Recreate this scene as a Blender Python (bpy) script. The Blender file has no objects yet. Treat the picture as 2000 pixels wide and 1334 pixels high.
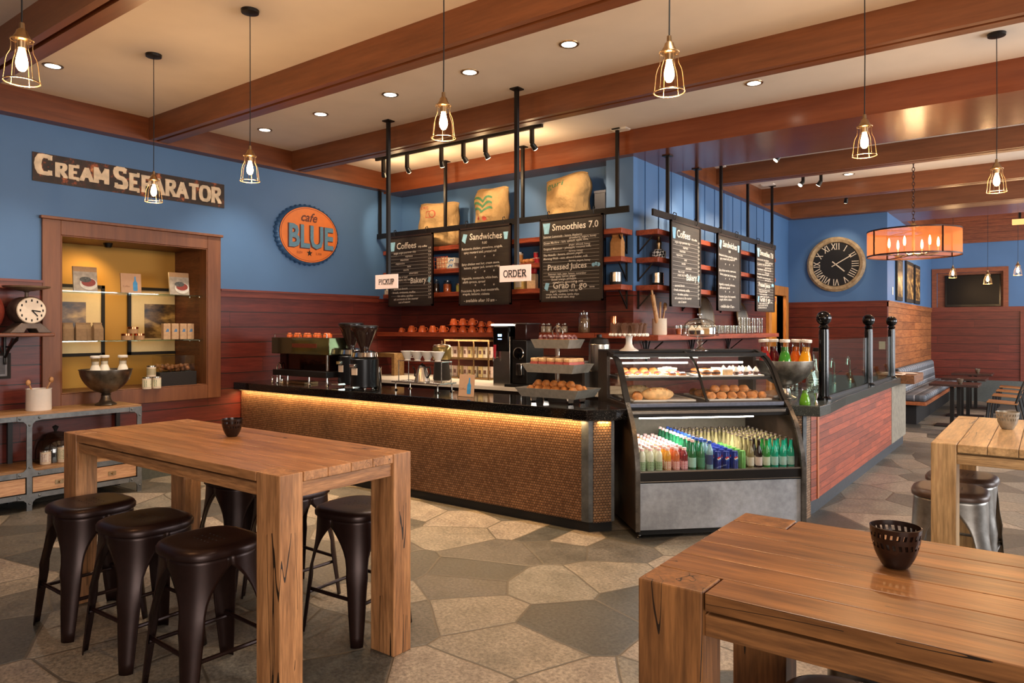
import bpy, math, random
from mathutils import Vector, Matrix
random.seed(7)
R = math.radians
sc = bpy.context.scene
COL = sc.collection
# ---------------------------------------------------------------- camera, world, exposure
EYE = 1.7; FPX = 1397.0; HORIZON = 641.3
TH = math.atan2(1049.0, FPX)
cd = bpy.data.cameras.new('camera'); cam = bpy.data.objects.new('camera', cd); COL.objects.link(cam)
cam.location = (0, 0, EYE); cam.rotation_euler = (R(90), 0, TH)
cd.sensor_width = 36; cd.lens = FPX * 36 / 2000; cd.shift_y = -(667 - HORIZON) / 2000; cd.clip_end = 100; cd.clip_start = .05
sc.camera = cam
sc.view_settings.view_transform = 'Standard'; sc.view_settings.look = 'None'
sc.view_settings.gamma = 1; sc.view_settings.use_curve_mapping = False
sc.view_settings.exposure = 0.66
w = bpy.data.worlds.new('world'); sc.world = w; w.use_nodes = True
bg = w.node_tree.nodes['Background']; bg.inputs[0].default_value = (1.0, .87, .76, 1); bg.inputs[1].default_value = .14
sc.cycles.max_bounces = 7; sc.cycles.diffuse_bounces = 4; sc.cycles.glossy_bounces = 3
sc.cycles.transparent_max_bounces = 16; sc.cycles.transmission_bounces = 4
sc.cycles.sample_clamp_indirect = 3.0; sc.cycles.caustics_reflective = False; sc.cycles.caustics_refractive = False

def area(name, loc, target, sx, sy, power, col=(1, .78, .52), spread=180):
    l = bpy.data.lights.new(name, 'AREA'); l.shape = 'RECTANGLE'; l.size = sx; l.size_y = sy; l.energy = power; l.color = col
    l.spread = R(spread)
    o = bpy.data.objects.new(name, l); COL.objects.link(o); o.location = loc
    o.rotation_euler = (Vector(target) - Vector(loc)).to_track_quat('-Z', 'Y').to_euler(); return o
def spot(name, loc, target, power, angle=60, col=(1, .74, .45), size=.03, blend=.5):
    l = bpy.data.lights.new(name, 'SPOT'); l.energy = power; l.color = col; l.spot_size = R(angle); l.spot_blend = blend; l.shadow_soft_size = size
    o = bpy.data.objects.new(name, l); COL.objects.link(o); o.location = loc
    o.rotation_euler = (Vector(target) - Vector(loc)).to_track_quat('-Z', 'Y').to_euler(); return o
def point(name, loc, power, col=(1, .62, .30), size=.03):
    l = bpy.data.lights.new(name, 'POINT'); l.energy = power; l.color = col; l.shadow_soft_size = size
    o = bpy.data.objects.new(name, l); COL.objects.link(o); o.location = loc; return o
# daylight from the room's windows: the big front window behind the viewer and the dining-room windows to the right
area('front_window_daylight', (4.6, -2.6, 2.4), (-1.5, 6.0, 1.6), 5.0, 2.4, 270, (1, .93, .86))
area('dining_window_daylight', (3.6, 15.5, 2.0), (-2.0, 16.0, .4), 6.5, 2.4, 300, (.93, .96, 1))
area('aisle_window_daylight', (4.6, 8.5, 2.2), (-1.0, 8.5, .3), 4.0, 2.2, 310, (.93, .96, 1))

# ---------------------------------------------------------------- pixel of the photo -> point on a known plane of the room
_F = Vector((-math.sin(TH), math.cos(TH), 0)); _Rt = Vector((math.cos(TH), math.sin(TH), 0))
def at(u, v, x=None, y=None, z=None):
    d = _F + (u - 1000) / FPX * _Rt + Vector((0, 0, (HORIZON - v) / FPX))
    t = x / d.x if x is not None else y / d.y if y is not None else (z - EYE) / d.z
    return Vector((0, 0, EYE)) + d * t

# ---------------------------------------------------------------- mesh helpers
class MB:
    def __init__(s): s.v = []; s.f = []; s.mi = []; s.m = Matrix.Identity(4); s.mat = 0
    def at(s, loc=(0, 0, 0), rz=0, rx=0, ry=0, sc_=1):
        s.m = Matrix.Translation(loc) @ Matrix.Rotation(rz, 4, 'Z') @ Matrix.Rotation(ry, 4, 'Y') @ Matrix.Rotation(rx, 4, 'X') @ Matrix.Scale(sc_, 4); return s
    def add(s, vs, fs):
        n = len(s.v); s.v += [tuple(s.m @ Vector(p)) for p in vs]
        s.f += [tuple(i + n for i in f) for f in fs]; s.mi += [s.mat] * len(fs); return s
    def box(s, x0, x1, y0, y1, z0, z1):
        return s.add([(x0, y0, z0), (x1, y0, z0), (x1, y1, z0), (x0, y1, z0), (x0, y0, z1), (x1, y0, z1), (x1, y1, z1), (x0, y1, z1)],
                     [(3, 2, 1, 0), (4, 5, 6, 7), (0, 1, 5, 4), (1, 2, 6, 5), (2, 3, 7, 6), (3, 0, 4, 7)])
    def cbox(s, cx, cy, cz, dx, dy, dz): return s.box(cx - dx / 2, cx + dx / 2, cy - dy / 2, cy + dy / 2, cz - dz / 2, cz + dz / 2)
    def prism(s, poly, z0, z1):          # poly in xy, counter-clockwise
        n = len(poly); vs = [(x, y, z0) for x, y in poly] + [(x, y, z1) for x, y in poly]
        return s.add(vs, [tuple(range(n - 1, -1, -1)), tuple(range(n, 2 * n))] + [(i, (i + 1) % n, n + (i + 1) % n, n + i) for i in range(n)])
    def prism_x(s, poly, x0, x1):        # poly in yz
        n = len(poly); vs = [(x0, y, z) for y, z in poly] + [(x1, y, z) for y, z in poly]
        return s.add(vs, [tuple(range(n - 1, -1, -1)), tuple(range(n, 2 * n))] + [(i, (i + 1) % n, n + (i + 1) % n, n + i) for i in range(n)])
    def prism_y(s, poly, y0, y1):        # poly in xz
        n = len(poly); vs = [(x, y0, z) for x, z in poly] + [(x, y1, z) for x, z in poly]
        return s.add(vs, [tuple(range(n)), tuple(range(2 * n - 1, n - 1, -1))] + [(n + i, n + (i + 1) % n, (i + 1) % n, i) for i in range(n)])
    def lathe(s, prof, n=20, c=(0, 0, 0), p=2.0, axis='z', caps=True):   # prof [(r, z)], p > 2 gives a squarish ring
        vs = []; fs = []
        for r, z in prof:
            for k in range(n):
                a = 2 * math.pi * k / n; ca, sa = math.cos(a), math.sin(a)
                q = r / (abs(ca) ** p + abs(sa) ** p) ** (1 / p) if p != 2 else r
                x, y, h = q * ca, q * sa, z
                if axis == 'z': vs.append((c[0] + x, c[1] + y, c[2] + h))
                elif axis == 'y': vs.append((c[0] + x, c[1] + h, c[2] - y))
                else: vs.append((c[0] + h, c[1] + x, c[2] + y))
        m = len(prof)
        for i in range(m - 1):
            for k in range(n):
                a, b = i * n + k, i * n + (k + 1) % n
                fs.append((a, b, b + n, a + n))
        if caps:
            if prof[0][0] > 1e-5: fs.append(tuple(range(n - 1, -1, -1)))
            if prof[-1][0] > 1e-5: fs.append(tuple(range((m - 1) * n, m * n)))
        return s.add(vs, fs)
    def cyl(s, c, r, h, n=16, axis='z'): return s.lathe([(r, 0), (r, h)], n, c, axis=axis)
    def tube(s, pts, r, n=8, closed=False):
        P = [Vector(p) for p in pts]; m = len(P); vs = []; fs = []; up = Vector((0, 0, 1)); prev = None
        for i, p in enumerate(P):
            a = P[(i - 1) % m] if (closed or i > 0) else p; b = P[(i + 1) % m] if (closed or i < m - 1) else p
            t = (b - a).normalized() if (b - a).length > 1e-9 else Vector((0, 0, 1))
            if prev is None:
                q = t.cross(up); q = q if q.length > .05 else t.cross(Vector((1, 0, 0)))
            else: q = prev - t * prev.dot(t)
            q.normalize(); prev = q; w_ = t.cross(q); rr = r[i] if isinstance(r, (list, tuple)) else r
            for k in range(n):
                an = 2 * math.pi * k / n; vs.append(tuple(p + (q * math.cos(an) + w_ * math.sin(an)) * rr))
        for i in range(m if closed else m - 1):
            for k in range(n):
                a, b = i * n + k, i * n + (k + 1) % n; c, d = ((i + 1) % m) * n + (k + 1) % n, ((i + 1) % m) * n + k
                fs.append((a, d, c, b))
        if not closed: fs += [tuple(range(n)), tuple(range(m * n - 1, (m - 1) * n - 1, -1))]
        return s.add(vs, fs)
    def bar(s, a, b, wx, wz):            # straight bar of rectangular section
        a, b = Vector(a), Vector(b); t = (b - a).normalized(); up = Vector((0, 0, 1))
        q = t.cross(up); q = q.normalized() if q.length > .05 else Vector((1, 0, 0)); u = q.cross(t).normalized()
        vs = [p + q * i * wx / 2 + u * j * wz / 2 for p in (a, b) for i, j in ((-1, -1), (1, -1), (1, 1), (-1, 1))]
        return s.add([tuple(x) for x in vs], [(0, 1, 2, 3), (7, 6, 5, 4), (0, 4, 5, 1), (1, 5, 6, 2), (2, 6, 7, 3), (3, 7, 4, 0)])
    def ball(s, c, rx, ry=None, rz=None, n=12, m=8, bump=0, seed=0):
        ry = ry or rx; rz = rz or rx; rnd = random.Random(seed); ph = [rnd.uniform(0, 6.28) for _ in range(6)]
        vs = [(c[0], c[1], c[2] - rz)]; fs = []
        for i in range(1, m):
            th = math.pi * i / m
            for k in range(n):
                a = 2 * math.pi * k / n
                d = 1 + bump * (math.sin(3 * a + ph[0] + 2 * th) + math.sin(5 * th + ph[1]) + math.sin(7 * a + ph[2])) / 2
                vs.append((c[0] + rx * math.sin(th) * math.cos(a) * d, c[1] + ry * math.sin(th) * math.sin(a) * d, c[2] - rz * math.cos(th) * d))
        vs.append((c[0], c[1], c[2] + rz)); L = len(vs) - 1
        for k in range(n): fs.append((0, 1 + (k + 1) % n, 1 + k)); fs.append((L, L - n + k, L - n + (k + 1) % n))
        for i in range(m - 2):
            for k in range(n):
                a, b = 1 + i * n + k, 1 + i * n + (k + 1) % n; fs.append((a, b, b + n, a + n))
        return s.add(vs, fs)
    def grid(s, fn, nu, nv, flip=False):
        vs = [tuple(fn(i / nu, j / nv)) for j in range(nv + 1) for i in range(nu + 1)]
        fs = []
        for j in range(nv):
            for i in range(nu):
                a = j * (nu + 1) + i; f = (a, a + 1, a + nu + 2, a + nu + 1); fs.append(f[::-1] if flip else f)
        return s.add(vs, fs)
    def build(s, name, mats, parent=None, smooth=35, bevel=0):
        me = bpy.data.meshes.new(name); me.from_pydata(s.v, [], s.f)
        mats = mats if isinstance(mats, (list, tuple)) else [mats]
        for m in mats: me.materials.append(m)
        if len(mats) > 1: me.polygons.foreach_set('material_index', s.mi)
        me.update()
        if smooth:
            me.polygons.foreach_set('use_smooth', [True] * len(me.polygons)); me.set_sharp_from_angle(angle=R(smooth))
        o = bpy.data.objects.new(name, me); COL.objects.link(o)
        if parent: o.parent = parent
        if bevel:
            b = o.modifiers.new('bevel', 'BEVEL'); b.width = bevel; b.segments = 2; b.limit_method = 'ANGLE'; b.angle_limit = R(50)
        return o
LABELS = {}
def tag(o, label, cat, group=None):
    o['label'] = label; o['category'] = cat
    if group: o['group'] = group
    return o
def thing(name, label, cat, loc=(0, 0, 0), rz=0, group=None):
    o = bpy.data.objects.new(name, None); COL.objects.link(o); o.location = loc; o.rotation_euler = (0, 0, rz); o.empty_display_size = .1
    return tag(o, label, cat, group)
def struct(name, mb, m, parent=None, **k):
    o = mb.build(name, m, parent, **k)
    if not parent: o['kind'] = 'structure'
    return o
def kids(o): return [c for c in COL.objects if c.parent == o]
def dup(root, loc, rz=None, label=None, group=None, mats=None, scale=None):
    def cp(o, par):
        c = o.copy(); COL.objects.link(c)
        if par: c.parent = par
        for ch in TREE.get(o.name) or list(o.children): cp(ch, c)
        return c
    r = cp(root, None); r.location = loc
    if rz is not None: r.rotation_euler = (0, 0, rz)
    if label: r['label'] = label
    if group: r['group'] = group
    if scale: r.scale = scale if isinstance(scale, (tuple, list)) else (scale,) * 3
    return r
TREE = {}
ORD = ['first', 'second', 'third', 'fourth', 'fifth', 'sixth', 'seventh', 'eighth', 'ninth', 'tenth', 'eleventh', 'twelfth', 'thirteenth', 'fourteenth', 'fifteenth', 'sixteenth', 'seventeenth', 'eighteenth', 'nineteenth', 'twentieth']

def text_geo(body, size=1.0, align='LEFT', extr=0.0, res=2, space=1.0, shear=0.0, bold=0.0):
    c = bpy.data.curves.new('t', 'FONT'); c.body = body; c.size = size; c.align_x = align; c.extrude = extr; c.resolution_u = res
    c.space_line = space; c.shear = shear; c.offset = bold
    o = bpy.data.objects.new('t', c); me = bpy.data.meshes.new_from_object(o)
    vs = [tuple(v.co) for v in me.vertices]; fs = [tuple(p.vertices) for p in me.polygons]
    bpy.data.objects.remove(o); bpy.data.curves.remove(c); bpy.data.meshes.remove(me); return vs, fs
def put_text(mb, body, size, origin, ux, uz, **k):
    """lettering laid on the plane spanned by ux (reading direction) and uz (up)"""
    vs, fs = text_geo(body, size, **k); o = Vector(origin); ux = Vector(ux); uz = Vector(uz); un = ux.cross(uz)
    mb.add([tuple(o + ux * x + uz * y + un * z) for x, y, z in vs], fs)
# slab-serif capitals and roman numerals from strokes, cell 0.7 x 1
def arc(cx, cy, rx, ry, a0, a1, n=10): return [(cx + rx * math.cos(R(a0 + (a1 - a0) * i / n)), cy + ry * math.sin(R(a0 + (a1 - a0) * i / n))) for i in range(n + 1)]
GL = {'I': ([[(.15, 0), (.15, 1)]], [(.15, 0), (.15, 1)], .3),
 'V': ([[(0, 1), (.3, 0), (.6, 1)]], [(0, 1), (.6, 1)], .6), 'X': ([[(0, 0), (.6, 1)], [(0, 1), (.6, 0)]], [(0, 0), (.6, 0), (0, 1), (.6, 1)], .6),
 'C': ([arc(.35, .5, .33, .5, 50, 310)], [(.56, .86), (.56, .14)], .62), 'O': ([arc(.35, .5, .33, .5, 0, 360, 16)], [], .7),
 'R': ([[(.1, 0), (.1, 1)], [(.1, 1), (.35, 1)] + arc(.35, .75, .22, .25, 90, -90, 8) + [(.1, .5)], [(.3, .5), (.6, 0)]], [(.1, 0), (.1, 1), (.6, 0)], .66),
 'P': ([[(.1, 0), (.1, 1)], [(.1, 1), (.35, 1)] + arc(.35, .74, .22, .26, 90, -90, 8) + [(.1, .48)]], [(.1, 0), (.1, 1)], .6),
 'D': ([[(.1, 0), (.1, 1)], [(.1, 1), (.3, 1)] + arc(.3, .5, .33, .5, 90, -90, 10) + [(.1, 0)]], [(.1, 0), (.1, 1)], .7),
 'E': ([[(.55, 1), (.1, 1), (.1, 0), (.55, 0)], [(.1, .5), (.42, .5)]], [(.55, .98), (.55, .02), (.1, 0), (.1, 1)], .62),
 'A': ([[(0, 0), (.32, 1), (.64, 0)], [(.12, .35), (.52, .35)]], [(0, 0), (.64, 0)], .68),
 'M': ([[(.08, 0), (.08, 1), (.4, .3), (.72, 1), (.72, 0)]], [(.08, 0), (.72, 0), (.08, 1), (.72, 1)], .82),
 'S': ([arc(.32, .74, .24, .25, 30, 270, 10) + arc(.32, .25, .25, .25, 90, -150, 10)], [(.53, .84), (.1, .14)], .62),
 'T': ([[(.32, 0), (.32, 1)], [(.02, 1), (.62, 1)]], [(.32, 0)], .64), 'K': ([[(.1, 0), (.1, 1)], [(.55, 1), (.12, .45)], [(.25, .6), (.58, 0)]], [(.1, 0), (.1, 1), (.56, 1), (.58, 0)], .66),
 'U': ([[(.08, 1), (.08, .3)] + arc(.33, .3, .25, .3, 180, 360, 10) + [(.58, 1)]], [(.08, 1), (.58, 1)], .68), ' ': ([], [], .35)}
def glyphs(mb, body, h, origin, ux, uz, th=.14, wide=1.0, depth=.002, serif=.1, heights=None):
    o = Vector(origin); ux = Vector(ux); uz = Vector(uz); un = ux.cross(uz); x = 0; t = th / 2; cnt = [0]
    def strip(pts, hh, w_):
        for a, b in zip(pts, pts[1:]):
            A = Vector((a[0] * wide * hh, a[1] * hh)); B = Vector((b[0] * wide * hh, b[1] * hh)); d = B - A
            if d.length < 1e-6: continue
            d.normalize(); n_ = Vector((-d.y, d.x)) * w_ * hh; e = d * w_ * hh * .45; A -= e; B += e
            c4 = [A - n_, B - n_, B + n_, A + n_]; cnt[0] += 1
            vs = [tuple(o + ux * (x + q.x) + uz * q.y + un * z) for z in (0, depth + cnt[0] * .00006) for q in c4]
            mb.add(vs, [(3, 2, 1, 0), (4, 5, 6, 7), (0, 1, 5, 4), (1, 2, 6, 5), (2, 3, 7, 6), (3, 0, 4, 7)])
    for i, ch in enumerate(body):
        hh = h * (heights[i] if heights else 1); st, se, wd = GL[ch]
        for p in st: strip([(q[0], min(max(q[1], t), 1 - t)) for q in p], hh, t)
        for q in se:
            y = min(max(q[1], t * .55), 1 - t * .55)
            if ch in 'CS' or (ch == 'E' and q[0] > .5): strip([(q[0], y - .09), (q[0], y + .09)], hh, t * .6)
            else: strip([(q[0] - serif - t, y), (q[0] + serif + t, y)], hh, t * .5)
        x += (wd * wide + .12) * hh
    return x
def glyph_width(body, h, wide=1.0, heights=None): return sum((GL[c][2] * wide + .12) * h * (heights[i] if heights else 1) for i, c in enumerate(body)) - .12 * h

# ---------------------------------------------------------------- materials
def lin(c):
    if isinstance(c, str): c = tuple(int(c[i:i + 2], 16) for i in (0, 2, 4))
    return tuple(((x / 255) / 12.92 if x / 255 <= .04045 else ((x / 255 + .055) / 1.055) ** 2.4) for x in c) + (1,)
class NT:
    def __init__(s, name):
        s.m = bpy.data.materials.new(name); s.m.use_nodes = True; s.t = s.m.node_tree; s.b = s.t.nodes['Principled BSDF']; s.out = s.t.nodes['Material Output']
    def n(s, typ, **k):
        nd = s.t.nodes.new(typ)
        for a, b in k.items(): setattr(nd, a, b)
        return nd
    def l(s, a, b): s.t.links.new(a, b)
    def math(s, op, a, b=None, clamp=False):
        nd = s.n('ShaderNodeMath', operation=op, use_clamp=clamp)
        for i, q in enumerate((a, b)):
            if q is None: continue
            if isinstance(q, (int, float)): nd.inputs[i].default_value = q
            else: s.l(q, nd.inputs[i])
        return nd.outputs[0]
    def ramp(s, f, stops, interp='LINEAR'):
        nd = s.n('ShaderNodeValToRGB'); cr = nd.color_ramp; cr.interpolation = interp
        while len(cr.elements) < len(stops): cr.elements.new(.5)
        for e, (p, c) in zip(cr.elements, stops): e.position = p; e.color = lin(c) if not (isinstance(c, tuple) and len(c) == 4) else c
        s.l(f, nd.inputs[0]); return nd.outputs[0]
    def mix(s, f, a, b, typ='MIX'):
        nd = s.n('ShaderNodeMix', data_type='RGBA', blend_type=typ)
        for i, q in ((0, f), (6, a), (7, b)):
            if isinstance(q, (int, float)): nd.inputs[i].default_value = q
            elif isinstance(q, tuple): nd.inputs[i].default_value = q
            else: s.l(q, nd.inputs[i])
        return nd.outputs[2]
    def coord(s, scale=(1, 1, 1), rot=(0, 0, 0)):
        tc = s.n('ShaderNodeTexCoord'); mp = s.n('ShaderNodeMapping'); mp.inputs['Scale'].default_value = scale; mp.inputs['Rotation'].default_value = rot
        s.l(tc.outputs['Object'], mp.inputs[0]); return mp.outputs[0]
    def noise(s, v, scale=5, detail=3, rough=.5, out=0):
        nd = s.n('ShaderNodeTexNoise'); nd.inputs['Scale'].default_value = scale; nd.inputs['Detail'].default_value = detail; nd.inputs['Roughness'].default_value = rough
        s.l(v, nd.inputs['Vector']); return nd.outputs[out]
    def bump(s, h, strength=.3, dist=.01):
        nd = s.n('ShaderNodeBump'); nd.inputs['Strength'].default_value = strength; nd.inputs['Distance'].default_value = dist
        s.l(h, nd.inputs['Height']); s.l(nd.outputs[0], s.b.inputs['Normal'])
    def set(s, **k):
        for a, b in k.items():
            i = s.b.inputs[{'rough': 'Roughness', 'metal': 'Metallic', 'spec': 'Specular IOR Level', 'alpha': 'Alpha', 'coat': 'Coat Weight'}[a]]
            if isinstance(b, (int, float)): i.default_value = b
            else: s.l(b, i)
        return s
    def color(s, c):
        if isinstance(c, (str, tuple)): s.b.inputs['Base Color'].default_value = lin(c) if not (isinstance(c, tuple) and len(c) == 4) else c
        else: s.l(c, s.b.inputs['Base Color'])
        return s
def plain(name, c, rough=.5, metal=0, var=.12, scale=30, spec=.5, bump=0):
    """a single tone with the slight unevenness of a real surface"""
    t = NT(name); b = lin(c); f = t.noise(t.coord(), scale, 2)
    lo = tuple(x * (1 - var) for x in b[:3]) + (1,); hi = tuple(min(1, x * (1 + var)) for x in b[:3]) + (1,)
    t.color(t.ramp(f, [(.3, lo), (.7, hi)])); t.set(rough=rough, metal=metal, spec=spec)
    if bump: t.bump(f, bump, .003)
    return t.m
def wood(name, c1, c2, axis='x', rough=.45, grain=1.0, plank=None, paxis='z', gap=.035, poff=0.0, var=.25, island=False, bumpk=.15, crack=0, joint=0, fine=.35):
    t = NT(name); k = {'x': (1.2, 14, 14), 'y': (14, 1.2, 14), 'z': (14, 14, 1.2)}[axis]; k = tuple(q * grain for q in k)
    tc = t.n('ShaderNodeTexCoord'); co = tc.outputs['Object']
    add = t.n('ShaderNodeVectorMath', operation='ADD'); t.l(co, add.inputs[0]); vec = add.outputs[0]
    rnd = None
    if island:
        g = t.n('ShaderNodeNewGeometry'); rnd = g.outputs['Random Per Island']
    if plank:
        sp = t.n('ShaderNodeSeparateXYZ'); t.l(co, sp.inputs[0]); q = sp.outputs['XYZ'.index(paxis.upper())]
        q = t.math('DIVIDE', t.math('ADD', q, poff), plank); fl = t.math('FLOOR', q); fr = t.math('FRACT', q)
        wn = t.n('ShaderNodeTexWhiteNoise', noise_dimensions='1D')
        if joint:
            al = sp.outputs['XYZ'.index(axis.upper())]
            sh = t.math('MULTIPLY', t.math('FRACT', t.math('MULTIPLY', fl, .381966)), joint)
            q2 = t.math('DIVIDE', t.math('ADD', al, sh), joint); f2 = t.math('FLOOR', q2)
            t.l(t.math('ADD', t.math('MULTIPLY', fl, 7.31), t.math('MULTIPLY', f2, 3.17)), wn.inputs['W'])
        else: t.l(fl, wn.inputs['W'])
        rnd = wn.outputs[0]
    if rnd is not None:
        cb = t.n('ShaderNodeCombineXYZ'); r9 = t.math('MULTIPLY', rnd, 37.0)
        for i in range(3): t.l(r9, cb.inputs[i])
        t.l(cb.outputs[0], add.inputs[1])
    mp = t.n('ShaderNodeMapping'); mp.inputs['Scale'].default_value = k; t.l(vec, mp.inputs[0])
    f = t.noise(mp.outputs[0], 2.2, 5, .62); col = t.ramp(f, [(.30, c2), (.64, c1)])
    f3 = t.noise(mp.outputs[0], 9, 3, .6); col = t.mix(fine, col, t.ramp(f3, [(.35, (90, 90, 90)), (.62, (215, 215, 215))]), 'OVERLAY')
    if rnd is not None:
        hsv = t.n('ShaderNodeHueSaturation'); t.l(t.math('ADD', t.math('MULTIPLY', rnd, var * 2), 1 - var), hsv.inputs['Value']); t.l(col, hsv.inputs['Color']); col = hsv.outputs[0]
    h = f3
    if crack:
        mp2 = t.n('ShaderNodeMapping'); mp2.inputs['Scale'].default_value = tuple({True: .55, False: 13}[i == 'xyz'.index(axis)] for i in range(3)); t.l(vec, mp2.inputs[0])
        fc = t.noise(mp2.outputs[0], 1.3, 1, .5); fm = t.noise(vec, 2.3, 1, .5)
        line = t.math('MULTIPLY', t.math('LESS_THAN', t.math('ABSOLUTE', t.math('SUBTRACT', fc, .44)), .0045 * crack), t.math('GREATER_THAN', fm, .56))
        col = t.mix(line, col, (.02, .009, .004, 1))
    if plank:
        e = t.math('LESS_THAN', fr, gap)
        if joint: e = t.math('MAXIMUM', e, t.math('LESS_THAN', t.math('FRACT', q2), .004 / joint))
        col = t.mix(e, col, (.012, .004, .002, 1)); h = t.math('SUBTRACT', t.math('MULTIPLY', f3, .12), e)
        t.color(col); t.bump(h, .6, .006)
    else:
        t.color(col); t.bump(h, bumpk, .004)
    t.set(rough=rough); return t.m
def glass(name, tint=(1, 1, 1, 1), gloss=.10, rough=.02, pw=4.0):
    t = NT(name); t.t.nodes.remove(t.b)
    tr = t.n('ShaderNodeBsdfTransparent'); tr.inputs[0].default_value = tint
    gl = t.n('ShaderNodeBsdfGlossy'); gl.inputs['Roughness'].default_value = rough
    fr = t.n('ShaderNodeLayerWeight'); fr.inputs[0].default_value = .5
    f = t.math('ADD', t.math('MULTIPLY', t.math('POWER', fr.outputs['Facing'], pw), .55), gloss * .5, True); mx = t.n('ShaderNodeMixShader')
    t.l(f, mx.inputs[0]); t.l(tr.outputs[0], mx.inputs[1]); t.l(gl.outputs[0], mx.inputs[2]); t.l(mx.outputs[0], t.out.inputs[0]); return t.m
def emit(name, c, s):
    t = NT(name); t.t.nodes.remove(t.b); e = t.n('ShaderNodeEmission'); e.inputs[0].default_value = c if len(c) == 4 else c + (1,); e.inputs[1].default_value = s
    t.l(e.outputs[0], t.out.inputs[0]); return t.m
def liquid(name, c, tr=.35):
    t = NT(name); t.color(c); t.set(rough=.08); t.b.inputs['Transmission Weight'].default_value = 0
    tp = t.n('ShaderNodeBsdfTransparent'); tp.inputs[0].default_value = lin(c); mx = t.n('ShaderNodeMixShader'); mx.inputs[0].default_value = 1 - tr
    t.l(tp.outputs[0], mx.inputs[1]); t.l(t.b.outputs[0], mx.inputs[2]); t.l(mx.outputs[0], t.out.inputs[0]); return t.m

M = {}
def floor_mat():
    t = NT('flagstone'); co = t.coord((1, 1, 1), (0, 0, R(20)))
    ds = t.noise(co, .9, 2, .5, out=1); vm = t.n('ShaderNodeMix', data_type='RGBA', blend_type='LINEAR_LIGHT'); vm.inputs[0].default_value = .05
    t.l(co, vm.inputs[6]); t.l(ds, vm.inputs[7]); v = vm.outputs[2]
    vo = t.n('ShaderNodeTexVoronoi', voronoi_dimensions='2D', feature='DISTANCE_TO_EDGE'); vo.inputs['Scale'].default_value = 2.0; t.l(v, vo.inputs['Vector'])
    vc = t.n('ShaderNodeTexVoronoi', voronoi_dimensions='2D', feature='F1'); vc.inputs['Scale'].default_value = 2.0; t.l(v, vc.inputs['Vector'])
    sp = t.n('ShaderNodeSeparateXYZ'); t.l(vc.outputs['Color'], sp.inputs[0])
    col = t.ramp(sp.outputs[0], [(0, '7b766d'), (.18, 'aaa396'), (.34, '65645f'), (.5, 'b5a998'), (.66, '827c74'), (.82, 'c0b5a5')], 'CONSTANT')
    n1 = t.noise(co, 5, 5, .7); n2 = t.noise(co, 45, 4, .75)
    col = t.mix(.6, col, t.ramp(n1, [(.3, (80, 78, 72)), (.7, (180, 170, 160))]), 'OVERLAY')
    col = t.mix(.7, col, t.ramp(n2, [(.35, (70, 70, 70)), (.65, (190, 190, 190))]), 'OVERLAY')
    edge = t.math('LESS_THAN', vo.outputs['Distance'], .014)
    t.color(t.mix(edge, col, lin('5c5347')))
    h = t.math('ADD', t.math('MULTIPLY', n1, .5), t.math('ADD', t.math('MULTIPLY', n2, .25), t.math('MULTIPLY', t.math('MINIMUM', vo.outputs['Distance'], .03), 20)))
    t.bump(h, .5, .008); t.set(rough=t.math('ADD', t.math('MULTIPLY', n1, .35), .26)); return t.m
def hex_mat(name, d, c1, c2, mortar='2a160a'):
    """small round-cornered metal tiles laid in offset rows along direction d"""
    t = NT(name); tc = t.n('ShaderNodeTexCoord'); dt = t.n('ShaderNodeVectorMath', operation='DOT_PRODUCT'); t.l(tc.outputs['Object'], dt.inputs[0]); dt.inputs[1].default_value = d
    sp = t.n('ShaderNodeSeparateXYZ'); t.l(tc.outputs['Object'], sp.inputs[0])
    a = t.math('DIVIDE', dt.outputs['Value'], .026); b = t.math('DIVIDE', sp.outputs[2], .0225)
    row = t.math('FLOOR', b); off = t.math('MULTIPLY', t.math('MODULO', t.math('ABSOLUTE', row), 2), .5); a2 = t.math('ADD', a, off)
    fx = t.math('SUBTRACT', t.math('FRACT', a2), .5); fy = t.math('SUBTRACT', t.math('FRACT', b), .5)
    r2 = t.math('ADD', t.math('MULTIPLY', fx, fx), t.math('MULTIPLY', fy, fy)); e = t.math('GREATER_THAN', r2, .215)
    wn = t.n('ShaderNodeTexWhiteNoise', noise_dimensions='2D'); cb = t.n('ShaderNodeCombineXYZ'); t.l(t.math('FLOOR', a2), cb.inputs[0]); t.l(row, cb.inputs[1]); t.l(cb.outputs[0], wn.inputs['Vector'])
    big = t.noise(tc.outputs['Object'], 2.2, 3); col = t.mix(wn.outputs[0], lin(c1), lin(c2)); col = t.mix(.5, col, t.ramp(big, [(.3, (90, 80, 75)), (.7, (180, 170, 150))]), 'OVERLAY')
    t.color(t.mix(e, col, lin(mortar))); t.set(metal=t.math('SUBTRACT', .42, t.math('MULTIPLY', e, .4)), rough=t.math('ADD', .34, t.math('MULTIPLY', wn.outputs[0], .2)))
    t.bump(t.math('SUBTRACT', .2, r2), .5, .004); return t.m
def granite(name, base, fleck, amt=.66, rough=.07):
    t = NT(name); co = t.coord(); f = t.noise(co, 120, 4, .8); f2 = t.noise(co, 30, 3)
    c = t.mix(t.math('GREATER_THAN', f, amt), lin(base), lin(fleck)); t.color(t.mix(.3, c, t.ramp(f2, [(.3, (70, 70, 70)), (.7, (190, 190, 190))]), 'OVERLAY')); t.set(rough=rough); return t.m
def galv(name, lo, hi, rough=.42, metal=.7, scale=3):
    t = NT(name); co = t.coord(); f = t.noise(co, scale, 6, .72); f2 = t.noise(co, 22, 3); t.color(t.mix(.25, t.ramp(f, [(.3, lo), (.7, hi)]), t.ramp(f2, [(.35, (90, 90, 90)), (.65, (170, 170, 170))]), 'OVERLAY'))
    t.set(rough=t.math('ADD', t.math('MULTIPLY', f, .3), rough - .15), metal=metal); return t.m
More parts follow.
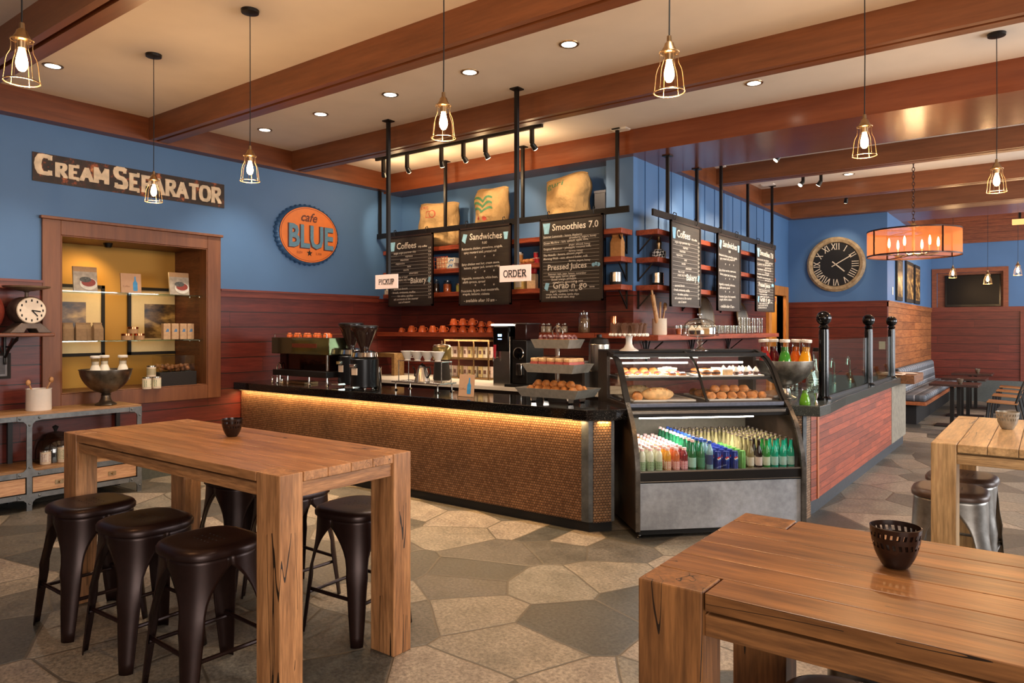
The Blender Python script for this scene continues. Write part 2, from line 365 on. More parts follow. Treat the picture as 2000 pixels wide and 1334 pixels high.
def plaid(name):
    t = NT(name); tc = t.n('ShaderNodeTexCoord'); sp = t.n('ShaderNodeSeparateXYZ'); t.l(tc.outputs['Object'], sp.inputs[0])
    col = lin('7c8088')
    for ax, per in ((1, .24), (0, .2), (2, .2)):
        f = t.math('FRACT', t.math('DIVIDE', sp.outputs[ax], per)); band = t.math('LESS_THAN', f, .36); ln = t.math('GREATER_THAN', f, .9)
        col = t.mix(t.math('MULTIPLY', band, .55), col, lin('25262b')); col = t.mix(t.math('MULTIPLY', ln, .5), col, lin('c9c9cc'))
    t.color(col); t.set(rough=.9); return t.m
def burlap(name, c):
    t = NT(name); co = t.coord(); f = t.noise(co, 6, 4, .6); w1 = t.n('ShaderNodeTexWave', bands_direction='X'); w2 = t.n('ShaderNodeTexWave', bands_direction='Z')
    for w_ in (w1, w2): w_.inputs['Scale'].default_value = 42; t.l(co, w_.inputs['Vector'])
    big = t.noise(co, 4.5, 3, .55)
    wv = t.math('MULTIPLY', w1.outputs[1], w2.outputs[1]); b = lin(c); col = t.ramp(f, [(.25, tuple(x * .78 for x in b[:3]) + (1,)), (.75, b)])
    t.color(t.mix(.3, col, t.ramp(wv, [(0, (90, 90, 90)), (1, (200, 200, 200))]), 'OVERLAY')); t.bump(t.math('ADD', t.math('MULTIPLY', wv, .04), big), .9, .10); t.set(rough=.95, spec=.1); return t.m

M['floor'] = floor_mat()
M['ceil'] = plain('ceiling_plaster', 'e6d8c8', .9, var=.03, scale=3)
M['blue'] = plain('blue_wall_paint', '496d98', .62, var=.05, scale=2)
M['wains'] = wood('redwood_wainscot', '66241a', '4a160f', 'y', .42, plank=.19, var=.22, gap=.055, joint=3.2, fine=.16)
M['wains_x'] = wood('redwood_wainscot_across', '6e291b', '4f1910', 'x', .42, plank=.19, var=.22, gap=.055, joint=3.2, fine=.16)
M['trimwood'] = wood('redwood_trim', '74301f', '5a2113', 'y', .45, fine=.12)
M['trimwood_x'] = wood('redwood_trim_across', '74301f', '5a2113', 'x', .45, fine=.12)
M['beam_x'] = wood('stained_fir_beam', '804c2d', '693c22', 'x', .34, grain=.5, bumpk=.02, fine=.08)
M['beam_y'] = wood('stained_fir_ledger', '784224', '60321b', 'y', .34, grain=.5, bumpk=.02, fine=.08)
M['framew'] = wood('brown_window_casing', '7a4a2c', '663a22', 'z', .5, grain=.5, bumpk=.03, fine=.1)
M['black'] = plain('black_painted_steel', '15110f', .4, .3)
M['blackgloss'] = plain('glossy_black_steel', '060607', .14, .2)
M['dark'] = plain('dark_recess', '120c0a', .8)
M['shelf'] = wood('red_stained_shelf', 'a04a2c', '762c18', 'x', .45, grain=.8)
M['shelf_y'] = wood('red_stained_side_shelf', 'a04a2c', '762c18', 'y', .45, grain=.8)
M['copper_x'] = hex_mat('copper_penny_tile', (1, 0, 0), 'b08768', '8a6346')
M['copper_d'] = hex_mat('copper_penny_tile_chamfer', (.707, .707, 0), 'b89472', '94704e')
M['granite'] = granite('black_granite', '0b0a0b', '6a6258', .60)
M['granite_g'] = granite('grey_granite', '3c413e', '8f938c', .62, .22)
M['steel'] = plain('brushed_steel', 'c2bcb4', .25, 1, var=.06)
M['steeld'] = galv('galvanised_steel', '53585b', '8b8d8e', .45, .6)
M['casebase'] = galv('mottled_zinc_panel', '868c95', 'bcc2cb', .5, .2, 2.2)
M['chrome'] = plain('chrome', 'd8d4ce', .08, 1, var=.03)
M['pewter'] = galv('hammered_pewter', '6d6459', 'a8a195', .42, .9, 9)
M['brass'] = plain('aged_brass', 'a58a68', .35, 1)
M['copperp'] = plain('polished_copper', 'c87850', .2, 1, var=.05)
M['white'] = plain('white_ceramic', 'eae2d8', .3, var=.02)
M['cream'] = plain('cream_stoneware', 'dccab2', .4, var=.03)
M['paper'] = plain('off_white_card', 'e4cdb8', .8, var=.03)
M['ink'] = plain('black_ink', '171211', .8)
M['stool'] = plain('dark_bronze_metal', '2c1a16', .34, .55, var=.1, spec=.5)
M['stool_g'] = galv('raw_steel_stool', '77716c', 'a8a49e', .35, .85, 4)
M['stoolw'] = plain('brown_stool_seat', '4a3428', .4, .2)
M['glass'] = glass('clear_glass', (.97, .98, .97, 1), .09)
M['glassg'] = glass('green_tinted_glass', (.72, .86, .80, 1), .12)
M['ware'] = glass('glassware', (.90, .89, .85, 1), .22, .06, 2.0)
M['bulb'] = emit('glowing_filament_bulb', (1, .60, .26), 22)
M['lampd'] = emit('downlight_lens', (1, .86, .66), 7)
M['tube'] = emit('white_display_tube', (1, .93, .82), 14)
M['ledw'] = emit('warm_strip_light', (1, .62, .18), 4)
M['chalk'] = plain('chalk', 'e6dccd', .9)
M['chalkblue'] = plain('blue_chalk', '8fc0d8', .9)
M['boardface'] = wood('brown_slate_face', '362c22', '2a221b', 'x', .55, grain=.4, bumpk=.02)
M['rubber'] = plain('black_rubber', '0d0d0d', .7)
M['yellow'] = plain('ochre_wall_paint', 'b98a3e', .8, var=.04, scale=2)
M['grey'] = plain('grey_baseboard', '4f5452', .6)
M['bread'] = plain('baked_crust', 'b8753a', .6, var=.35, scale=25, bump=.3)
M['breadl'] = plain('pale_dough', 'd9ae78', .65, var=.25, scale=25, bump=.3)
M['choc'] = plain('chocolate_cake', '3c1c12', .6, var=.3)
M['icing'] = plain('white_icing', 'eaded0', .5, var=.05)
M['kraft'] = plain('brown_kraft_paper', 'a8805a', .85, var=.1)
M['orange'] = plain('burnt_orange_ceramic', 'dd6a36', .25, var=.08)
# ================================================================ the room
XW = -8.14; ZC = 4.04; ZB = 3.79; YA = 7.57; YR = 7.95; XS = -3.97; YC = 14.05; XF = -2.28; YF = 19.9
struct('floor', MB().box(-8.3, 7, -4.5, 20.1, -.05, 0), M['floor'], smooth=0)
c = MB().box(-8.3, 7, -4.5, 15.5, ZC, ZC + .1); struct('ceiling', c, M['ceil'], smooth=0)
c = MB().box(-4.2, 7, 15.5, 20.1, 4.5, 4.6); struct('ceiling_dining', c, M['ceil'], smooth=0)
# left wall with the opening of the interior window (y 3.09-4.69, z 1.02-2.66)
WY0, WY1, WZ0, WZ1 = 3.09, 4.69, 1.02, 2.66
c = MB()
c.box(XW - .12, XW, -4.5, WY0, 2.15, ZC).box(XW - .12, XW, WY1, YR, 2.15, ZC).box(XW - .12, XW, WY0, WY1, WZ1, ZC); c.mat = 1
c.box(XW - .12, XW, -4.5, WY0, 0, 2.15).box(XW - .12, XW, WY1, YR, 0, 2.15).box(XW - .12, XW, WY0, WY1, 0, WZ0)
struct('wall_left', c, [M['blue'], M['wains']], smooth=0)
c = MB(); c.box(XW, XW + .03, -4.5, 2.93, 2.09, 2.16).box(XW, XW + .03, 4.86, YA - .12, 2.09, 2.16); c.box(XW, XW + .045, -4.5, 2.93, 2.16, 2.185).box(XW, XW + .045, 4.86, YA - .12, 2.16, 2.185)
struct('trim_1', c, M['trimwood'])
struct('baseboard_left', MB().box(XW, XW + .02, -4.5, 5.15, 0, .28), M['grey'])
# the niche behind the interior window
XN = -8.87; c = MB()
c.box(XN - .1, XN, WY0 - 1.1, WY1 - .0, WZ0 - .1, WZ1 + .1); struct('wall_niche', c, M['yellow'], smooth=0)
c = MB(); c.box(XN, XW - .12, WY1, WY1 + .08, WZ0, WZ1).box(XN, XW - .12, WY0 - 1.1, WY1 + .08, WZ1, WZ1 + .08).box(XN, XW - .12, WY0 - 1.18, WY0 - 1.1, WZ0, WZ1).box(XN, XW - .12, WY0 - 1.1, WY1 + .08, WZ0 - .08, WZ0)
struct('trim_2', c, wood('dark_niche_lining', '7c4a2e', '5a3220', 'x', .5))
c = MB(); o = .17
c.box(XW + .001, XW + .035, WY0 - .17, WY0, .86, 2.81).box(XW + .001, XW + .035, WY1, WY1 + .17, .86, 2.81)
c.box(XW + .001, XW + .034, WY0, WY1, WZ1, 2.81).box(XW + .001, XW + .034, WY0, WY1, .86, WZ0)
c.box(XW - .125, XW + .03, WY0 + .001, WY0 + .014, WZ0, WZ1).box(XW - .125, XW + .03, WY1 - .014, WY1 - .001, WZ0, WZ1).box(XW - .125, XW + .03, WY0 + .014, WY1 - .014, WZ1 - .014, WZ1 - .001).box(XW - .125, XW + .03, WY0 + .014, WY1 - .014, WZ0 + .001, WZ0 + .012); c.box(XW, XW + .06, WY0 - .19, WY1 + .19, 2.81, 2.84)
struct('window_1', c, M['framew'], bevel=.004)
# recessed shelving wall at the back of the bar, column and side wall
c = MB(); XCOL = -4.34
c.box(XW, XCOL, YR, YR + .12, 2.15, ZC).box(XCOL, XS, 7.70, YR + .12, 2.15, ZC); c.mat = 1
c.box(XW, XCOL, YR, YR + .12, 0, 2.15).box(XCOL, XS, 7.70, YR + .12, 0, 2.15)
struct('wall_back', c, [M['blue'], M['wains_x']], smooth=0)
c = MB(); c.box(XW, XS - .02, 7.92, YR, 2.10, 2.18); struct('trim_3', c, M['trimwood_x'])
DY0, DY1, DZ = 12.85, 13.72, 2.3
c = MB(); c.box(XS - .12, XS, YR + .12, DY0, 2.15, ZC).box(XS - .12, XS, DY1, YC, 2.15, ZC).box(XS - .12, XS, DY0, DY1, DZ, ZC); c.mat = 1
c.box(XS - .12, XS, YR + .12, DY0, 0, 2.15).box(XS - .12, XS, DY1, YC, 0, 2.15)
struct('wall_side', c, [M['blue'], M['wains']], smooth=0)
c = MB()
for k in range(13): c.box(XS, XS + .012, 8.0 + k * .38, 8.012 + k * .38, 2.16, 3.76)
struct('trim_4', c, M['blue'])
amber = wood('honey_door_casing', 'c07a34', 'a0601f', 'z', .5, grain=.6)
c = MB(); c.box(XS - .12, XS + .06, DY0 - .14, DY0, 0, DZ + .17).box(XS - .12, XS + .06, DY1, DY1 + .14, 0, DZ + .17).box(XS - .12, XS + .061, DY0, DY1, DZ, DZ + .171)
struct('door_1', c, amber, bevel=.005)
c = MB(); c.box(-5.4, -5.3, 12, 14.5, 0, 3).box(-5.3, XS - .12, DY1 + .12, DY1 + .2, 0, 3).box(-5.3, XS - .12, 12.0, 12.08, 0, 3).box(-5.3, XS - .12, 12, 14, 2.9, 3)
struct('wall_kitchen_hall', c, M['yellow'], smooth=0)
point('hall_lamp', (-4.7, 13.1, 2.5), 40, (1, .72, .40), .1)
# clock wall, dining wall, far wall
c = MB(); c.box(XS, XF, YC, YC + .12, 2.15, ZC); c.mat = 1; c.box(XS, XF, YC, YC + .12, 0, 2.15); struct('wall_clock', c, [M['blue'], M['wains_x']], smooth=0)
c = MB(); c.box(XF - .12, XF, YC + .12, YF, 2.15, 4.5); c.mat = 1; c.box(XF - .12, XF, YC + .12, YF, 0, 2.15); struct('wall_dining', c, [M['blue'], wood('honey_pine_wainscot', 'a5683a', '7c4522', 'y', .5, plank=.152, joint=1.6)], smooth=0)
c = MB(); c.box(XF - .12, -2.16, YF, YF + .12, 2.15, 3.7).box(-.84, 7, YF, YF + .12, 2.15, 3.7).box(-2.16, -.84, YF, YF + .12, 3.02, 3.7); c.mat = 1
c.box(XF - .12, 7, YF, YF + .12, 0, 2.15).box(-2.16, -.84, YF, YF + .12, 2.15, 2.2); c.mat = 2; c.box(XF - .12, 7, YF - .03, YF + .12, 3.7, 4.5)
struct('wall_far', c, [M['blue'], M['wains_x'], wood('far_plank_band', '8c4a2a', '6b3119', 'x', .5, plank=.14)], smooth=0)
c = MB(); c.box(XS, XF + .02, YC - .02, YC, 2.09, 2.17).box(XS, XF + .035, YC - .035, YC, 2.17, 2.19); struct('trim_5', c, M['trimwood_x'])
c = MB(); c.box(XF, XF + .02, YC - .02, YF, 2.09, 2.17).box(XF, XF + .03, YC - .03, YF, 2.17, 2.19); struct('trim_6', c, wood('honey_pine_trim', 'a5683a', '7c4522', 'y', .5))
c = MB(); c.box(XF, 7, YF - .025, YF, 2.09, 2.2); struct('trim_7', c, M['trimwood_x'])
struct('baseboard_far', MB().box(XF, 7, YF - .03, YF, 0, .5), M['grey'])
c = MB(); c.box(-.52, -.4, YF - .04, YF, .5, 2.09); struct('trim_8', c, M['trimwood_x'])
c = MB(); c.box(-2.26, -2.16, YF - .03, YF + .02, 2.2, 3.12).box(-.84, -.74, YF - .03, YF + .02, 2.2, 3.12).box(-2.16, -.84, YF - .03, YF + .02, 3.02, 3.12); c.box(-2.2, -.8, YF + .12, YF + .16, 2.1, 3.1)
struct('trim_9', c, wood('television_niche_casing', '8c4a2a', '6b3119', 'x', .5))
# ceiling beams and soffits
def beam(n, y0, y1, x0=-8.0, x1=7.0, z0=ZB):
    c = MB(); c.box(x0, x1, y0, y0 + .055, z0, ZC).box(x0, x1, y0 + .092, y1, z0, ZC); c.mat = 1; c.box(x0, x1, y0 + .055, y0 + .092, z0 + .14, ZC)
    struct('trim_%d' % n, c, [M['beam_x'], M['dark']], smooth=0)
beam(10, 2.05, 2.255); beam(11, 3.93, 4.14); beam(12, 5.81, 6.0); beam(13, 10.10, 10.32, XS + .1); beam(14, 12.15, 12.37, XS + .1)
beam(15, 13.85, YC + .3, XS + .1, 7, 3.75); beam(21, .12, .33)
c = MB(); c.box(XW, -8.0, -4.5, YA, ZB, ZC).box(XW, -7.985, -4.5, YA, ZB - .012, ZB + .03); struct('trim_16', c, M['beam_y'])
sof = wood('glossy_soffit_veneer', '84472a', '70381f', 'x', .2, grain=.35, bumpk=.01, fine=.06)
struct('trim_17', MB().box(XW, 7, YA, 8.82, 3.755, ZC), sof, smooth=0)
c = MB(); c.box(XS, XS + .1, 8.82, YC, ZB - .03, ZC); struct('trim_18', c, M['beam_y'])
struct('trim_19', MB().box(XF, 7, YC + .3, 15.5, 3.75, 4.5), sof, smooth=0)
struct('trim_20', MB().box(XF, XF + .1, 15.5, YF, 3.75, 4.5), M['beam_y'])

# ================================================================ bar counter, tile front, black granite top
o = thing('bar_counter', 'long bar counter faced with copper penny tiles under a black stone top', 'counter', (0, 0, 0))
body = [(XW + .03, 5.15), (-3.065, 5.15), (-2.927, 5.308), (-3.24, 5.66), (XW + .03, 5.66)]
c = MB(); c.prism(body, .085, .94); c.build('counter_body', M['dark'], o, smooth=0)
c = MB(); c.box(XW + .03, -3.13, 5.14, 5.152, .085, .94); c.build('tile_front', M['copper_x'], o, smooth=0)
c = MB(); p0, p1 = Vector((-3.035, 5.165, 0)), Vector((-2.935, 5.285, 0)); n_ = Vector((.009, -.008, 0))
c.add([tuple(p0 + n_ + Vector((0, 0, .085))), tuple(p1 + n_ + Vector((0, 0, .085))), tuple(p1 + n_ + Vector((0, 0, .94))), tuple(p0 + n_ + Vector((0, 0, .94))),
       tuple(p0 + Vector((0, 0, .085))), tuple(p1 + Vector((0, 0, .085))), tuple(p1 + Vector((0, 0, .94))), tuple(p0 + Vector((0, 0, .94)))],
      [(0, 1, 2, 3), (7, 6, 5, 4), (1, 5, 6, 2), (0, 3, 7, 4)]); c.build('tile_chamfer', M['copper_d'], o, smooth=0)
c = MB(); c.prism([(-3.13, 5.135), (-3.06, 5.135), (-3.03, 5.17), (-3.06, 5.19), (-3.13, 5.16)], .085, .94); c.prism([(-2.94, 5.28), (-2.915, 5.31), (-2.96, 5.36), (-2.99, 5.33)], .085, .94); c.build('corner_trim', M['steeld'], o, smooth=0)
c = MB(); c.prism([(XW + .03, 5.16), (-3.07, 5.16), (-2.94, 5.31), (-3.24, 5.64), (XW + .03, 5.64)], 0, .085); c.build('toe_kick', M['rubber'], o, smooth=0)
c = MB(); c.box(XW + .05, -3.2, 5.105, 5.113, .932, .9395); c.build('strip_light', M['ledw'], o)
top = thing('bar_countertop', 'polished black granite slab running the length of the bar', 'countertop', (0, 0, 0))
c = MB(); c.prism([(XW + .002, 5.05), (-3.03, 5.05), (-2.85, 5.23), (-2.80, 5.345), (-3.22, 5.78), (XW + .002, 5.78)], .94, 1.03); c.build('slab', M['granite'], top, smooth=0, bevel=.006)
for k in range(5):
    area('bar_strip_glow_%d' % k, (XW + .55 + k * 1.0, 5.108, .928), (XW + .55 + k * 1.0, 5.16, 0), 1.0, .015, 4.6, (1, .64, .28), 165)
area('bar_corner_glow', (-2.96, 5.22, .925), (-2.99, 5.25, 0), .1, .02, .7, (1, .62, .25), 150)

# back counter against the shelving wall
o = thing('back_counter', 'dark back counter with a pale worktop below the cup shelf', 'counter', (0, 0, 0))
c = MB(); c.prism([(XW + .002, 6.80), (XS + .35, 6.80), (XS + .35, 7.69), (XCOL - .01, 7.69), (XCOL - .01, YR - .005), (XW + .002, YR - .005)], 0, .955); c.build('cabinet', plain('dark_cabinet', '1c0f0c', .5), o, smooth=0)
c = MB(); c.prism([(XW + .002, 6.76), (XS + .4, 6.76), (XS + .4, 7.69), (XCOL - .01, 7.69), (XCOL - .01, YR - .005), (XW + .002, YR - .005)], .955, 1.0); c.build('worktop', plain('pale_worktop', 'cdbca8', .35, var=.04), o, smooth=0, bevel=.004)

# ================================================================ right-hand counter clad in red wood planks
o = thing('side_counter', 'side counter clad in red wood planks with grey stone top edge', 'counter', (0, 0, 0))
c = MB(); c.prism([(-1.715, 6.93), (-1.72, 11.95), (-2.40, 11.95), (-2.40, 7.05), (-1.94, 6.575), (-1.76, 6.64), (-1.737, 6.665), (-1.732, 6.78)], .14, .94); c.build('counter_body', M['dark'], o, smooth=0)
c = MB(); c.box(-1.72, -1.70, 6.93, 10.78, .14, .94); c.build('plank_front', wood('red_plank_cladding', 'a04a2c', '7c331c', 'y', .5, plank=.066, joint=.9, gap=.06, var=.3, fine=.2), o, smooth=0)
c = MB(); c.box(-1.745, -1.69, 6.905, 6.96, .14, .94); c.build('corner_post', wood('pale_corner_board', 'b87045', '9a5630', 'z', .5), o, bevel=.004)
def skin(p, q, nm, m, th=.012, z0=0.0, z1=.94):
    p, q = Vector(p), Vector(q); d = (q - p).normalized(); n_ = Vector((d.y, -d.x)) * th; c = MB(); c.prism([tuple(p + n_), tuple(q + n_), tuple(q), tuple(p)], z0, z1); return c.build(nm, m, o, smooth=0)
skin((-1.94, 6.575), (-1.76, 6.64), 'tile_end', M['copper_d']); skin((-1.76, 6.64), (-1.737, 6.665), 'steel_trim', M['steeld'], .02); skin((-1.737, 6.665), (-1.732, 6.78), 'tile_return', hex_mat('copper_penny_tile_return', (0, 1, 0), 'b89472', '94704e'))
skin((-1.732, 6.78), (-1.715, 6.91), 'end_boards', wood('end_boards', '9a4526', '6b2a15', 'y', .5, plank=.066, gap=.06, fine=.2), .016, .14)
c = MB(); c.box(-1.74, -1.695, 10.78, 11.95, .14, .94); c.build('stone_end', galv('split_stone', '6c6253', '9a8f7c', .7, 0, 14), o, smooth=0)
c = MB(); c.prism([(-1.73, 6.95), (-1.73, 11.95), (-2.38, 11.95), (-2.38, 7.05), (-1.93, 6.62), (-1.77, 6.68), (-1.75, 6.79)], 0, .14); c.build('toe_kick', plain('grey_kick', '43474c', .45, .4), o, smooth=0)
top = thing('side_countertop', 'grey granite slab on the red plank counter beside the case', 'countertop', (0, 0, 0))
c = MB(); c.prism([(-2.02, 6.64), (-1.82, 6.44), (-1.57, 6.49), (-1.555, 6.80), (-1.60, 7.6), (-1.62, 11.0), (-2.42, 11.0), (-2.42, 7.06)], .94, 1.03); c.build('slab', M['granite_g'], top, smooth=0, bevel=.006)
o = thing('menu_ledge', 'thick wooden ledge holding paper menus at the far end of the side counter', 'ledge', (-1.62, 11.4, 0))
c = MB(); c.box(-.42, .16, -.35, .5, .94, 1.06); c.build('plank', wood('dark_oak_ledge', '8c5a34', '553218', 'y', .45), o, bevel=.006)
for k, (x, y) in enumerate(((-1.70, 11.15), (-1.60, 11.45))):
    q = MB(); q.box(-.1, .1, -.14, .14, 0, .004); m_ = q.build('paper_menu', M['paper']); m_.location = (x, y, 1.061 if k == 0 else 1.066); m_.rotation_euler.z = .4 * k
    tag(m_, ['paper menu at the near end of the wooden ledge', 'paper menu further back on the wooden ledge, slightly turned'][k], 'menu')
# glass guard on ball-topped posts
ys = [7.12, 9.2, 10.72]
names = ['nearest', 'middle', 'farthest']
for k, y in enumerate(ys):
    o = thing('ball_top_post', 'glossy black ball-topped post on the stone counter, %s of three' % names[k], 'post', (-1.69, y, 1.03), 0, 'posts of the glass guard')
    c = MB(); c.lathe([(.065, 0), (.065, .02), (.048, .035), (.045, .1), (.045, .62), (.042, .66)], 18); c.build('shaft', M['blackgloss'], o)
    c = MB(); c.lathe([(.03, .66), (.05, .68), (.035, .70), (.03, .715)], 18); c.build('collar', M['blackgloss'], o)
    c = MB(); c.ball((0, 0, .765), .068, n=18, m=12); c.build('ball', M['blackgloss'], o)
for k in range(2):
    o = thing('glass_guard', ['clear glass guard pane between the nearest and middle black posts', 'clear glass guard pane between the middle and farthest black posts'][k], 'glass pane', (-1.69, (ys[k] + ys[k + 1]) / 2, 1.03))
    L = ys[k + 1] - ys[k]; c = MB(); c.box(-.005, .005, -L / 2 + .047, L / 2 - .047, .03, .56); c.build('pane', M['glassg'], o, smooth=0)
    c = MB(); c.box(-.012, .012, -L / 2 + .05, L / 2 - .05, 0, .03); c.build('channel', M['black'], o, smooth=0)

for k, (u, v) in enumerate(((1212, 252), (1405, 326), (1500, 360))):
    q = at(u, v, z=ZC); o = thing('air_grille', 'small white ceiling grille %s' % ['above the blue column by the hanging rods', 'behind the soffit where the rods meet the ceiling', 'in the third ceiling bay behind the soffit'][k], 'vent', (q.x, q.y, ZC - .012), 0, 'ceiling grilles'); c = MB(); c.box(-.10, .10, -.06, .06, 0, .012); c.build('frame', M['white'], o, smooth=0); c = MB(); [c.box(-.09, .09, -.05 + j * .025, -.04 + j * .025, -.006, 0) for j in range(5)]; c.build('slats', M['white'], o, smooth=0)
# ================================================================ tables
def table(x0, x1, y0, y1, axis, label, c1, c2, H=1.05):
    cx, cy = (x0 + x1) / 2, (y0 + y1) / 2; o = thing('timber_table', label, 'table', (cx, cy, 0))
    W, D = x1 - x0, y1 - y0; lw, ld = (.175, .125) if axis == 'x' else (.125, .175)
    mt = wood('oak_top_' + axis, c1, c2, axis, .34, grain=.55, island=True, var=.10, crack=1.0, fine=.3); ml = wood('oak_leg', c1, c2, 'z', .42, grain=.6, island=True, var=.08, crack=1.6)
    for sx in (-1, 1):
        for sy in (-1, 1):
            c = MB(); c.box(sx * W / 2, sx * (W / 2 - lw), sy * D / 2, sy * (D / 2 - ld), 0, H) if sx * sy > 0 else c.box(*sorted((sx * W / 2, sx * (W / 2 - lw))), *sorted((sy * D / 2, sy * (D / 2 - ld))), 0, H)
            if sx * sy > 0:
                c = MB(); c.box(*sorted((sx * W / 2, sx * (W / 2 - lw))), *sorted((sy * D / 2, sy * (D / 2 - ld))), 0, H)
            c.build('leg', ml, o, smooth=0, bevel=.005)
    c = MB(); T = .045; g = .0014
    if axis == 'x':
        n = 6; ys_ = [-D / 2, -D / 2 + ld + .003] + [-D / 2 + ld + .003 + (D - 2 * ld - .006) * k / (n - 2) for k in range(1, n - 1)] + [D / 2]
        for k in range(n):
            a, b = ys_[k], ys_[k + 1]; ins = lw + .006 if k in (0, n - 1) else 0
            c.box(-W / 2 + ins, W / 2 - ins, a + g * (k > 0), b - g * (k < n - 1), H - T, H - .001)
    else:
        n = 6; xs_ = [-W / 2, -W / 2 + lw + .003] + [-W / 2 + lw + .003 + (W - 2 * lw - .006) * k / (n - 2) for k in range(1, n - 1)] + [W / 2]
        for k in range(n):
            a, b = xs_[k], xs_[k + 1]; ins = ld + .006 if k in (0, n - 1) else 0
            c.box(a + g * (k > 0), b - g * (k < n - 1), -D / 2 + ins, D / 2 - ins, H - T, H - .001)
    c.build('tabletop', mt, o, smooth=0, bevel=.0025)
    for s in (-1, 1):
        c = MB(); yy = s * (D / 2 - .035); c.box(-W / 2 + lw, W / 2 - lw, yy - .02, yy + .02, H - T - .068, H - T - .013); c.box(-W / 2 + lw, W / 2 - lw, yy - s * .04 - .006, yy - s * .04 + .006, H - T - .06, H - T - .001); c.build('apron', wood('oak_rail_x', c1, c2, 'x', .45, island=True, var=.08), o, smooth=0, bevel=.003)
        c = MB(); xx = s * (W / 2 - .035); c.box(xx - .02, xx + .02, -D / 2 + ld, D / 2 - ld, H - T - .07, H - T - .004); c.build('apron', wood('oak_rail_y', c1, c2, 'y', .45, island=True, var=.08), o, smooth=0, bevel=.003)
    return o
TL = table(-4.945, -2.705, 1.90, 2.71, 'x', 'chunky oak bar table beside the tile-fronted bar, dark bronze stools around it', 'c28a5a', '8c5c36')
TR = table(-.858, 1.40, 1.69, 2.515, 'x', 'large oak bar table nearest the viewer with a pierced dark votive cup on it', '9c673a', '643e20')
TR2 = table(-.54, .28, 4.70, 6.25, 'y', 'pale oak bar table in the aisle, raw steel stools beneath it', 'c8a272', '9c784e')

# ================================================================ stools
def stool(label, loc, rz, mat, seatm, group):
    o = thing('metal_stool', label, 'stool', loc, rz, group); Hs = .70
    c = MB(); p = 3.0; c.lathe([(.001, Hs - .008), (.08, Hs - .006), (.165, Hs), (.188, Hs - .003), (.205, Hs - .012), (.213, Hs - .027), (.212, Hs - .046), (.20, Hs - .05)], 48, p=p, caps=False); c.build('seat', seatm, o, smooth=50)
    c = MB()
    for i in range(-2, 3):
        for j in range(-1, 2):
            c.lathe([(.0035, Hs - .0045), (.0035, Hs - .003)], 8, (i * .032, j * .04, 0))
    c.build('seat_perforations', M['rubber'], o, smooth=0)
    def sup(a, r):
        ca, sa = math.cos(a), math.sin(a); return r / (abs(ca) ** p + abs(sa) ** p) ** (1 / p)
    zt = Hs - .045
    for q in range(4):
        a0 = R(45 + 90 * q)
        def f(s, t, a0=a0):
            # t 0 at the top, 1 at the foot; the leg is as wide as the skirt at the top and narrows to a foot
            z = zt * (1 - t); wd = 45 if t < .07 else 45 - 32 * (1 - (1 - min(1, (t - .07) / .38)) ** 2.6)
            if t > .45: wd -= (t - .45) * 12
            r = .200 + .075 * t ** .9 - .010 * math.sin(math.pi * min(1, t * 2.2)); a = a0 + R(wd) * (2 * s - 1); rr = sup(a, r)
            k = 1 + .035 * (abs(2 * s - 1) ** 2) * (t > .5) * -1
            return (rr * math.cos(a) * k, rr * math.sin(a) * k, z)
        c = MB(); nu = 12
        rows = [0, .035, .07, .085, .105, .13, .16, .2, .25, .31, .38, .46, .56, .68, .8, .92, 1]
        vs = [f(i / nu, t) for t in rows for i in range(nu + 1)]
        fs = [(j * (nu + 1) + i, (j + 1) * (nu + 1) + i, (j + 1) * (nu + 1) + i + 1, j * (nu + 1) + i + 1) for j in range(len(rows) - 1) for i in range(nu)]
        c.add(vs, fs); l = c.build('leg', mat, o, smooth=60); m = l.modifiers.new('sheet', 'SOLIDIFY'); m.thickness = .004; m.offset = -1
    def corner(q, z):
        t = 1 - z / zt; a = R(45 + 90 * q); r = sup(a, .200 + .075 * t ** .9) * .975; return (r * math.cos(a), r * math.sin(a), z)
    for q in range(4):
        z = .235 if q % 2 == 0 else .21; c = MB(); c.tube([corner(q, z), corner(q + 1, z)], .0105, 8); c.build('footrest', mat, o)
    return o
g = 'dark bronze stools along the near side of the oak table'
S = stool('dark bronze metal stool on the near side of the oak table, farthest back', (-4.46, 1.86, 0), 0, M['stool'], M['stool'], g)
dup(S, (-3.84, 1.87, 0), R(2), 'dark bronze metal stool on the near side of the oak table, middle one')
dup(S, (-3.22, 1.87, 0), R(-2), 'dark bronze metal stool on the near side of the oak table, beside its corner post')
g2 = 'dark bronze stools along the bar side of the oak table'
dup(S, (-4.42, 2.80, 0), R(1), 'dark bronze metal stool between oak table and bar, partly seen under the tabletop, left-hand one', g2)
dup(S, (-3.86, 2.80, 0), R(-1), 'dark bronze metal stool between oak table and bar, middle one behind the corner post', g2)
dup(S, (-3.165, 2.745, 0), R(3), 'dark bronze metal stool between oak table and bar, right-hand one with whole leg in view', g2)
G1 = stool('raw steel stool with brown seat on the near side of the pale oak table', (-.50, 5.27, 0), R(4), M['stool_g'], M['stoolw'], 'raw steel stools at the pale oak table')
dup(G1, (-.48, 5.80, 0), R(-3), 'raw steel stool with brown seat behind the nearer steel stool at the pale oak table', 'raw steel stools at the pale oak table')
dup(G1, (-.38, 2.56, 0), R(2), 'raw steel stool tucked under the far side of the large near table', 'raw steel stool under near table')
dup(S, (-.40, 2.03, 0), R(0), 'dark bronze stool under the large near table, cut by the bottom picture edge', 'stool before the near table')

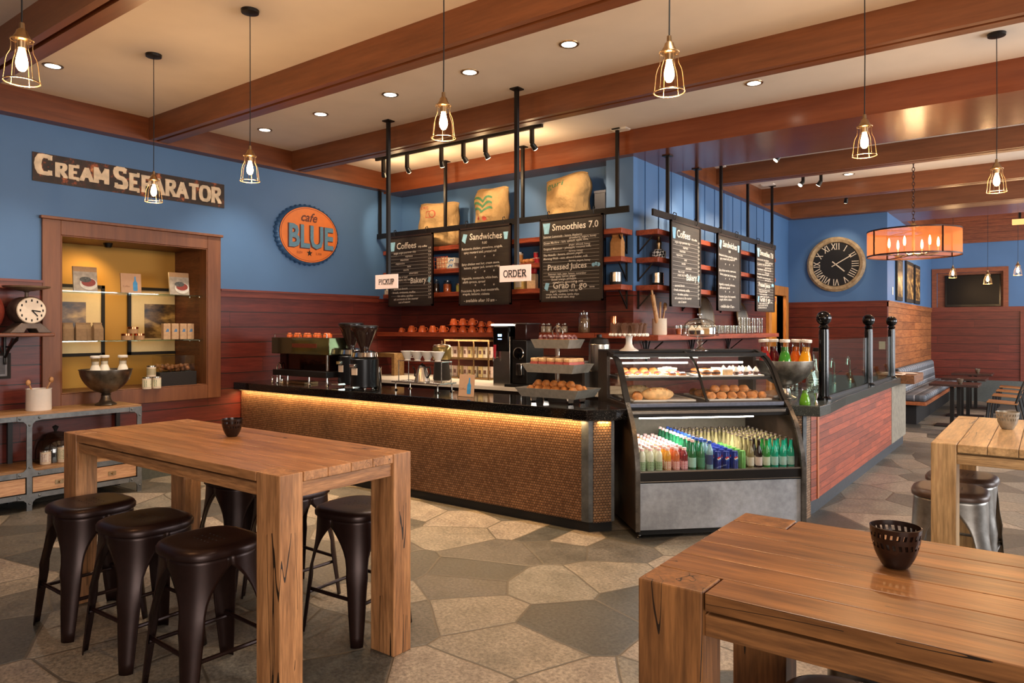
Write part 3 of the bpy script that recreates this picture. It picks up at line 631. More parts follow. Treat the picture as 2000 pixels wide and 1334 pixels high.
# ================================================================ pierced votive cups
def votive(loc, label, m, s=1.0):
    o = thing('votive_cup', label, 'candle holder', loc); c = MB(); n = 48
    prof = [(.001, .0), (.028, .0), (.034, .006), (.048, .03), (.056, .055), (.060, .08), (.062, .098)]; inner = [(.058, .098), (.056, .08), (.052, .055), (.044, .032), (.03, .012), (.001, .010)]
    # two rows of leaf-shaped holes are left open in the outer and inner skins
    def ring(pf, flip):
        vs = []; fs = []
        for r, z in pf:
            for k in range(n): a = 2 * math.pi * k / n; vs.append((r * math.cos(a), r * math.sin(a), z))
        for i in range(len(pf) - 1):
            for k in range(n):
                f = (i * n + k, i * n + (k + 1) % n, (i + 1) * n + (k + 1) % n, (i + 1) * n + k); fs.append(f if not flip else f)
        c.add(vs, fs)
    P2 = [(.001, 0), (.028, 0), (.034, .006), (.044, .023), (.050, .036), (.054, .050), (.0575, .063), (.0595, .075), (.061, .087), (.062, .098), (.0585, .099), (.0575, .087), (.056, .075), (.054, .063), (.0505, .050), (.0465, .036), (.040, .024), (.03, .012), (.001, .01)]
    m_ = len(P2); vs = []; fs = []
    for i, (r, z) in enumerate(P2):
        for k in range(n):
            tw = (z * 9 if .05 < z < .09 else (.09 * 9 if z >= .09 else .05 * 9)); sgn = 1 if z > .063 else -1
            a = 2 * math.pi * (k + sgn * (z - .063) * 26) / n; vs.append((r * math.cos(a) * s, r * math.sin(a) * s, z * s * 1.08))
    hole = {5: 0, 7: 1}; hin = {13: 0, 11: 1}
    for i in range(m_ - 1):
        for k in range(n):
            row = None
            if i in (5, 14 - 1): row = 0
            if i in (7, 11): row = 1
            if row is not None and (k + row) % 2 == 0: continue
            fs.append((i * n + k, i * n + (k + 1) % n, (i + 1) * n + (k + 1) % n, (i + 1) * n + k))
    c.add(vs, fs); c.build('cup', m, o, smooth=40)
    c = MB(); c.lathe([(.018 * s, .011 * s), (.018 * s, .026 * s)], 14); c.build('tealight', M['cream'], o)
    return o
mv = plain('dark_votive_glaze', '2c1c16', .22, .3, var=.2)
votive((-3.93, 2.43, 1.05), 'dark pierced votive cup on the oak table beside the bar', mv, 1.0)
votive((-.335, 2.19, 1.05), 'large dark pierced votive cup on the near table', mv, 1.04)
votive((-.215, 5.62, 1.05), 'pale pierced votive cup on the pale oak table', plain('grey_votive_glaze', '9a9182', .35, .2, var=.2), 1.05)

# ================================================================ pendant lamps
def pendant(loc, ztop, label, group):
    x, y, z0 = loc; o = thing('cage_pendant_lamp', label, 'pendant lamp', (x, y, z0), 0, group); L = ztop - z0
    c = MB(); c.lathe([(.02, L - .03), (.062, L - .022), (.065, L)], 24); c.build('ceiling_canopy', M['black'], o)
    c = MB(); c.tube([(0, 0, .235), (.003, 0, (L) * .5), (0, 0, L - .02)], .0035, 6); c.build('cord', M['rubber'], o)
    c = MB(); c.lathe([(.005, .262), (.010, .262), (.012, .235), (.020, .228), (.025, .212), (.030, .205), (.034, .196), (.036, .188), (.030, .182), (.020, .18), (.018, .15)], 20); c.build('socket', M['brass'], o)
    c = MB()
    for k in range(6):
        a = 2 * math.pi * k / 6 + .3; ca, sa = math.cos(a), math.sin(a)
        c.tube([(r * ca, r * sa, z) for r, z in ((.042, .188), (.040, .16), (.043, .135), (.055, .11), (.060, .09), (.066, .03), (.070, .0))], .0018, 6)
    for r, z in ((.044, .186), (.070, .004)): c.tube([(r * math.cos(2 * math.pi * k / 24), r * math.sin(2 * math.pi * k / 24), z) for k in range(24)], .003, 6, closed=True)
    c.build('wire_cage', M['brass'], o)
    c = MB(); c.lathe([(.001, .048), (.012, .052), (.021, .066), (.024, .084), (.022, .104), (.016, .13), (.012, .15)], 16); c.build('bulb', M['bulb'], o)
    return o
pen = [((-6.12, 3.05), 'hanging before the rusty metal sign'), ((-4.70, 3.05), 'next to the round orange wall sign'),
       ((-3.61, 1.22), 'at the top left picture corner'), ((-2.755, 3.02), 'before the bar in the middle of the picture'),
       ((-1.395, 3.06), 'over the display case, fifth from the sign wall'), ((-.927, 4.92), 'over the side counter aisle'), ((-.333, 6.85), 'farthest right over the aisle, with its ceiling disc in view')]
P0 = None
for (x, y), lb in pen:
    lab = 'wire cage pendant lamp ' + lb; g_ = 'cage pendant lamps'
    if P0 is None: P0 = pendant((x, y, 2.78), ZC, lab, g_)
    else: dup(P0, (x, y, 2.78), None, lab)
    point('pendant_glow', (x, y, 2.765), 17, (1, .60, .28), .045)
PF = None
for k, (u, v, y) in enumerate(((1861, 543, 17), (1929, 555, 16.2), (1988, 538, 16.6))):
    q = at(u, v, y=y); lab = 'small cage pendant lamp over the dining tables, ' + ['nearest the corner', 'middle one in front of the television', 'rightmost'][k]
    PF = pendant((q.x, q.y, q.z), 4.5, lab, 'dining room pendants'); point('pendant_glow', (q.x, q.y, q.z - .02), 14, (1, .60, .28), .04)

# downlights
DLS = [(-7.39, 4.99), (-6.36, 4.99), (-5.27, 4.99), (-4.23, 4.99), (-3.16, 4.99), (-7.10, 2.64), (-2.25, 6.84), (-2.43, 11.74), (-.3, 1.2), (-1.0, 2.9), (1.0, 5.0)]
D0 = None
for k, (x, y) in enumerate(DLS):
    if k < 5: lab = 'recessed downlight over the bar, %s from the sign wall' % ORD[k]
    elif k == 5: lab = 'recessed downlight at the edge of the ceiling bay beside the top left pendant'
    elif k == 6: lab = 'recessed downlight between two beams above the side counter'
    elif k == 7: lab = 'recessed downlight farther back in front of the wall clock'
    else: lab = 'recessed downlight over the seating bay'
    if k < 8:
        if D0 is None:
            D0 = thing('recessed_downlight', lab, 'downlight', (x, y, ZC), 0, 'recessed ceiling downlights')
            c = MB(); c.lathe([(.062, -.006), (.082, -.006), (.085, 0), (.06, .0)], 28, caps=False); c.build('trim_ring', M['brass'], D0)
            c = MB(); c.lathe([(.0005, -.0042), (.062, -.004)], 28, caps=False); c.build('lens', M['lampd'], D0)
        else: dup(D0, (x, y, ZC), None, lab)
    spot('downlight_beam', (x, y, ZC - .03), (x, y, 0), 100 if k < 8 else 70, 95, (1, .87, .70), .06, .7)

# ================================================================ track lights, hanging rails and menu boards
def rod(mb, x, y, z0, z1, r=.018, plate=True):
    mb.box(x - r, x + r, y - r, y + r, z0, z1)
    if plate: mb.box(x - .05, x + .05, y - .05, y + .05, z1 - .012, z1)
YRL = 7.42
o = thing('menu_rail', 'black steel hanging rail carrying the menu boards in front of the back shelves', 'rail', (0, YRL, 3.09))
c = MB(); c.box(-8.11, -3.88, -.012, .012, -.045, .03); c.build('crossbar', M['black'], o, smooth=0)
for x in (-8.09, -6.76, -5.42, -4.05):
    c = MB(); rod(c, x, .03, .0, ZC - 3.09); c.build('hanger_rod', M['black'], o, smooth=0)
o2 = thing('side_menu_rail', 'black steel hanging rail carrying the menu boards along the side wall', 'rail', (-3.6, 0, 3.03))
c = MB(); c.box(-.012, .012, 7.45, 12.0, -.045, .03); c.build('crossbar', M['black'], o2, smooth=0)
for y, zt in ((7.92, 3.755), (8.80, 3.755), (9.65, ZC), (10.75, ZC), (11.93, ZC)):
    c = MB(); rod(c, -.03, y, .0, zt - 3.03); c.build('hanger_rod', M['black'], o2, smooth=0)

def board(name_label, loc, rz, W, H, title_parts, lines, rules=0):
    """title_parts: (text, size, x, z, blue doodle centre or None); lines: (text, size, x, z, align)"""
    o = thing('menu_board', name_label, 'menu board', loc, rz); fr = .022
    c = MB(); c.box(-W / 2, W / 2, -.008, .012, -H, 0); c.build('slate', M['boardface'], o, smooth=0)
    c = MB()
    for b in ((-W / 2, W / 2, -fr, 0), (-W / 2, W / 2, -H, -H + fr)): c.box(b[0], b[1], -.018, .014, b[2], b[3])
    for s in (-1, 1): c.box(*sorted((s * W / 2, s * (W / 2 - fr))), -.018, .014, -H, 0)
    c.build('frame', wood('dark_board_frame', '2e1f17', '1c120d', 'z', .4), o, smooth=0)
    for s in (-1, 1):
        c = MB(); c.tube([(s * W * .36, 0, .0), (s * W * .36, -.02, .03), (s * W * .36, -.02, .085), (s * W * .36, .012, .10), (s * W * .36, .025, .075)], .006, 6); c.build('hook', M['black'], o)
    c = MB(); y = -.0095; rnd = random.Random(len(name_label))
    for t_, sz, x, z in title_parts: put_text(c, t_, sz, (x, y, z), (1, 0, rnd.uniform(-.03, .03)), (rnd.uniform(0, .12), 0, 1), bold=sz * .012)
    for t_, sz, x, z, al in lines: put_text(c, t_, sz, (x, y, z), (1, 0, rnd.uniform(-.012, .03)), (.12, 0, 1), align=al, bold=sz * .008)
    for z in [(-.24 - k * (H - .34) / max(1, rules)) for k in range(rules)]: c.box(-W / 2 + .05, W / 2 - .05, y - .0004, y, z, z + .0018)
    c.build('chalk_lettering', M['chalk'], o, smooth=0)
    return o
def doodle(o, cx, cz, s, kind):
    c = MB(); y = -.0105
    if kind == 'cup': c.prism_y([(cx - s * .5, cz + s * .6), (cx - s * .3, cz - s * .6), (cx + s * .3, cz - s * .6), (cx + s * .5, cz + s * .6)], y - .001, y)
    elif kind == 'fruit':
        for dx, dz in ((-.6, 0), (.1, .15), (.7, 0)): c.prism_y([(cx + s * dx + s * .42 * math.cos(a * .524), cz + s * dz + s * .42 * math.sin(a * .524)) for a in range(12)], y - .001, y)
    else: c.prism_y([(cx - s * .5, cz - s * .3), (cx + s * .1, cz - s * .7), (cx + s * .5, cz + s * .5), (cx - s * .2, cz + s * .6)], y - .001, y)
    d = c.build('chalk_drawing', M['chalkblue'], o, smooth=0); return d
prices = lambda n, z0, dz: [('%d.%s' % (3 + k % 4, '50'), .034, .36, z0 - k * dz, 'LEFT') for k in range(n)]
def coffee_board(lab, loc, rz):
    b = board(lab, loc, rz, .89, 1.03, [('Coffees', .13, -.28, -.19), ('Bakery', .115, -.0, -.70)],
        [('drip coffee', .04, .16, -.19, 'LEFT'), ('single origin pourover drip', .042, -.34, -.265, 'LEFT'), ('espresso', .042, -.1, -.315, 'LEFT'), ('macchiato', .042, -.2, -.365, 'LEFT'), ('cappuccino', .042, -.3, -.415, 'LEFT'), ('latte', .042, -.06, -.465, 'LEFT'),
         ('mocha', .042, -.14, -.515, 'LEFT'), ('americano', .042, -.02, -.565, 'LEFT'), ('tea or iced', .042, -.24, -.615, 'LEFT'), ('cream, soy, nut', .042, -.26, -.66, 'LEFT'), ('assorted donuts', .044, -.34, -.79, 'LEFT'), ('breads, croissants, muffins', .044, -.36, -.84, 'LEFT'),
         ('tea cakes, quiches', .044, -.26, -.89, 'LEFT'), ('ask someone at the counter', .044, -.34, -.94, 'LEFT'), ('out of season', .044, -.24, -.985, 'LEFT')] + prices(15, -.22, .05), rules=14)
    doodle(b, -.36, -.15, .11, 'cup'); doodle(b, .385, -.66, .07, 'muffin'); return b
def sandwich_board(lab, loc, rz):
    b = board(lab, loc, rz, .885, 1.05, [('Sandwiches', .12, -.26, -.165)],
        [('9.00', .05, 0, -.235, 'CENTER'), ('Rotisserie chicken, provolone, arugula,', .045, -.4, -.30, 'LEFT'), ('spicy mustard aioli, pretzel roll', .045, -.36, -.35, 'LEFT'), ('*        *        *', .06, 0, -.43, 'CENTER'),
         ('Spicy chicken wet hot, cream sauce,', .045, -.4, -.51, 'LEFT'), ('lettuce, pepper jack, tomato wrap', .045, -.36, -.56, 'LEFT'), ('*        *        *', .06, 0, -.63, 'CENTER'), ('Vegetable, mozzarella, white bean,', .045, -.4, -.70, 'LEFT'), ('alfalfa sprouts, spread', .045, -.38, -.75, 'LEFT'),
         ('*        *        *', .06, 0, -.81, 'CENTER'), ('Prosciutto, fig jam, fresh mozzarella,', .045, -.41, -.87, 'LEFT'), ('arugula, balsamic, ciabatta', .045, -.38, -.91, 'LEFT'), ('- available after 10 am -', .06, -.36, -1.005, 'LEFT')])
    doodle(b, -.345, -.14, .10, 'muffin'); doodle(b, .36, -.15, .08, 'cup'); return b
def smoothie_board(lab, loc, rz):
    L = [('Summer Lemonade - lemon, blueberry', .036, -.40, -.235), ('        strawberry, yogurt, honey', .036, -.1, -.27), ('Green Machine - kale, spinach, apple, lime,', .038, -.40, -.315), ('        ginger, almond, honey', .034, -.1, -.35),
         ('Tropical Mountain - pineapple, coconut milk,', .038, -.40, -.39), ('        banana, mango', .034, -.1, -.425), ('The Nutella - banana, almond, yogurt', .038, -.40, -.465), ('Morning Walk - oats, almond butter, milk', .038, -.40, -.51), ('        berries, yogurt, honey', .034, -.1, -.545),
         ('Summer: kale, pear, lemon, cucumber', .036, -.33, -.70), ('Vital: apple, carrot, ginger', .036, -.30, -.735), ('Sweet: orange, pineapple', .036, -.28, -.77), ('strawberry, watermelon, mint', .036, -.26, -.805),
         ('yogurt, vegetables, fruit, dip', .036, -.30, -.915), ('wraps, milk, cookies, kettle chips', .036, -.36, -.95), ('iced drinks, fresh salad, soup', .036, -.36, -.985)]
    b = board(lab, loc, rz, .90, 1.03, [('Smoothies 7.0', .115, -.27, -.15), ('Pressed Juices', .10, -.34, -.64), ("Grab n' go ...", .115, -.26, -.87)], [l + ('LEFT',) for l in L], rules=16)
    doodle(b, -.35, -.12, .11, 'cup'); doodle(b, .355, -.60, .055, 'fruit'); doodle(b, -.345, -.84, .08, 'muffin'); return b
zt = 3.05
coffee_board('brown menu board headed Coffees hanging before the back shelves', (-7.393, YRL - .02, zt), 0)
sandwich_board('brown menu board headed Sandwiches hanging before the back shelves', (-6.01, YRL - .02, zt + .01), 0)
smoothie_board('brown menu board headed Smoothies hanging before the back shelves', (-4.66, YRL - .02, zt + .01), 0)
coffee_board('brown coffee menu board on the side wall rail, nearest of three', (-3.585, 8.34, 2.99), R(90))
sandwich_board('brown sandwich menu board on the side wall rail, middle one', (-3.585, 9.83, 2.99), R(90))
smoothie_board('brown smoothie menu board on the side wall rail, farthest of three', (-3.585, 11.42, 2.99), R(90))
# pickup and order signs on long ceiling rods
for nm, x, wd, z in (('ORDER', -4.155, .375, 2.235), ('PICKUP', -5.955, .36, 2.225)):
    o = thing('hanging_sign', 'pink-white card sign reading %s on a long black ceiling rod' % nm, 'sign', (x, 5.59, z))
    c = MB(); rod(c, 0, .02, .0, ZC - z); c.build('rod', M['black'], o, smooth=0)
    c = MB(); c.box(-wd / 2, wd / 2, -.012, .0, -.08, .08); c.build('card', plain('pinkish_card', 'ecd3cc', .7, var=.02), o, smooth=0)
    h = .068 if nm == 'ORDER' else .058; gw = glyph_width(nm, h, 1.05); c = MB(); glyphs(c, nm, h, (-gw / 2, -.0125, -h / 2), (1, 0, 0), (0, 0, 1), th=.13, wide=1.05, depth=.001, serif=.07); c.build('lettering', M['ink'], o, smooth=0)
# ceiling track with spot heads
def head(parent_loc, tgt, k, lab, group, drop=.16, power=55, col=(1, .70, .38), lens=True):
    o = thing('track_spotlight', lab, 'spotlight', parent_loc, 0, group); d = (Vector(tgt) - Vector(parent_loc)); d.normalize()
    c = MB(); c.box(-.02, .02, -.02, .02, -drop, 0); c.build('arm', M['black'], o, smooth=0)
    b = Vector((0, 0, -drop)); e = b + d * .075; c = MB(); c.tube([tuple(b - d * .01), tuple(b), tuple(e)], [.018, .028, .036], 14); c.build('lamp_head', M['black'], o)
    c = MB(); c.tube([tuple(e + d * .001), tuple(e + d * .004)], .031, 14); c.build('lens', emit('spot_lens', (1, .80, .50), 18), o)
    spot('track_beam', tuple(Vector(parent_loc) + e + d * .02), tgt, power, 58, col, .02, .6)
    return o
a = at(727, 314, z=4.02); b = at(1060, 250, z=4.02)
c = MB(); c.box(-7.42, -4.64, 6.74, 6.775, 4.005, ZC); t_ = c.build('lighting_track', M['black'], smooth=0); tag(t_, 'black lighting track on the ceiling above the coffee sacks', 'track')
tg = [(-8.0, 7.7, 3.1), (-7.1, 7.9, 3.05), (-6.6, 7.6, 2.7), (-5.9, 7.9, 3.15), (-5.3, 7.7, 2.7), (-4.6, 7.8, 3.1)]
for k, (u, v) in enumerate(((749, 298), (795, 303), (862, 285), (905, 280), (948, 272), (1039, 255))):
    q = at(u, v, y=6.757); head((q.x, 6.757, 4.005), tg[k], k, 'small black track spotlight above the sacks, %s from the sign wall' % ORD[k], 'track spotlights above the sacks', .17, 38, (1, .76, .50))
# spotlights farther back, lighting the side wall boards
for k, (x, y, z, t) in enumerate(((-2.75, 9.35, 4.04, (-3.9, 8.6, 2.5)), (-2.95, 11.2, 4.04, (-3.9, 10.0, 2.4)), (-2.72, 11.3, 4.04, (-3.9, 11.6, 2.4)), (-2.75, 13.1, 4.04, (-3.1, 14, 2.9)))):
    head((x, y, z), t, k, ['black track spotlight behind the soffit, nearest', 'black track spotlight of the pair behind the next beam, left one', 'black track spotlight of the pair behind the next beam, right one', 'black track spotlight closest to the wall clock'][k], 'spotlights toward the side wall', .14, [110, 90, 110, 25][k], (1, .80, .56))
for k in range(4): point('track_spill', (-7.2 + k * .75, 6.95, 3.72), 7, (1, .66, .34), .05)
spot('side_wall_wash', (-2.3, 9.4, 3.7), (-3.97, 9.3, 2.3), 110, 80, (1, .82, .62), .05)
# ================================================================ refrigerated display case, turned 45 degrees at the counter corner
CO = Vector((-2.655, 5.185, 0)); CA = R(45)
def cw(s, d, z=0): return (CO.x + s * math.cos(CA) - d * math.sin(CA), CO.y + s * math.sin(CA) + d * math.cos(CA), z)
CL = 1.455
PROF = [(0, .07), (0, .45), (0, .55), (.02, .66), (.07, .80), (.13, .91), (.20, .99), (.28, 1.06)]
UP = [(.28, 1.06), (.36, 1.15), (.43, 1.25), (.50, 1.34), (.59, 1.41), (.70, 1.455), (.84, 1.485)]
o = thing('display_case', 'refrigerated bakery and drinks display case with curved glass and mottled grey base', 'display case', tuple(CO), CA)
CASE = o
def strip_profile(c, pts, x0, x1, off):   # band following the side profile, off metres outward
    n = len(pts); P2 = []
    for i, (y, z) in enumerate(pts):
        a = pts[max(0, i - 1)]; b = pts[min(n - 1, i + 1)]; ty, tz = b[0] - a[0], b[1] - a[1]; L = math.hypot(ty, tz); P2.append((y - tz / L * off, z + ty / L * off))
    vs = [(x, *p) for x in (x0, x1) for p in pts] + [(x, *p) for x in (x0, x1) for p in P2]
    fs = []
    for i in range(n - 1):
        fs += [(i, i + 1, n + i + 1, n + i), (2 * n + i, 3 * n + i, 3 * n + i + 1, 2 * n + i + 1), (i, 2 * n + i, 2 * n + i + 1, i + 1), (n + i, n + i + 1, 3 * n + i + 1, 3 * n + i)]
    fs += [(0, n, 3 * n, 2 * n), (n - 1, 3 * n - 1, 4 * n - 1, 2 * n - 1)]; c.add(vs, fs)
side = [(p[0], p[1]) for p in PROF] + [(1.15, 1.06), (1.15, .07)]
dk = galv('dark_case_steel', '241a14', '4a382b', .4, .5, 5)
for x0, x1, nm in ((0, .03, 'a'), (CL - .03, CL, 'b')):
    c = MB(); c.prism_x(side, x0, x1); c.build('side_panel', dk, o, smooth=0)
    c = MB(); strip_profile(c, PROF, x0 - .004, x1 + .004, .022); c.build('side_trim', galv('case_edge_steel_' + nm, '4c4742', '857e76', .3, .8, 6), o, smooth=40)
    c = MB(); strip_profile(c, UP, x0 - .002, x1 + .002, .020); c.build('upper_trim', M['black'], o, smooth=40)
    c = MB(); c.prism_x([(.84, 1.06), (1.15, 1.06), (1.15, 1.49), (.84, 1.485)], x0, x1); c.build('rear_post', dk, o, smooth=0)
    c = MB(); c.prism_x([(.29, 1.065)] + UP[1:] + [(.84, 1.07)], x0 + .012, x0 + .016); c.build('side_glass', M['glass'], o, smooth=0)
c = MB(); c.box(.03, CL - .03, .002, .02, .075, .45); c.build('base_panel', M['casebase'], o, smooth=0)
c = MB(); c.box(.03, CL - .03, .02, 1.13, .09, .45); c.build('base_cabinet', M['dark'], o, smooth=0)
c = MB(); c.box(.04, CL - .04, .03, 1.1, .03, .09); c.build('kick_plate', M['rubber'], o, smooth=0)
for x in (.06, CL - .06):
    for y in (.08, 1.05):
        c = MB(); c.lathe([(.025, 0), (.02, .006), (.012, .01), (.012, .035)], 12, (x, y, 0)); c.build('foot', M['steel'], o)
c = MB(); c.box(.03, CL - .03, -.004, .05, .455, .545); c.build('front_rail', M['black'], o, smooth=0, bevel=.006)
c = MB(); c.box(.03, CL - .03, -.008, -.003, .462, .468).box(.03, CL - .03, -.008, .03, .538, .55); c.build('rail_trim', M['steel'], o, smooth=0)
c = MB(); c.box(.03, CL - .03, .012, .018, .55, .70); c.build('front_glass_lip', M['glass'], o, smooth=0)
c = MB(); c.box(.03, CL - .03, .018, 1.10, .50, .53); c.build('well_floor', plain('dark_well_floor', '23211f', .4), o, smooth=0)
c = MB(); c.box(.03, CL - .03, 1.0, 1.05, .53, 1.06); c.build('well_back', plain('well_back_panel', '5a5244', .5), o, smooth=0)
c = MB(); c.box(.03, CL - .03, .26, 1.12, 1.02, 1.07).box(.03, CL - .03, .20, .32, .955, 1.02); c.build('mid_deck', M['black'], o, smooth=0, bevel=.004)
c = MB(); c.box(.03, CL - .045, .245, .262, 1.035, 1.068); c.build('mid_bumper', plain('blue_grey_bumper', '6a7080', .35, .3), o, smooth=0, bevel=.005)
c = MB(); c.box(.03, CL - .06, .19, .202, .985, 1.01); c.build('lower_bumper', M['steel'], o, smooth=0, bevel=.003)
c = MB(); c.box(.12, CL - .32, .255, .275, .938, .952); c.build('light_tube', M['tube'], o)
for a_, b_ in ((.08, .68), (.78, CL - .25)):
    c = MB(); c.box(a_, b_, .60, .62, 1.385, 1.398); c.build('light_tube', M['tube'], o)
def upper(t):  # point on the upper curve
    q = t * (len(UP) - 1); i = min(int(q), len(UP) - 2); f = q - i; return (UP[i][0] + (UP[i + 1][0] - UP[i][0]) * f, UP[i][1] + (UP[i + 1][1] - UP[i][1]) * f)
for a_, b_ in ((.035, CL / 2 - .012), (CL / 2 + .012, CL - .035)):
    c = MB(); c.grid(lambda s, t: (a_ + (b_ - a_) * s, upper(t * .93)[0] + .006, upper(t * .93)[1] - .004), 2, 18); c.build('curved_glass', M['glass'], o, smooth=60)
c = MB(); strip_profile(c, UP, CL / 2 - .01, CL / 2 + .01, .012); c.build('mullion', M['black'], o, smooth=40)
c = MB(); strip_profile(c, UP, .03, .055, .006); strip_profile(c, UP, CL - .055, CL - .03, .006); c.build('glass_edge', M['black'], o, smooth=40)
c = MB(); c.box(.0, CL, .80, 1.15, 1.475, 1.50).box(0, CL, .64, .82, 1.44, 1.475); c.build('top_panel', M['black'], o, smooth=0, bevel=.004)
c = MB(); c.box(.03, CL - .03, .46, .98, 1.245, 1.27); c.build('glass_shelf', M['black'], o, smooth=0)
c = MB(); c.box(.03, CL - .03, 1.12, 1.125, 1.07, 1.475); c.build('rear_door_glass', M['glass'], o, smooth=0)
area('case_well_light', cw(CL / 2, .28, .935), cw(CL / 2, .45, .4), 1.2, .02, 10, (1, .94, .84), 160)
area('case_top_light', cw(CL / 2, .61, 1.38), cw(CL / 2, .66, 1.0), 1.25, .02, 9, (1, .93, .84), 160)

# ---------------- drinks standing in the case
def bottle(kind, label, group):
    o = thing({'can': 'drink_can'}.get(kind, 'drink_bottle'), label, {'can': 'can'}.get(kind, 'bottle'), (0, 0, -5), 0, group)
    if kind in ('coconut', 'mango', 'peach', 'berry'):
        colb = {'coconut': 'd8dcc6', 'mango': 'd99a32', 'peach': 'c96a3c', 'berry': '7c1f2c'}[kind]; lb = {'coconut': 'a8bf98', 'mango': 'e6cdb4', 'peach': 'e9c0b8', 'berry': 'e8b9c0'}[kind]
        c = MB(); c.lathe([(.024, 0), (.028, .006), (.028, .125), (.024, .15), (.016, .165), (.015, .172)], 14); c.build('body', plain('juice_' + kind, colb, .15), o)
        c = MB(); c.lathe([(.0286, .02), (.0286, .085)], 14, caps=False); c.build('label', dotted('label_' + kind, lb, {'coconut': '4d7040', 'mango': 'c4553a', 'peach': 'c23c3c', 'berry': 'b01f3a'}[kind]), o)
        c = MB(); c.lathe([(.0175, .172), (.0175, .19), (.014, .193)], 12); c.build('cap', M['pinkcap'], o)
    elif kind in ('sparkling', 'greenblue'):
        c = MB(); c.lathe([(.026, 0), (.031, .008), (.031, .13), (.026, .165), (.013, .21), (.012, .235)], 14); c.build('body', plain('green_bottle_glass', '1f6b45', .08), o)
        c = MB(); c.lathe([(.0316, .03), (.0316, .11)], 14, caps=False); c.build('label', plain('label_aqua', '9fd0c4', .5) if kind == 'sparkling' else plain('label_green', '2c7a58', .5), o)
        c = MB(); c.lathe([(.0155, .235), (.0155, .253), (.012, .256)], 12); c.build('cap', M['pinkcap'] if kind == 'sparkling' else M['bluecap'], o)
    elif kind == 'water':
        c = MB(); c.lathe([(.026, 0), (.03, .008), (.03, .14), (.027, .17), (.014, .205), (.013, .22)], 14); c.build('body', plain('clear_blue_plastic', '7fa6b4', .1), o)
        c = MB(); c.lathe([(.0306, .05), (.0306, .13)], 14, caps=False); c.build('label', plain('label_navy', '22396e', .5), o)
        c = MB(); c.lathe([(.017, .22), (.017, .24), (.013, .243)], 12); c.build('cap', M['bluecap'], o)
    elif kind in ('bluecan', 'can'):
        c = MB(); c.lathe([(.022, 0), (.029, .008), (.029, .135), (.024, .15), (.0245, .153)], 16); c.build('body', M['canblue'] if kind == 'bluecan' else M['cangreen'], o)
        c = MB(); c.lathe([(.0235, .150), (.001, .149)], 16, caps=False); c.build('lid', M['steel'], o)
        if kind == 'bluecan':
            c = MB()
            for mi, (z0, z1) in enumerate(((0, .35), (.35, .62), (.62, 1))):
                c.mat = mi
                c.grid(lambda s, t: ((lambda zz, rr: (.0294 * math.sin((2 * s - 1) * rr), -.0294 * math.cos((2 * s - 1) * rr), .095 + (zz - .5) * .036))(z0 + (z1 - z0) * t + .12 * math.sin(math.pi * (s * 2 - 1)) * (1 if 0 < z0 + (z1 - z0) * t < 1 else 0), .62 * math.sqrt(max(0, 1 - (2 * (z0 + (z1 - z0) * t) - 1) ** 2)))), 8, 3)
            c.build('round_emblem', [plain('emblem_blue', '2f62b8', .4), plain('emblem_white', 'f0ece8', .4), plain('emblem_red', 'c8202e', .4)], o, smooth=0)
    else:
        colb = {'clear': 'a09468', 'cola': '24100a', 'lime': '2f8f3c', 'teal': '1fa88a'}[kind]
        c = MB(); c.lathe([(.025, 0), (.028, .006), (.028, .12), (.024, .15), (.013, .19), (.012, .235), (.0135, .238)], 14); c.build('body', liquid('soda_' + kind, colb, .15 if kind != 'clear' else .4), o)
        c = MB(); c.lathe([(.0286, .03), (.0286, .10)], 14, caps=False); c.build('label', plain('label_' + kind, {'clear': 'cfc8b4', 'cola': 'd8c6be', 'lime': 'c9d8c0', 'teal': 'a9cfc8'}[kind], .6), o)
        c = MB(); c.lathe([(.0145, .236), (.0155, .238), (.0135, .248), (.001, .249)], 12); c.build('crown_cap', M['darkcap'], o)
    return o
def dotted(name, bg_, fg):
    t = NT(name); vo = t.n('ShaderNodeTexVoronoi'); vo.inputs['Scale'].default_value = 75; vo.inputs['Randomness'].default_value = .15; t.l(t.coord(), vo.inputs['Vector'])
    t.color(t.mix(t.math('LESS_THAN', vo.outputs['Distance'], .35), lin(bg_), lin(fg))); t.set(rough=.6); return t.m
M['pinkcap'] = plain('pink_white_cap', 'e8c4c0', .5); M['bluecap'] = plain('blue_cap', '24499c', .4); M['darkcap'] = plain('dark_cap', '4a3b30', .4, .4)
M['canblue'] = plain('blue_can', '1f2f7e', .28, .4); M['cangreen'] = plain('green_can', '5f9a4a', .3, .3)
desc = {'coconut': 'pale green juice bottle with pink-white cap', 'mango': 'yellow juice bottle with pink-white cap', 'peach': 'orange juice bottle with pink-white cap', 'berry': 'dark red juice bottle with pink-white cap',
        'sparkling': 'green sparkling water bottle with white cap', 'greenblue': 'green water bottle with blue cap', 'water': 'clear water bottle with blue cap', 'bluecan': 'blue drink can with round emblem',
        'can': 'green drink can', 'clear': 'clear glass soda bottle with crown cap', 'cola': 'dark cola bottle with crown cap', 'lime': 'bright green glass soda bottle', 'teal': 'teal green glass soda bottle'}
cols = ['coconut', 'coconut', 'coconut', 'mango', 'peach', 'berry', 'sparkling', 'greenblue', 'water', 'bluecan', 'bluecan', 'bluecan', 'can', 'clear', 'cola', 'lime', 'teal', 'teal', 'teal']
back = {6: 'sparkling', 7: 'greenblue', 8: 'greenblue', 9: 'clear', 10: 'clear', 11: 'clear', 12: 'clear', 13: 'clear', 14: 'clear', 15: 'clear', 16: 'clear', 17: 'clear', 18: 'clear'}
protos = {}; rnd = random.Random(3)
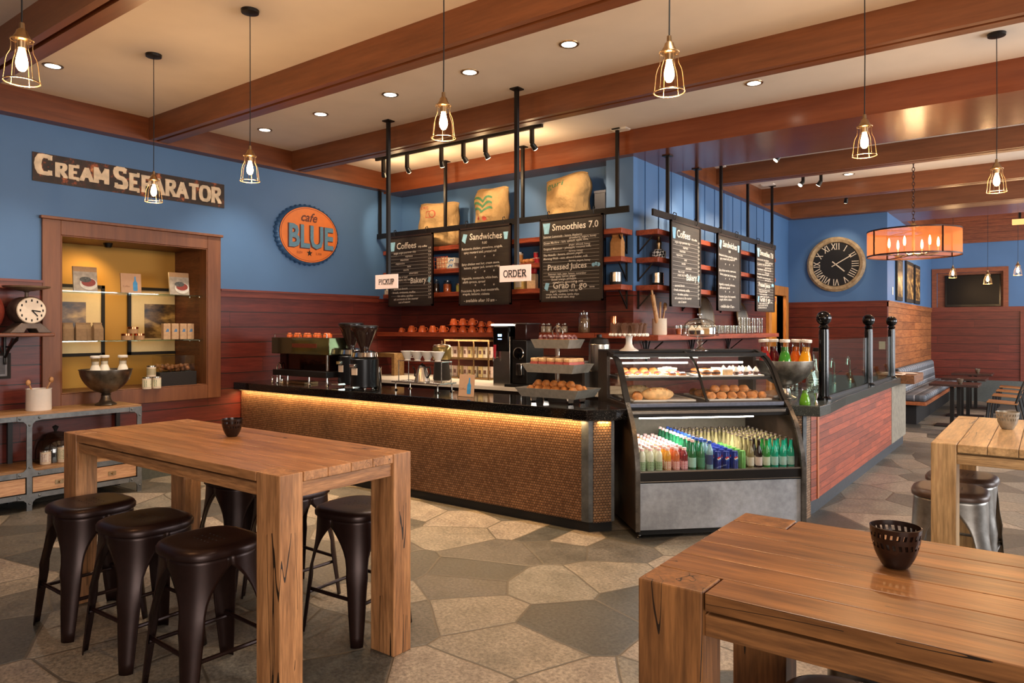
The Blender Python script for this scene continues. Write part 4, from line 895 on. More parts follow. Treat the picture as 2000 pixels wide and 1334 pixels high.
for ci, kd in enumerate(cols):
    s = .078 + ci * .0722
    rows = 10
    for r in range(rows):
        k = kd
        if ci in (8,) and r > 2: k = 'clear'
        if 9 <= ci <= 12 and r > 5: k = 'clear'
        if 13 <= ci <= 18 and r > 1: k = 'clear'
        if ci in (0, 1, 2) and r > 8: continue
        lab = '%s, %s from front, %s column' % (desc[k], ORD[r], ORD[ci])
        d = .072 + r * .086 + rnd.uniform(-.004, .004)
        loc = cw(s + rnd.uniform(-.003, .003), d, .53)
        grp = 'drinks in the display case: ' + k
        if k not in protos: protos[k] = bottle(k, lab, grp); b = protos[k]; b.location = loc; b.rotation_euler = (0, 0, CA + .1)
        else: b = dup(protos[k], loc, CA + rnd.uniform(-.25, .25), lab)

# ---------------- pastries in the upper case
def tray(s0, s1, d0, d1, z, lab):
    o = thing('serving_tray', lab, 'tray', cw((s0 + s1) / 2, (d0 + d1) / 2, z), CA); w_, h_ = s1 - s0, d1 - d0; c = MB()
    c.box(-w_ / 2, w_ / 2, -h_ / 2, h_ / 2, 0, .006); t = .006
    for q in ((-w_ / 2, w_ / 2, -h_ / 2, -h_ / 2 + t), (-w_ / 2, w_ / 2, h_ / 2 - t, h_ / 2), (-w_ / 2, -w_ / 2 + t, -h_ / 2, h_ / 2), (w_ / 2 - t, w_ / 2, -h_ / 2, h_ / 2)): c.box(*q, 0, .014)
    c.build('dish', M['white'], o, smooth=0); return o
for nm, s0, s1 in (('nearest the bar', .10, .66), ('nearest the juice bowl', .78, 1.36)):
    tray(s0, s1, .50, .92, 1.27, 'white tray on the upper case shelf, ' + nm); tray(s0, s1, .36, .95, 1.07, 'white tray on the lower case deck, ' + nm)
def pastry(kind):
    nm, cat = {'loaf': ('bread_loaf', 'bread'), 'roll': ('bread_roll', 'bread'), 'sandwich': ('sandwich', 'sandwich'), 'tart': ('fruit_tart', 'tart'), 'cupcake': ('cupcake', 'cupcake'), 'cookie': ('cookie', 'cookie'), 'slice': ('cake_slice', 'cake'), 'burger': ('filled_bun', 'bun')}[kind]
    o = thing(nm, '', cat, (0, 0, -5)); c = MB()
    if kind == 'loaf': c.ball((0, 0, .045), .15, .07, .06, 16, 10, .04, 2); c.build('crust', M['breadl'], o, smooth=60); c = MB(); [c.bar((x, -.045, .088), (x + .03, .045, .088), .006, .02) for x in (-.08, -.03, .02, .07)]; c.build('scoring', M['bread'], o)
    elif kind == 'roll': c.ball((0, 0, .03), .05, .04, .035, 12, 8, .08, 4); c.build('crust', M['bread'], o, smooth=60); c = MB(); c.ball((0, 0, .012), .045, .036, .012, 10, 4); c.build('base', M['breadl'], o)
    elif kind == 'sandwich':
        c.box(-.06, .06, -.035, .035, 0, .02); c.box(-.06, .06, -.035, .035, .034, .054); c.build('bread_slices', M['breadl'], o, bevel=.006); c = MB(); c.box(-.062, .062, -.038, .036, .02, .034); c.build('filling', plain('ham_filling', 'b4564a', .5), o)
    elif kind == 'tart':
        c.lathe([(.03, 0), (.038, .02), (.034, .02), (.033, .014)], 14); c.build('pastry_shell', M['bread'], o); c = MB(); c.ball((0, 0, .018), .031, .031, .02, 12, 6, .15, 5); c.build('filling', plain('berry_filling', '5c2420', .35, var=.6), o)
    elif kind == 'cupcake':
        c.lathe([(.02, 0), (.028, .035), (.02, .036)], 14); c.build('paper_case', M['choc'], o); c = MB(); c.lathe([(.03, .034), (.032, .042), (.024, .052), (.022, .058), (.014, .066), (.010, .074), (.001, .082)], 14); c.build('icing', M['icing'], o)
    elif kind == 'cookie': c.ball((0, 0, .009), .038, .038, .012, 14, 6, .05, 8); c.build('dough', M['breadl'], o); c = MB(); [c.ball((.022 * math.cos(k * 2.4), .022 * math.sin(k * 2.4), .019), .005, n=6, m=4) for k in range(7)]; c.build('chocolate_chips', M['choc'], o)
    elif kind == 'slice': c.prism([(-.05, -.03), (.05, -.03), (.0, .05)], 0, .05); c.build('sponge', M['breadl'], o, smooth=0); c = MB(); c.prism([(-.051, -.031), (.051, -.031), (.0, .051)], .05, .062); c.build('icing', M['icing'], o, smooth=0)
    else:
        c.lathe([(.03, 0), (.038, .008), (.038, .018)], 16); c.ball((0, 0, .036), .039, .039, .022, 14, 8); c.build('bun', M['bread'], o); c = MB(); c.lathe([(.041, .018), (.043, .024), (.041, .034)], 16); c.build('filling', M['choc'], o)
    return o
PP = {k: None for k in ('loaf', 'roll', 'sandwich', 'tart', 'cupcake', 'cookie', 'slice', 'burger')}
def putp(kind, loc, rz, label, group=None):
    if PP[kind] is None: b = pastry(kind); PP[kind] = b; b.location = loc; b.rotation_euler = (0, 0, rz); b['label'] = label
    else: b = dup(PP[kind], loc, rz, label)
    if group: b['group'] = group
    return b
zs, zd = 1.276, 1.076
putp('loaf', cw(.36, .50, zd), CA, 'large pale loaf on the lower case deck nearest the bar', 'loaves in the case'); putp('loaf', cw(.27, .78, zd), CA + .2, 'pale loaf behind the large loaf on the lower case deck', 'loaves in the case')
putp('roll', cw(.16, .44, zd), CA, 'small crusty roll beside the large pale loaf', 'rolls beside the loaf'); putp('roll', cw(.21, .60, zd), CA + .5, 'small crusty roll behind another beside the large pale loaf', 'rolls beside the loaf')
k = 0
for r in range(4):
    for q in range(6):
        putp('roll', cw(.84 + q * .092 + rnd.uniform(-.01, .01), .44 + r * .13, zd), rnd.uniform(0, 3), 'crusty roll on the lower case deck, %s row from the front, %s from the mullion' % (ORD[r], ORD[q]), 'rolls on the lower deck')
for q in range(4): putp('roll', cw(.89 + q * .09, .50, zd + .055), rnd.uniform(0, 3), 'crusty roll lying on top of the roll pile, %s from the mullion' % ORD[q], 'rolls on the lower deck')
for r in range(3):
    for q in range(6):
        kd = ['tart', 'tart', 'slice'][r] if q > 3 else ['cookie', 'tart', 'roll'][r]
        putp(kd, cw(.15 + q * .092, .545 + r * .13, zs), rnd.uniform(0, 3), '%s on the upper shelf by the bar, %s row, %s along' % ({'tart': 'small fruit tart', 'slice': 'iced cake slice', 'cookie': 'chocolate chip cookie', 'roll': 'small brown roll'}[kd], ORD[r], ORD[q]), 'pastries on the left upper shelf: ' + kd)
for r in range(3):
    for q in range(6):
        kd = ['burger', 'burger', 'slice', 'cupcake', 'cupcake', 'cupcake'][q]
        putp(kd, cw(.83 + q * .094, .545 + r * .13, zs), rnd.uniform(-.3, .3) + CA, '%s on the other upper shelf, %s row, %s along' % ({'burger': 'dark filled bun', 'slice': 'iced cake slice', 'cupcake': 'dark iced cupcake'}[kd], ORD[r], ORD[q]), 'pastries on the right upper shelf: ' + kd)

# ---------------- things standing on the case
def scallop_plate(c, r, z, n=24):
    prof = [(.02, z - .006), (r * .92, z - .004), (r, z), (r, z + .006), (r * .96, z + .004), (.001, z + .003)]; c.lathe(prof, 48)
    for k in range(n): a = 2 * math.pi * k / n; c.ball((r * math.cos(a), r * math.sin(a), z - .006), .0135, .0135, .014, 8, 6)
q = at(1230, 686, z=1.50); o = thing('cake_stand', 'white scalloped cake stand on the display case', 'cake stand', (q.x - .05, q.y + .08, 1.50))
cs = o.location.copy(); c = MB(); c.lathe([(.085, 0), (.085, .006), (.045, .03), (.03, .06), (.028, .10), (.035, .135), (.05, .143)], 24); c.build('pedestal', M['white'], o); c = MB(); scallop_plate(c, .165, .148); c.build('plate', M['white'], o, smooth=50)
PB = None
for k in range(9):
    x, y = -.10 + (k % 3) * .10, -.08 + (k // 3) * .08; lab = 'brown paper-wrapped muffin on the scalloped cake stand, %s row, %s along' % (ORD[k // 3], ORD[k % 3])
    if PB is None:
        PB = thing('wrapped_muffin', lab, 'muffin', (cs.x + x, cs.y + y, 1.652), 0, 'muffins on the cake stand'); c = MB(); n = 12; c.lathe([(.022, 0), (.03, .05)], n); c.build('muffin', M['choc'], PB)
        c = MB(); vs = []; fs = []
        for i, (r, z) in enumerate(((.024, 0), (.031, .05), (.036, .085))):
            for j in range(24): a = 2 * math.pi * j / 24; zz = z + (.014 * math.cos(a * 4) if i == 2 else 0); vs.append((r * math.cos(a), r * math.sin(a), zz))
        for i in range(2):
            for j in range(24): fs.append((i * 24 + j, i * 24 + (j + 1) % 24, (i + 1) * 24 + (j + 1) % 24, (i + 1) * 24 + j))
        c.add(vs, fs); c.build('paper_wrap', plain('brown_tulip_paper', '5a3a28', .8), PB)
    else: dup(PB, (cs.x + x, cs.y + y, 1.652), rnd.uniform(0, 1), lab)
q = at(1371, 686, z=1.50); o = thing('cloche_stand', 'clear glass cake stand with dome cover on the display case', 'cake stand', (q.x - .06, q.y + .10, 1.50))
c = MB(); c.lathe([(.075, 0), (.075, .006), (.03, .03), (.022, .06), (.034, .075), (.022, .09), (.03, .12), (.16, .135), (.165, .145), (.16, .148), (.001, .14)], 28); c.build('stand', M['ware'], o)
c = MB(); c.lathe([(.142, .15), (.142, .21), (.13, .245), (.10, .272), (.05, .288), (.001, .292)], 28); c.build('dome', M['ware'], o); c = MB(); c.lathe([(.008, .292), (.008, .305), (.02, .318), (.02, .33), (.001, .34)], 14); c.build('knob', M['ware'], o)
cl = o.location
for k in range(5): putp(['slice', 'cookie', 'slice', 'cupcake', 'cupcake'][k], (cl.x + .07 * math.cos(k * 1.26), cl.y + .07 * math.sin(k * 1.26), 1.646), k, '%s under the glass dome, %s one round' % (['iced cake slice', 'cookie', 'iced cake slice', 'cupcake', 'cupcake'][k], ORD[k]), 'sweets under the glass dome')

# ---------------- pedestal bowls of bottles
def pedestal_bowl(loc, label, m, r, h):
    o = thing('pedestal_bowl', label, 'bowl', loc); k = r
    c = MB(); c.lathe([(.40 * k, 0), (.41 * k, .02 * h), (.38 * k, .05 * h), (.26 * k, .09 * h), (.20 * k, .17 * h), (.17 * k, .27 * h), (.20 * k, .29 * h), (.15 * k, .32 * h), (.20 * k, .335 * h)], 36); c.build('foot', M['steel'] if 'juice' in label else m, o, smooth=50)
    P2 = []
    for i in range(15):
        a = R(90) * i / 14; P2.append((max(.2 * k, k * .97 * math.sin(a)) if i else .19 * k, h * (1 - .665 * math.cos(a) ** 1.15) - .0))
    P2 += [(k * 1.0, h), (k * 1.0, h + .006), (k * .96, h + .004), (k * .95, h - .01)]
    P2 += [(k * .93 * math.sin(R(90) * (13 - i) / 14), h * (1 - .62 * math.cos(R(90) * (13 - i) / 14) ** 1.15)) for i in range(13)] + [(.001, h * .38)]
    c = MB(); c.lathe(P2, 40); c.build('bowl', m, o, smooth=50)
    c = MB(); c.ball((0, 0, h * .80), .86 * k, .86 * k, .03, 20, 6, .03, 1); c.build('crushed_ice', plain('crushed_ice', 'c4c8c8', .3, bump=.4), o); return o
def carafe(label, m, group):
    o = thing('juice_bottle', label, 'bottle', (0, 0, -5), 0, group)
    c = MB(); c.lathe([(.036, 0), (.038, .01), (.036, .05), (.026, .105), (.0185, .135), (.0185, .165)], 16); c.build('juice', m, o)
    c = MB(); c.lathe([(.0182, .13), (.020, .15), (.021, .20), (.024, .205)], 16, caps=False); c.build('glass_bottle', M['ware'], o)
    c = MB(); c.lathe([(.026, .196), (.027, .198), (.027, .214), (.024, .218)], 16); c.build('lid', M['white'], o); return o
jb = at(1540, 784, z=1.03); jb = Vector((-2.02, 7.03, 1.03)); H_ = .36
pedestal_bowl(tuple(jb), 'hammered pewter pedestal bowl of juice bottles on the grey stone counter', M['pewter'], .272, H_)
for k, (u, v, dy, colr, nm) in enumerate(((1496, 664, -.02, 'b3221c', 'bright red'), (1513, 664, .08, '5a0f16', 'dark red'), (1533, 667, -.07, '3f8a2c', 'green'), (1553, 668, .06, 'd8601c', 'orange'), (1571, 664, .02, 'e69a1c', 'yellow-orange'))):
    q = at(u, v, y=jb.y + dy); b = carafe('%s juice bottle with white lid standing in the pewter bowl' % nm, liquid('juice_' + nm.replace(' ', '_').replace('-', '_'), colr, .1), 'juice bottles in the pewter bowl'); b.location = (q.x, jb.y + dy, 1.03 + H_ - .09); b.rotation_euler = (0, R((u - 1535) * .12), 0); b.scale = (1.8, 1.8, 1.36)
for k, (u, colr, nm) in enumerate(((1572, '6fae2c', 'green'),)):
    q = at(u, 790, z=1.03); b = carafe('short open glass of lime green juice beside the pewter bowl', liquid('lime_juice', colr, .3), 'glass beside the bowl')
    bpy.data.objects.remove(kids(b)[2]); b.location = (q.x, q.y, 1.03); b.scale = (1.2, 1.2, .75)
# card reader, cup stack and jigger behind the bowl
q = at(1592, 762, z=1.03); o = thing('card_terminal', 'grey payment terminal tilted behind the pewter bowl', 'terminal', (q.x - .05, q.y + .12, 1.03), R(20))
c = MB(); c.prism_x([(-.05, 0), (.09, 0), (.09, .03), (.0, .20), (-.02, .19)], -.07, .07); c.build('body', plain('grey_plastic', '7d7a74', .5), o, bevel=.006); c = MB(); [c.box(-.05, .05, -.043 + .0, -.04, .05 + k * .03, .062 + k * .03) for k in range(3)]; c.build('vents', M['steel'], o)
q = at(1594, 790, z=1.03); o = thing('cocktail_jigger', 'small silver double jigger beside the first black post', 'jigger', (q.x, q.y, 1.03)); c = MB(); c.lathe([(.018, 0), (.016, .002), (.006, .04), (.02, .10), (.021, .10)], 16); c.build('jigger', M['chrome'], o)
# white milk bottles in the bowl on the console
cb = at(209, 788, z=.905); cb = Vector((XW + .30, cb.y - .07, .905))
pedestal_bowl(tuple(cb), 'dark pewter pedestal bowl holding milk bottles on the industrial console', galv('dark_pewter', '5c5248', '8d8478', .32, .9, 6), .25, .365)
for k, (u, dy) in enumerate(((186, -.0), (204, .03), (240, .0))):
    q = at(u, 700, x=cb.x + (.06 if k != 1 else -.04)); b = carafe('white milk bottle in the dark pewter bowl, %s' % ['nearest the picture edge', 'middle one set back', 'nearest the jars'][k], plain('milk', 'e6dccb', .3, var=.02), 'milk bottles in the dark bowl'); b.location = (q.x, q.y, .905 + .265); b.scale = (1.75, 1.75, 1.15)
# ================================================================ shelves on the back wall and the column
def shelf(label, x0, x1, y0, y1, ztop, mat, brk=None, name='wall_shelf', th=.062, side=False, group='red shelves'):
    o = thing(name, label, 'shelf', ((x0 + x1) / 2, (y0 + y1) / 2, ztop - th), 0, group); c = MB(); c.box(-(x1 - x0) / 2, (x1 - x0) / 2, -(y1 - y0) / 2, (y1 - y0) / 2, 0, th); c.build('board', mat, o, smooth=0, bevel=.004)
    for b in brk or []:
        c = MB()
        if side:
            xx, yy = -(x1 - x0) / 2, b - (y0 + y1) / 2; c.bar((xx + .012, yy, 0), (xx + .012, yy, -.22), .018, .018); c.bar((xx + .012, yy, -.2), (xx + .2, yy, -.01), .014, .014)
        else:
            xx, yy = b - (x0 + x1) / 2, (y1 - y0) / 2; c.bar((xx, yy - .012, 0), (xx, yy - .012, -.22), .018, .018); c.bar((xx, yy - .012, -.2), (xx, yy - .2, -.01), .014, .014)
        c.build('bracket', M['black'], o, smooth=0)
    return o
SZ = [2.875, 2.545, 2.215]
for k, z in enumerate(SZ):
    hl = ['top', 'middle', 'bottom'][k]
    shelf('red wooden shelf spanning the alcove behind the menu boards, %s of three' % hl, XW + .01, XCOL - .01, 7.55, YR - .005, z, M['shelf'])
    shelf('short red shelf on the front of the blue column, %s of three' % hl, XCOL + .02, XS - .01, 7.42, 7.695, z, M['shelf'], [-4.05])
    shelf('red shelf along the side wall behind its menu boards, %s of three' % hl, XS + .005, -3.68, 7.76, 12.3, z, M['shelf_y'], [7.8, 9.1, 10.5], side=True)
shelf('long red cup shelf below the menu boards', XW + .01, XS, 7.5, YR - .005, 1.645, M['shelf'], [-7.2, -5.6]) if False else None
o = shelf('long red cup shelf below the menu boards', XW + .01, XCOL - .005, 7.42, YR - .005, 1.645, M['shelf'])
shelf('red shelf end in front of the column holding the copper jug', XCOL, XS - .005, 7.42, 7.695, 1.645, M['shelf'])
o = shelf('long red shelf along the side wall holding glasses and utensil crock', XS + .005, -3.60, 7.60, 12.2, 1.62, M['shelf_y'], None, side=True)
for y in (8.0, 9.4, 10.8):
    c = MB(); xx = -(3.97 - 3.60) / 2 + .02; yy = y - 9.9; c.bar((xx, yy, 0), (xx, yy, -.26), .02, .02); c.bar((xx, yy, -.2), (xx + .0, yy - .1, -.02), .014, .014); c.bar((xx, yy, -.2), (xx, yy + .1, -.02), .014, .014); c.bar((xx, yy, -.2), (xx + .22, yy, -.02), .014, .014); c.build('branched_bracket', M['black'], o, smooth=0)

# ---------------- coffee sacks
def sack(x, y, z, W, Hh, D, label, seed, lean=0, rz=0, mark=None):
    o = thing('coffee_sack', label, 'sack', (x, y, z), rz, 'burlap coffee sacks'); o.rotation_euler = (0, lean, rz); rnd = random.Random(seed); ph = [rnd.uniform(0, 6.28) for _ in range(8)]
    def front(s, t, sg=-1):
        X = (2 * s - 1); Z = t; wid = W / 2 * (1 - .07 * math.sin(math.pi * t) + .045 * math.sin(6 * t + ph[0]) - .05 * t ** 12 - .10 * (1 - t) ** 9)
        e = max(0, 1 - abs(X) ** 2.8) ** .5; ez = max(0, 1 - (abs(2 * t - 1)) ** 4.5) ** .5
        fold = .030 * (math.sin(19 * Z + 4 * X * X + ph[1]) ** 3) * (1 - .5 * abs(X)) * (1 if Z < .55 else .3)
        wr = fold + .016 * math.sin(10 * Z + 6 * X + ph[2]) + .012 * math.sin(8 * X - 5 * Z + ph[3])
        yy = sg * (D / 2 * e * (.18 + .82 * ez) * (1.12 - .35 * t) + wr * e * ez)
        return (X * wid + .012 * math.sin(14 * Z + ph[5]) * abs(X), yy, Z * Hh * (1 - .035 * abs(X) ** 6) + .010 * math.sin(3.2 * X + ph[4]) * t ** 4)
    c = MB(); c.grid(lambda s, t: front(s, t), 26, 26); c.grid(lambda s, t: front(s, t, 1), 26, 26, flip=True)
    c.build('burlap_body', M['burlap'], o, smooth=80)
    c = MB(); c.tube([(lambda p: (p[0], p[1] * .2, p[2] + .004))(front(i / 20, 1.0)) for i in range(21)], .012, 6); c.build('stitched_top', M['burlap'], o)
    for c_, m_, nm in mark or []:
        c = MB()
        for poly in c_:
            n = len(poly); vs = []
            for (u, v) in poly: p = front(u, v); vs.append((p[0], p[1] - .004, p[2]))
            c.add(vs, [tuple(range(n))] if n <= 4 else [(0, i, i + 1) for i in range(1, n - 1)])
        c.build(nm, m_, o, smooth=0)
    return o
M['burlap'] = burlap('burlap', 'bf9c6c'); gp = plain('green_print', '3d6a48', .9); rp = plain('red_print', '9c3c2c', .9); bp = plain('dark_print', '2b2a20', .9)
def leafmark():
    out = []
    for r in range(3):
        for sgn in (-1, 1):
            u0, v0 = .36, .55 + r * .10
            top = [(u0 + sgn * .30 * t, v0 + .10 * math.sin(t * 2.2) + .035 * (1 - t)) for t in [i / 6 for i in range(7)]]; bot = [(a, b - .055 * (1 - .3 * i / 6)) for i, (a, b) in enumerate(top)]
            for i in range(6): q = [bot[i], bot[i + 1], top[i + 1], top[i]]; out.append(q if sgn > 0 else q[::-1])
    return out
def textmark(body, u0, v0, h, w):
    vs, fs = text_geo(body, 1.0); mx = max(v[0] for v in vs); return [[(u0 + vs[i][0] / mx * w, v0 + vs[i][1] * h) for i in f] for f in fs]
def ring(u0, v0, a, b, th=.02, n=14): return [[(u0 + a * math.cos(2 * math.pi * k / n), v0 + b * math.sin(2 * math.pi * k / n)), (u0 + a * math.cos(2 * math.pi * (k + 1) / n), v0 + b * math.sin(2 * math.pi * (k + 1) / n)), (u0 + (a - th) * math.cos(2 * math.pi * (k + 1) / n), v0 + (b - th) * math.sin(2 * math.pi * (k + 1) / n)), (u0 + (a - th) * math.cos(2 * math.pi * k / n), v0 + (b - th) * math.sin(2 * math.pi * k / n))] for k in range(n)]
def boxmark(u0, v0, a, b, th=.014): return [[(u0, v0), (u0 + a, v0), (u0 + a, v0 + th), (u0, v0 + th)], [(u0, v0 + b), (u0 + a, v0 + b), (u0 + a, v0 + b + th), (u0, v0 + b + th)], [(u0, v0), (u0 + th, v0), (u0 + th, v0 + b), (u0, v0 + b)], [(u0 + a, v0), (u0 + a + th, v0), (u0 + a + th, v0 + b), (u0 + a, v0 + b)]]
sack(-7.12, 7.70, 2.875, .72, .64, .34, 'bulging burlap coffee sack with faded red box print, nearest the sign wall', 2, .04, .15, [(boxmark(.25, .66, .14, .14) + ring(.46, .74, .09, .09), rp, 'red_print'), (textmark('CAFE', .08, .87, .10, .22), rp, 'corner_print')])
sack(-6.12, 7.70, 2.875, .56, .74, .30, 'upright burlap coffee sack with green leaf emblem, middle of three', 5, 0, .05, [(leafmark(), gp, 'leaf_emblem'), (textmark('CAFE DO BRASIL', .1, .2, .10, .8), bp, 'lettering'), (ring(.28, .45, .05, .04, .05) + ring(.46, .43, .05, .04, .05), rp, 'red_berries')])
sack(-4.86, 7.70, 2.875, .68, .76, .36, 'slumped burlap coffee sack with green lettering, nearest the blue column', 9, -.05, -.1, [(textmark('guri', .12, .82, .14, .42), gp, 'green_lettering')])
o = thing('dark_canister', 'dark blue box standing behind the slumped coffee sack', 'box', (-4.44, 7.82, 2.875)); c = MB(); c.box(-.08, .08, -.1, .1, 0, .5); c.build('box', plain('navy_box', '16182a', .5), o, bevel=.005); c = MB(); c.box(-.083, .083, -.103, .103, .5, .53); c.build('lid', plain('navy_lid', '1d2036', .5), o)

# ---------------- goods
def cyl_thing(name, label, cat, loc, parts, group=None, rz=0):
    o = thing(name, label, cat, loc, rz, group)
    for nm, prof, m_ in parts: c = MB(); c.lathe(prof, 20); c.build(nm, m_, o)
    return o
def paperbag(label, loc, m, s=1.0, rz=0, group=None, mark=None):
    o = thing('coffee_bag', label, 'bag', loc, rz, group); c = MB(); w_, d_, h_ = .07 * s, .045 * s, .17 * s
    c.add([(-w_, -d_, 0), (w_, -d_, 0), (w_, d_, 0), (-w_, d_, 0), (-w_, -d_, h_), (w_, -d_, h_), (w_, d_, h_), (-w_, d_, h_), (-w_ * .9, 0, h_ * 1.45), (w_ * .9, 0, h_ * 1.45)],
          [(3, 2, 1, 0), (0, 1, 5, 4), (1, 2, 6, 5), (2, 3, 7, 6), (3, 0, 4, 7), (4, 5, 9, 8), (6, 7, 8, 9), (5, 6, 9), (7, 4, 8)]); c.build('bag_body', m, o, smooth=0, bevel=.004)
    c = MB(); c.box(-w_ * .92, w_ * .92, -.006, .006, h_ * 1.4, h_ * 1.52); c.build('folded_top', m, o, smooth=0)
    if mark: c = MB(); c.prism_y([(-w_ * .5, h_ * .35), (w_ * .5, h_ * .35), (w_ * .5, h_ * .75), (-w_ * .5, h_ * .75)], -d_ - .002, -d_ - .0005); c.build('label', mark, o, smooth=0)
    return o
def jar(label, loc, m, r=.05, h=.13, group=None, lid=None):
    o = cyl_thing('glass_jar', label, 'jar', loc, [('contents', [(r * .88, .006), (r * .9, .012), (r * .9, h * .8)], m), ('glass', [(r * .96, 0), (r, .01), (r, h * .86), (r * .8, h), (r * .8, h * 1.03)], M['ware']), ('lid', [(r * .85, h * 1.03), (r * .86, h * 1.12), (r * .2, h * 1.15), (r * .22, h * 1.22), (.001, h * 1.25)], lid or M['ware'])], group); return o
def tin(label, loc, m, r=.045, h=.11, group=None, mk=None):
    return cyl_thing('label_tin', label, 'tin', loc, [('tin', [(r * .97, 0), (r, .004), (r, h)], mk or M['cream']), ('lid', [(r * 1.03, h), (r * 1.03, h + .014), (r * .98, h + .016)], M['steel']), ('label', [(r * 1.006, h * .2), (r * 1.006, h * .85)], m)], group)
# tabletop goods between the boards (x from the photo)
def X(u, y): return at(u, 500, y=y).x
yb = 7.68
z0, z1, z2 = SZ
o = thing('wicker_basket', 'orange wire basket of card boxes on the alcove middle shelf', 'basket', (X(868, yb), yb, z1)); c = MB(); c.box(-.12, .14, -.08, .08, 0, .012); [c.bar((x, -.08, 0), (x - .01, -.085, .18), .006, .006) for x in (-.12, -.07, -.02, .03, .08, .14)]; [c.bar((-.13, -.084, z), (.14, -.084, z), .006, .006) for z in (.06, .12, .18)]; c.build('wire_frame', plain('orange_wire', 'b8552c', .5), o, smooth=0)
c = MB(); c.box(-.09, .12, -.06, .06, .012, .17); c.build('packets', plain('cream_packets', 'dcc09a', .7, var=.3, scale=60), o, smooth=0)
for k, (u, zz, y) in enumerate(((884, z1, 7.60), (886, z1 + .075, 7.60))):
    o = thing('gift_box', 'pale box with blue flourish on the alcove middle shelf, %s' % ['lower', 'upper'][k], 'box', (X(u, 7.6), 7.6, zz)); c = MB(); c.box(-.07, .07, -.05, .05, 0, .075); c.build('carton', plain('pale_box', 'd9d3c8', .6), o, smooth=0, bevel=.003); c = MB(); c.tube([(-.04, -.052, .02), (0, -.052, .055), (.03, -.052, .03), (.04, -.052, .06)], .006, 6); c.build('flourish', plain('blue_flourish', '4d8fd0', .6), o)
jar('amber lidded jar on the alcove bottom shelf between the boards', (X(874, yb), yb, z2), plain('amber_preserve', 'c4602a', .4), .065, .15)
cyl_thing('mustard_jar', 'green and yellow jar beside the amber jar on the alcove bottom shelf', 'jar', (X(897, yb), yb, z2), [('jar', [(.045, 0), (.045, .1)], plain('yellow_green_jar', '9a9a48', .5)), ('lid', [(.046, .1), (.046, .12)], M['brass'])])
jar('dark glass jar at the board edge on the alcove bottom shelf', (X(852, yb), yb, z2), plain('dark_beans', '3a2018', .5), .05, .17)
tin('cream striped tin on the alcove middle shelf beside the smoothie board', (X(1014, yb), yb, z1), plain('stripe', 'c98a4a', .6), .055, .15)
for k, u in enumerate((1024, 1031, 1038)):
    putp('roll', (X(u, 7.62), 7.62, z1), k, 'small tan biscuit on the alcove middle shelf, %s from the striped tin' % ORD[k], 'biscuits on the alcove shelf')
for k, (u, zz) in enumerate(((1044, z1), (1050, z1), (1047, z1 + .075))):
    o = cyl_thing('red_canister', 'small red canister stacked on the alcove middle shelf, %s' % ['front one', 'one against the board', 'top one'][k], 'canister', (X(u, yb), yb, zz), [('can', [(.032, 0), (.032, .068)], plain('crimson_tin', 'a81f2c', .4)), ('lid', [(.033, .068), (.033, .075)], M['cream'])], 'red canisters')
o = thing('coffee_packet', 'red-topped pale coffee packet on the alcove bottom shelf', 'packet', (X(1040, yb), yb, z2)); c = MB(); c.box(-.07, .07, -.04, .04, 0, .2); c.build('packet', plain('pale_packet', 'd8b48c', .6), o, smooth=0, bevel=.01); c = MB(); c.box(-.065, .065, -.03, .03, .2, .29); c.build('red_top', plain('red_foil', 'b3202a', .4), o, smooth=0, bevel=.02)
o = thing('coffee_packet', 'yellow coffee packet behind the ORDER sign', 'packet', (X(1016, yb), yb, z2)); c = MB(); c.box(-.08, .08, -.04, .04, 0, .17); c.build('packet', plain('yellow_packet', 'c9a860', .6), o, smooth=0, bevel=.01); c = MB(); c.box(-.05, .05, -.043, -.04, .03, .12); c.build('label', M['cream'], o, smooth=0)
cyl_thing('copper_mug', 'copper mug on the alcove shelf beside the sign wall', 'mug', (X(752, yb), yb, z1), [('body', [(.05, 0), (.045, .13), (.047, .14)], M['copperp'])])
tin('small white candle tin under the PICKUP sign', (X(756, 7.62), 7.62, z2), M['paper'], .04, .07)
# column shelves
yc = 7.56
paperbag('wooden-look kraft bag with pointed top on the column middle shelf', (X(1206, yc), yc, z1), plain('tan_bag', 'b9824a', .7), 1.05)
cyl_thing('steel_canister', 'small steel canister on the column bottom shelf', 'canister', (X(1203, yc), yc, z2), [('can', [(.07, 0), (.07, .14)], M['dark']), ('band', [(.071, .04), (.071, .15), (.06, .155)], M['steel'])])
cyl_thing('copper_jug', 'polished copper jug on the shelf end by the column', 'jug', (X(1198, yc), yc, 1.645), [('body', [(.055, 0), (.05, .02), (.04, .17), (.042, .20)], M['copperp'])])
# side wall shelves (plane x = -3.8)
def Y(u, x=-3.8): return at(u, 500, x=x).y
def side_thing(f, u, z, *a, **k): return f(*a, **k)
xs = -3.82
o = cyl_thing('patterned_jar', 'black and white zigzag jar on the side wall middle shelf', 'jar', (xs, 8.08, z1), [('base', [(.07, 0), (.085, .03), (.085, .09), (.05, .12)], zig := NT('zigzag').m), ('neck', [(.035, .12), (.03, .16), (.036, .2), (.02, .23), (.022, .28)], M['brass'])])
t = [n for n in [zig]][0].node_tree; b_ = t.nodes['Principled BSDF']; tc = t.nodes.new('ShaderNodeTexCoord'); ck = t.nodes.new('ShaderNodeTexChecker'); ck.inputs['Scale'].default_value = 34; ck.inputs[1].default_value = (.85, .82, .78, 1); ck.inputs[2].default_value = (.02, .02, .02, 1); mp_ = t.nodes.new('ShaderNodeMapping'); mp_.inputs['Rotation'].default_value = (.4, .785, 0); t.links.new(tc.outputs['Object'], mp_.inputs[0]); t.links.new(mp_.outputs[0], ck.inputs[0]); t.links.new(ck.outputs[0], b_.inputs['Base Color'])
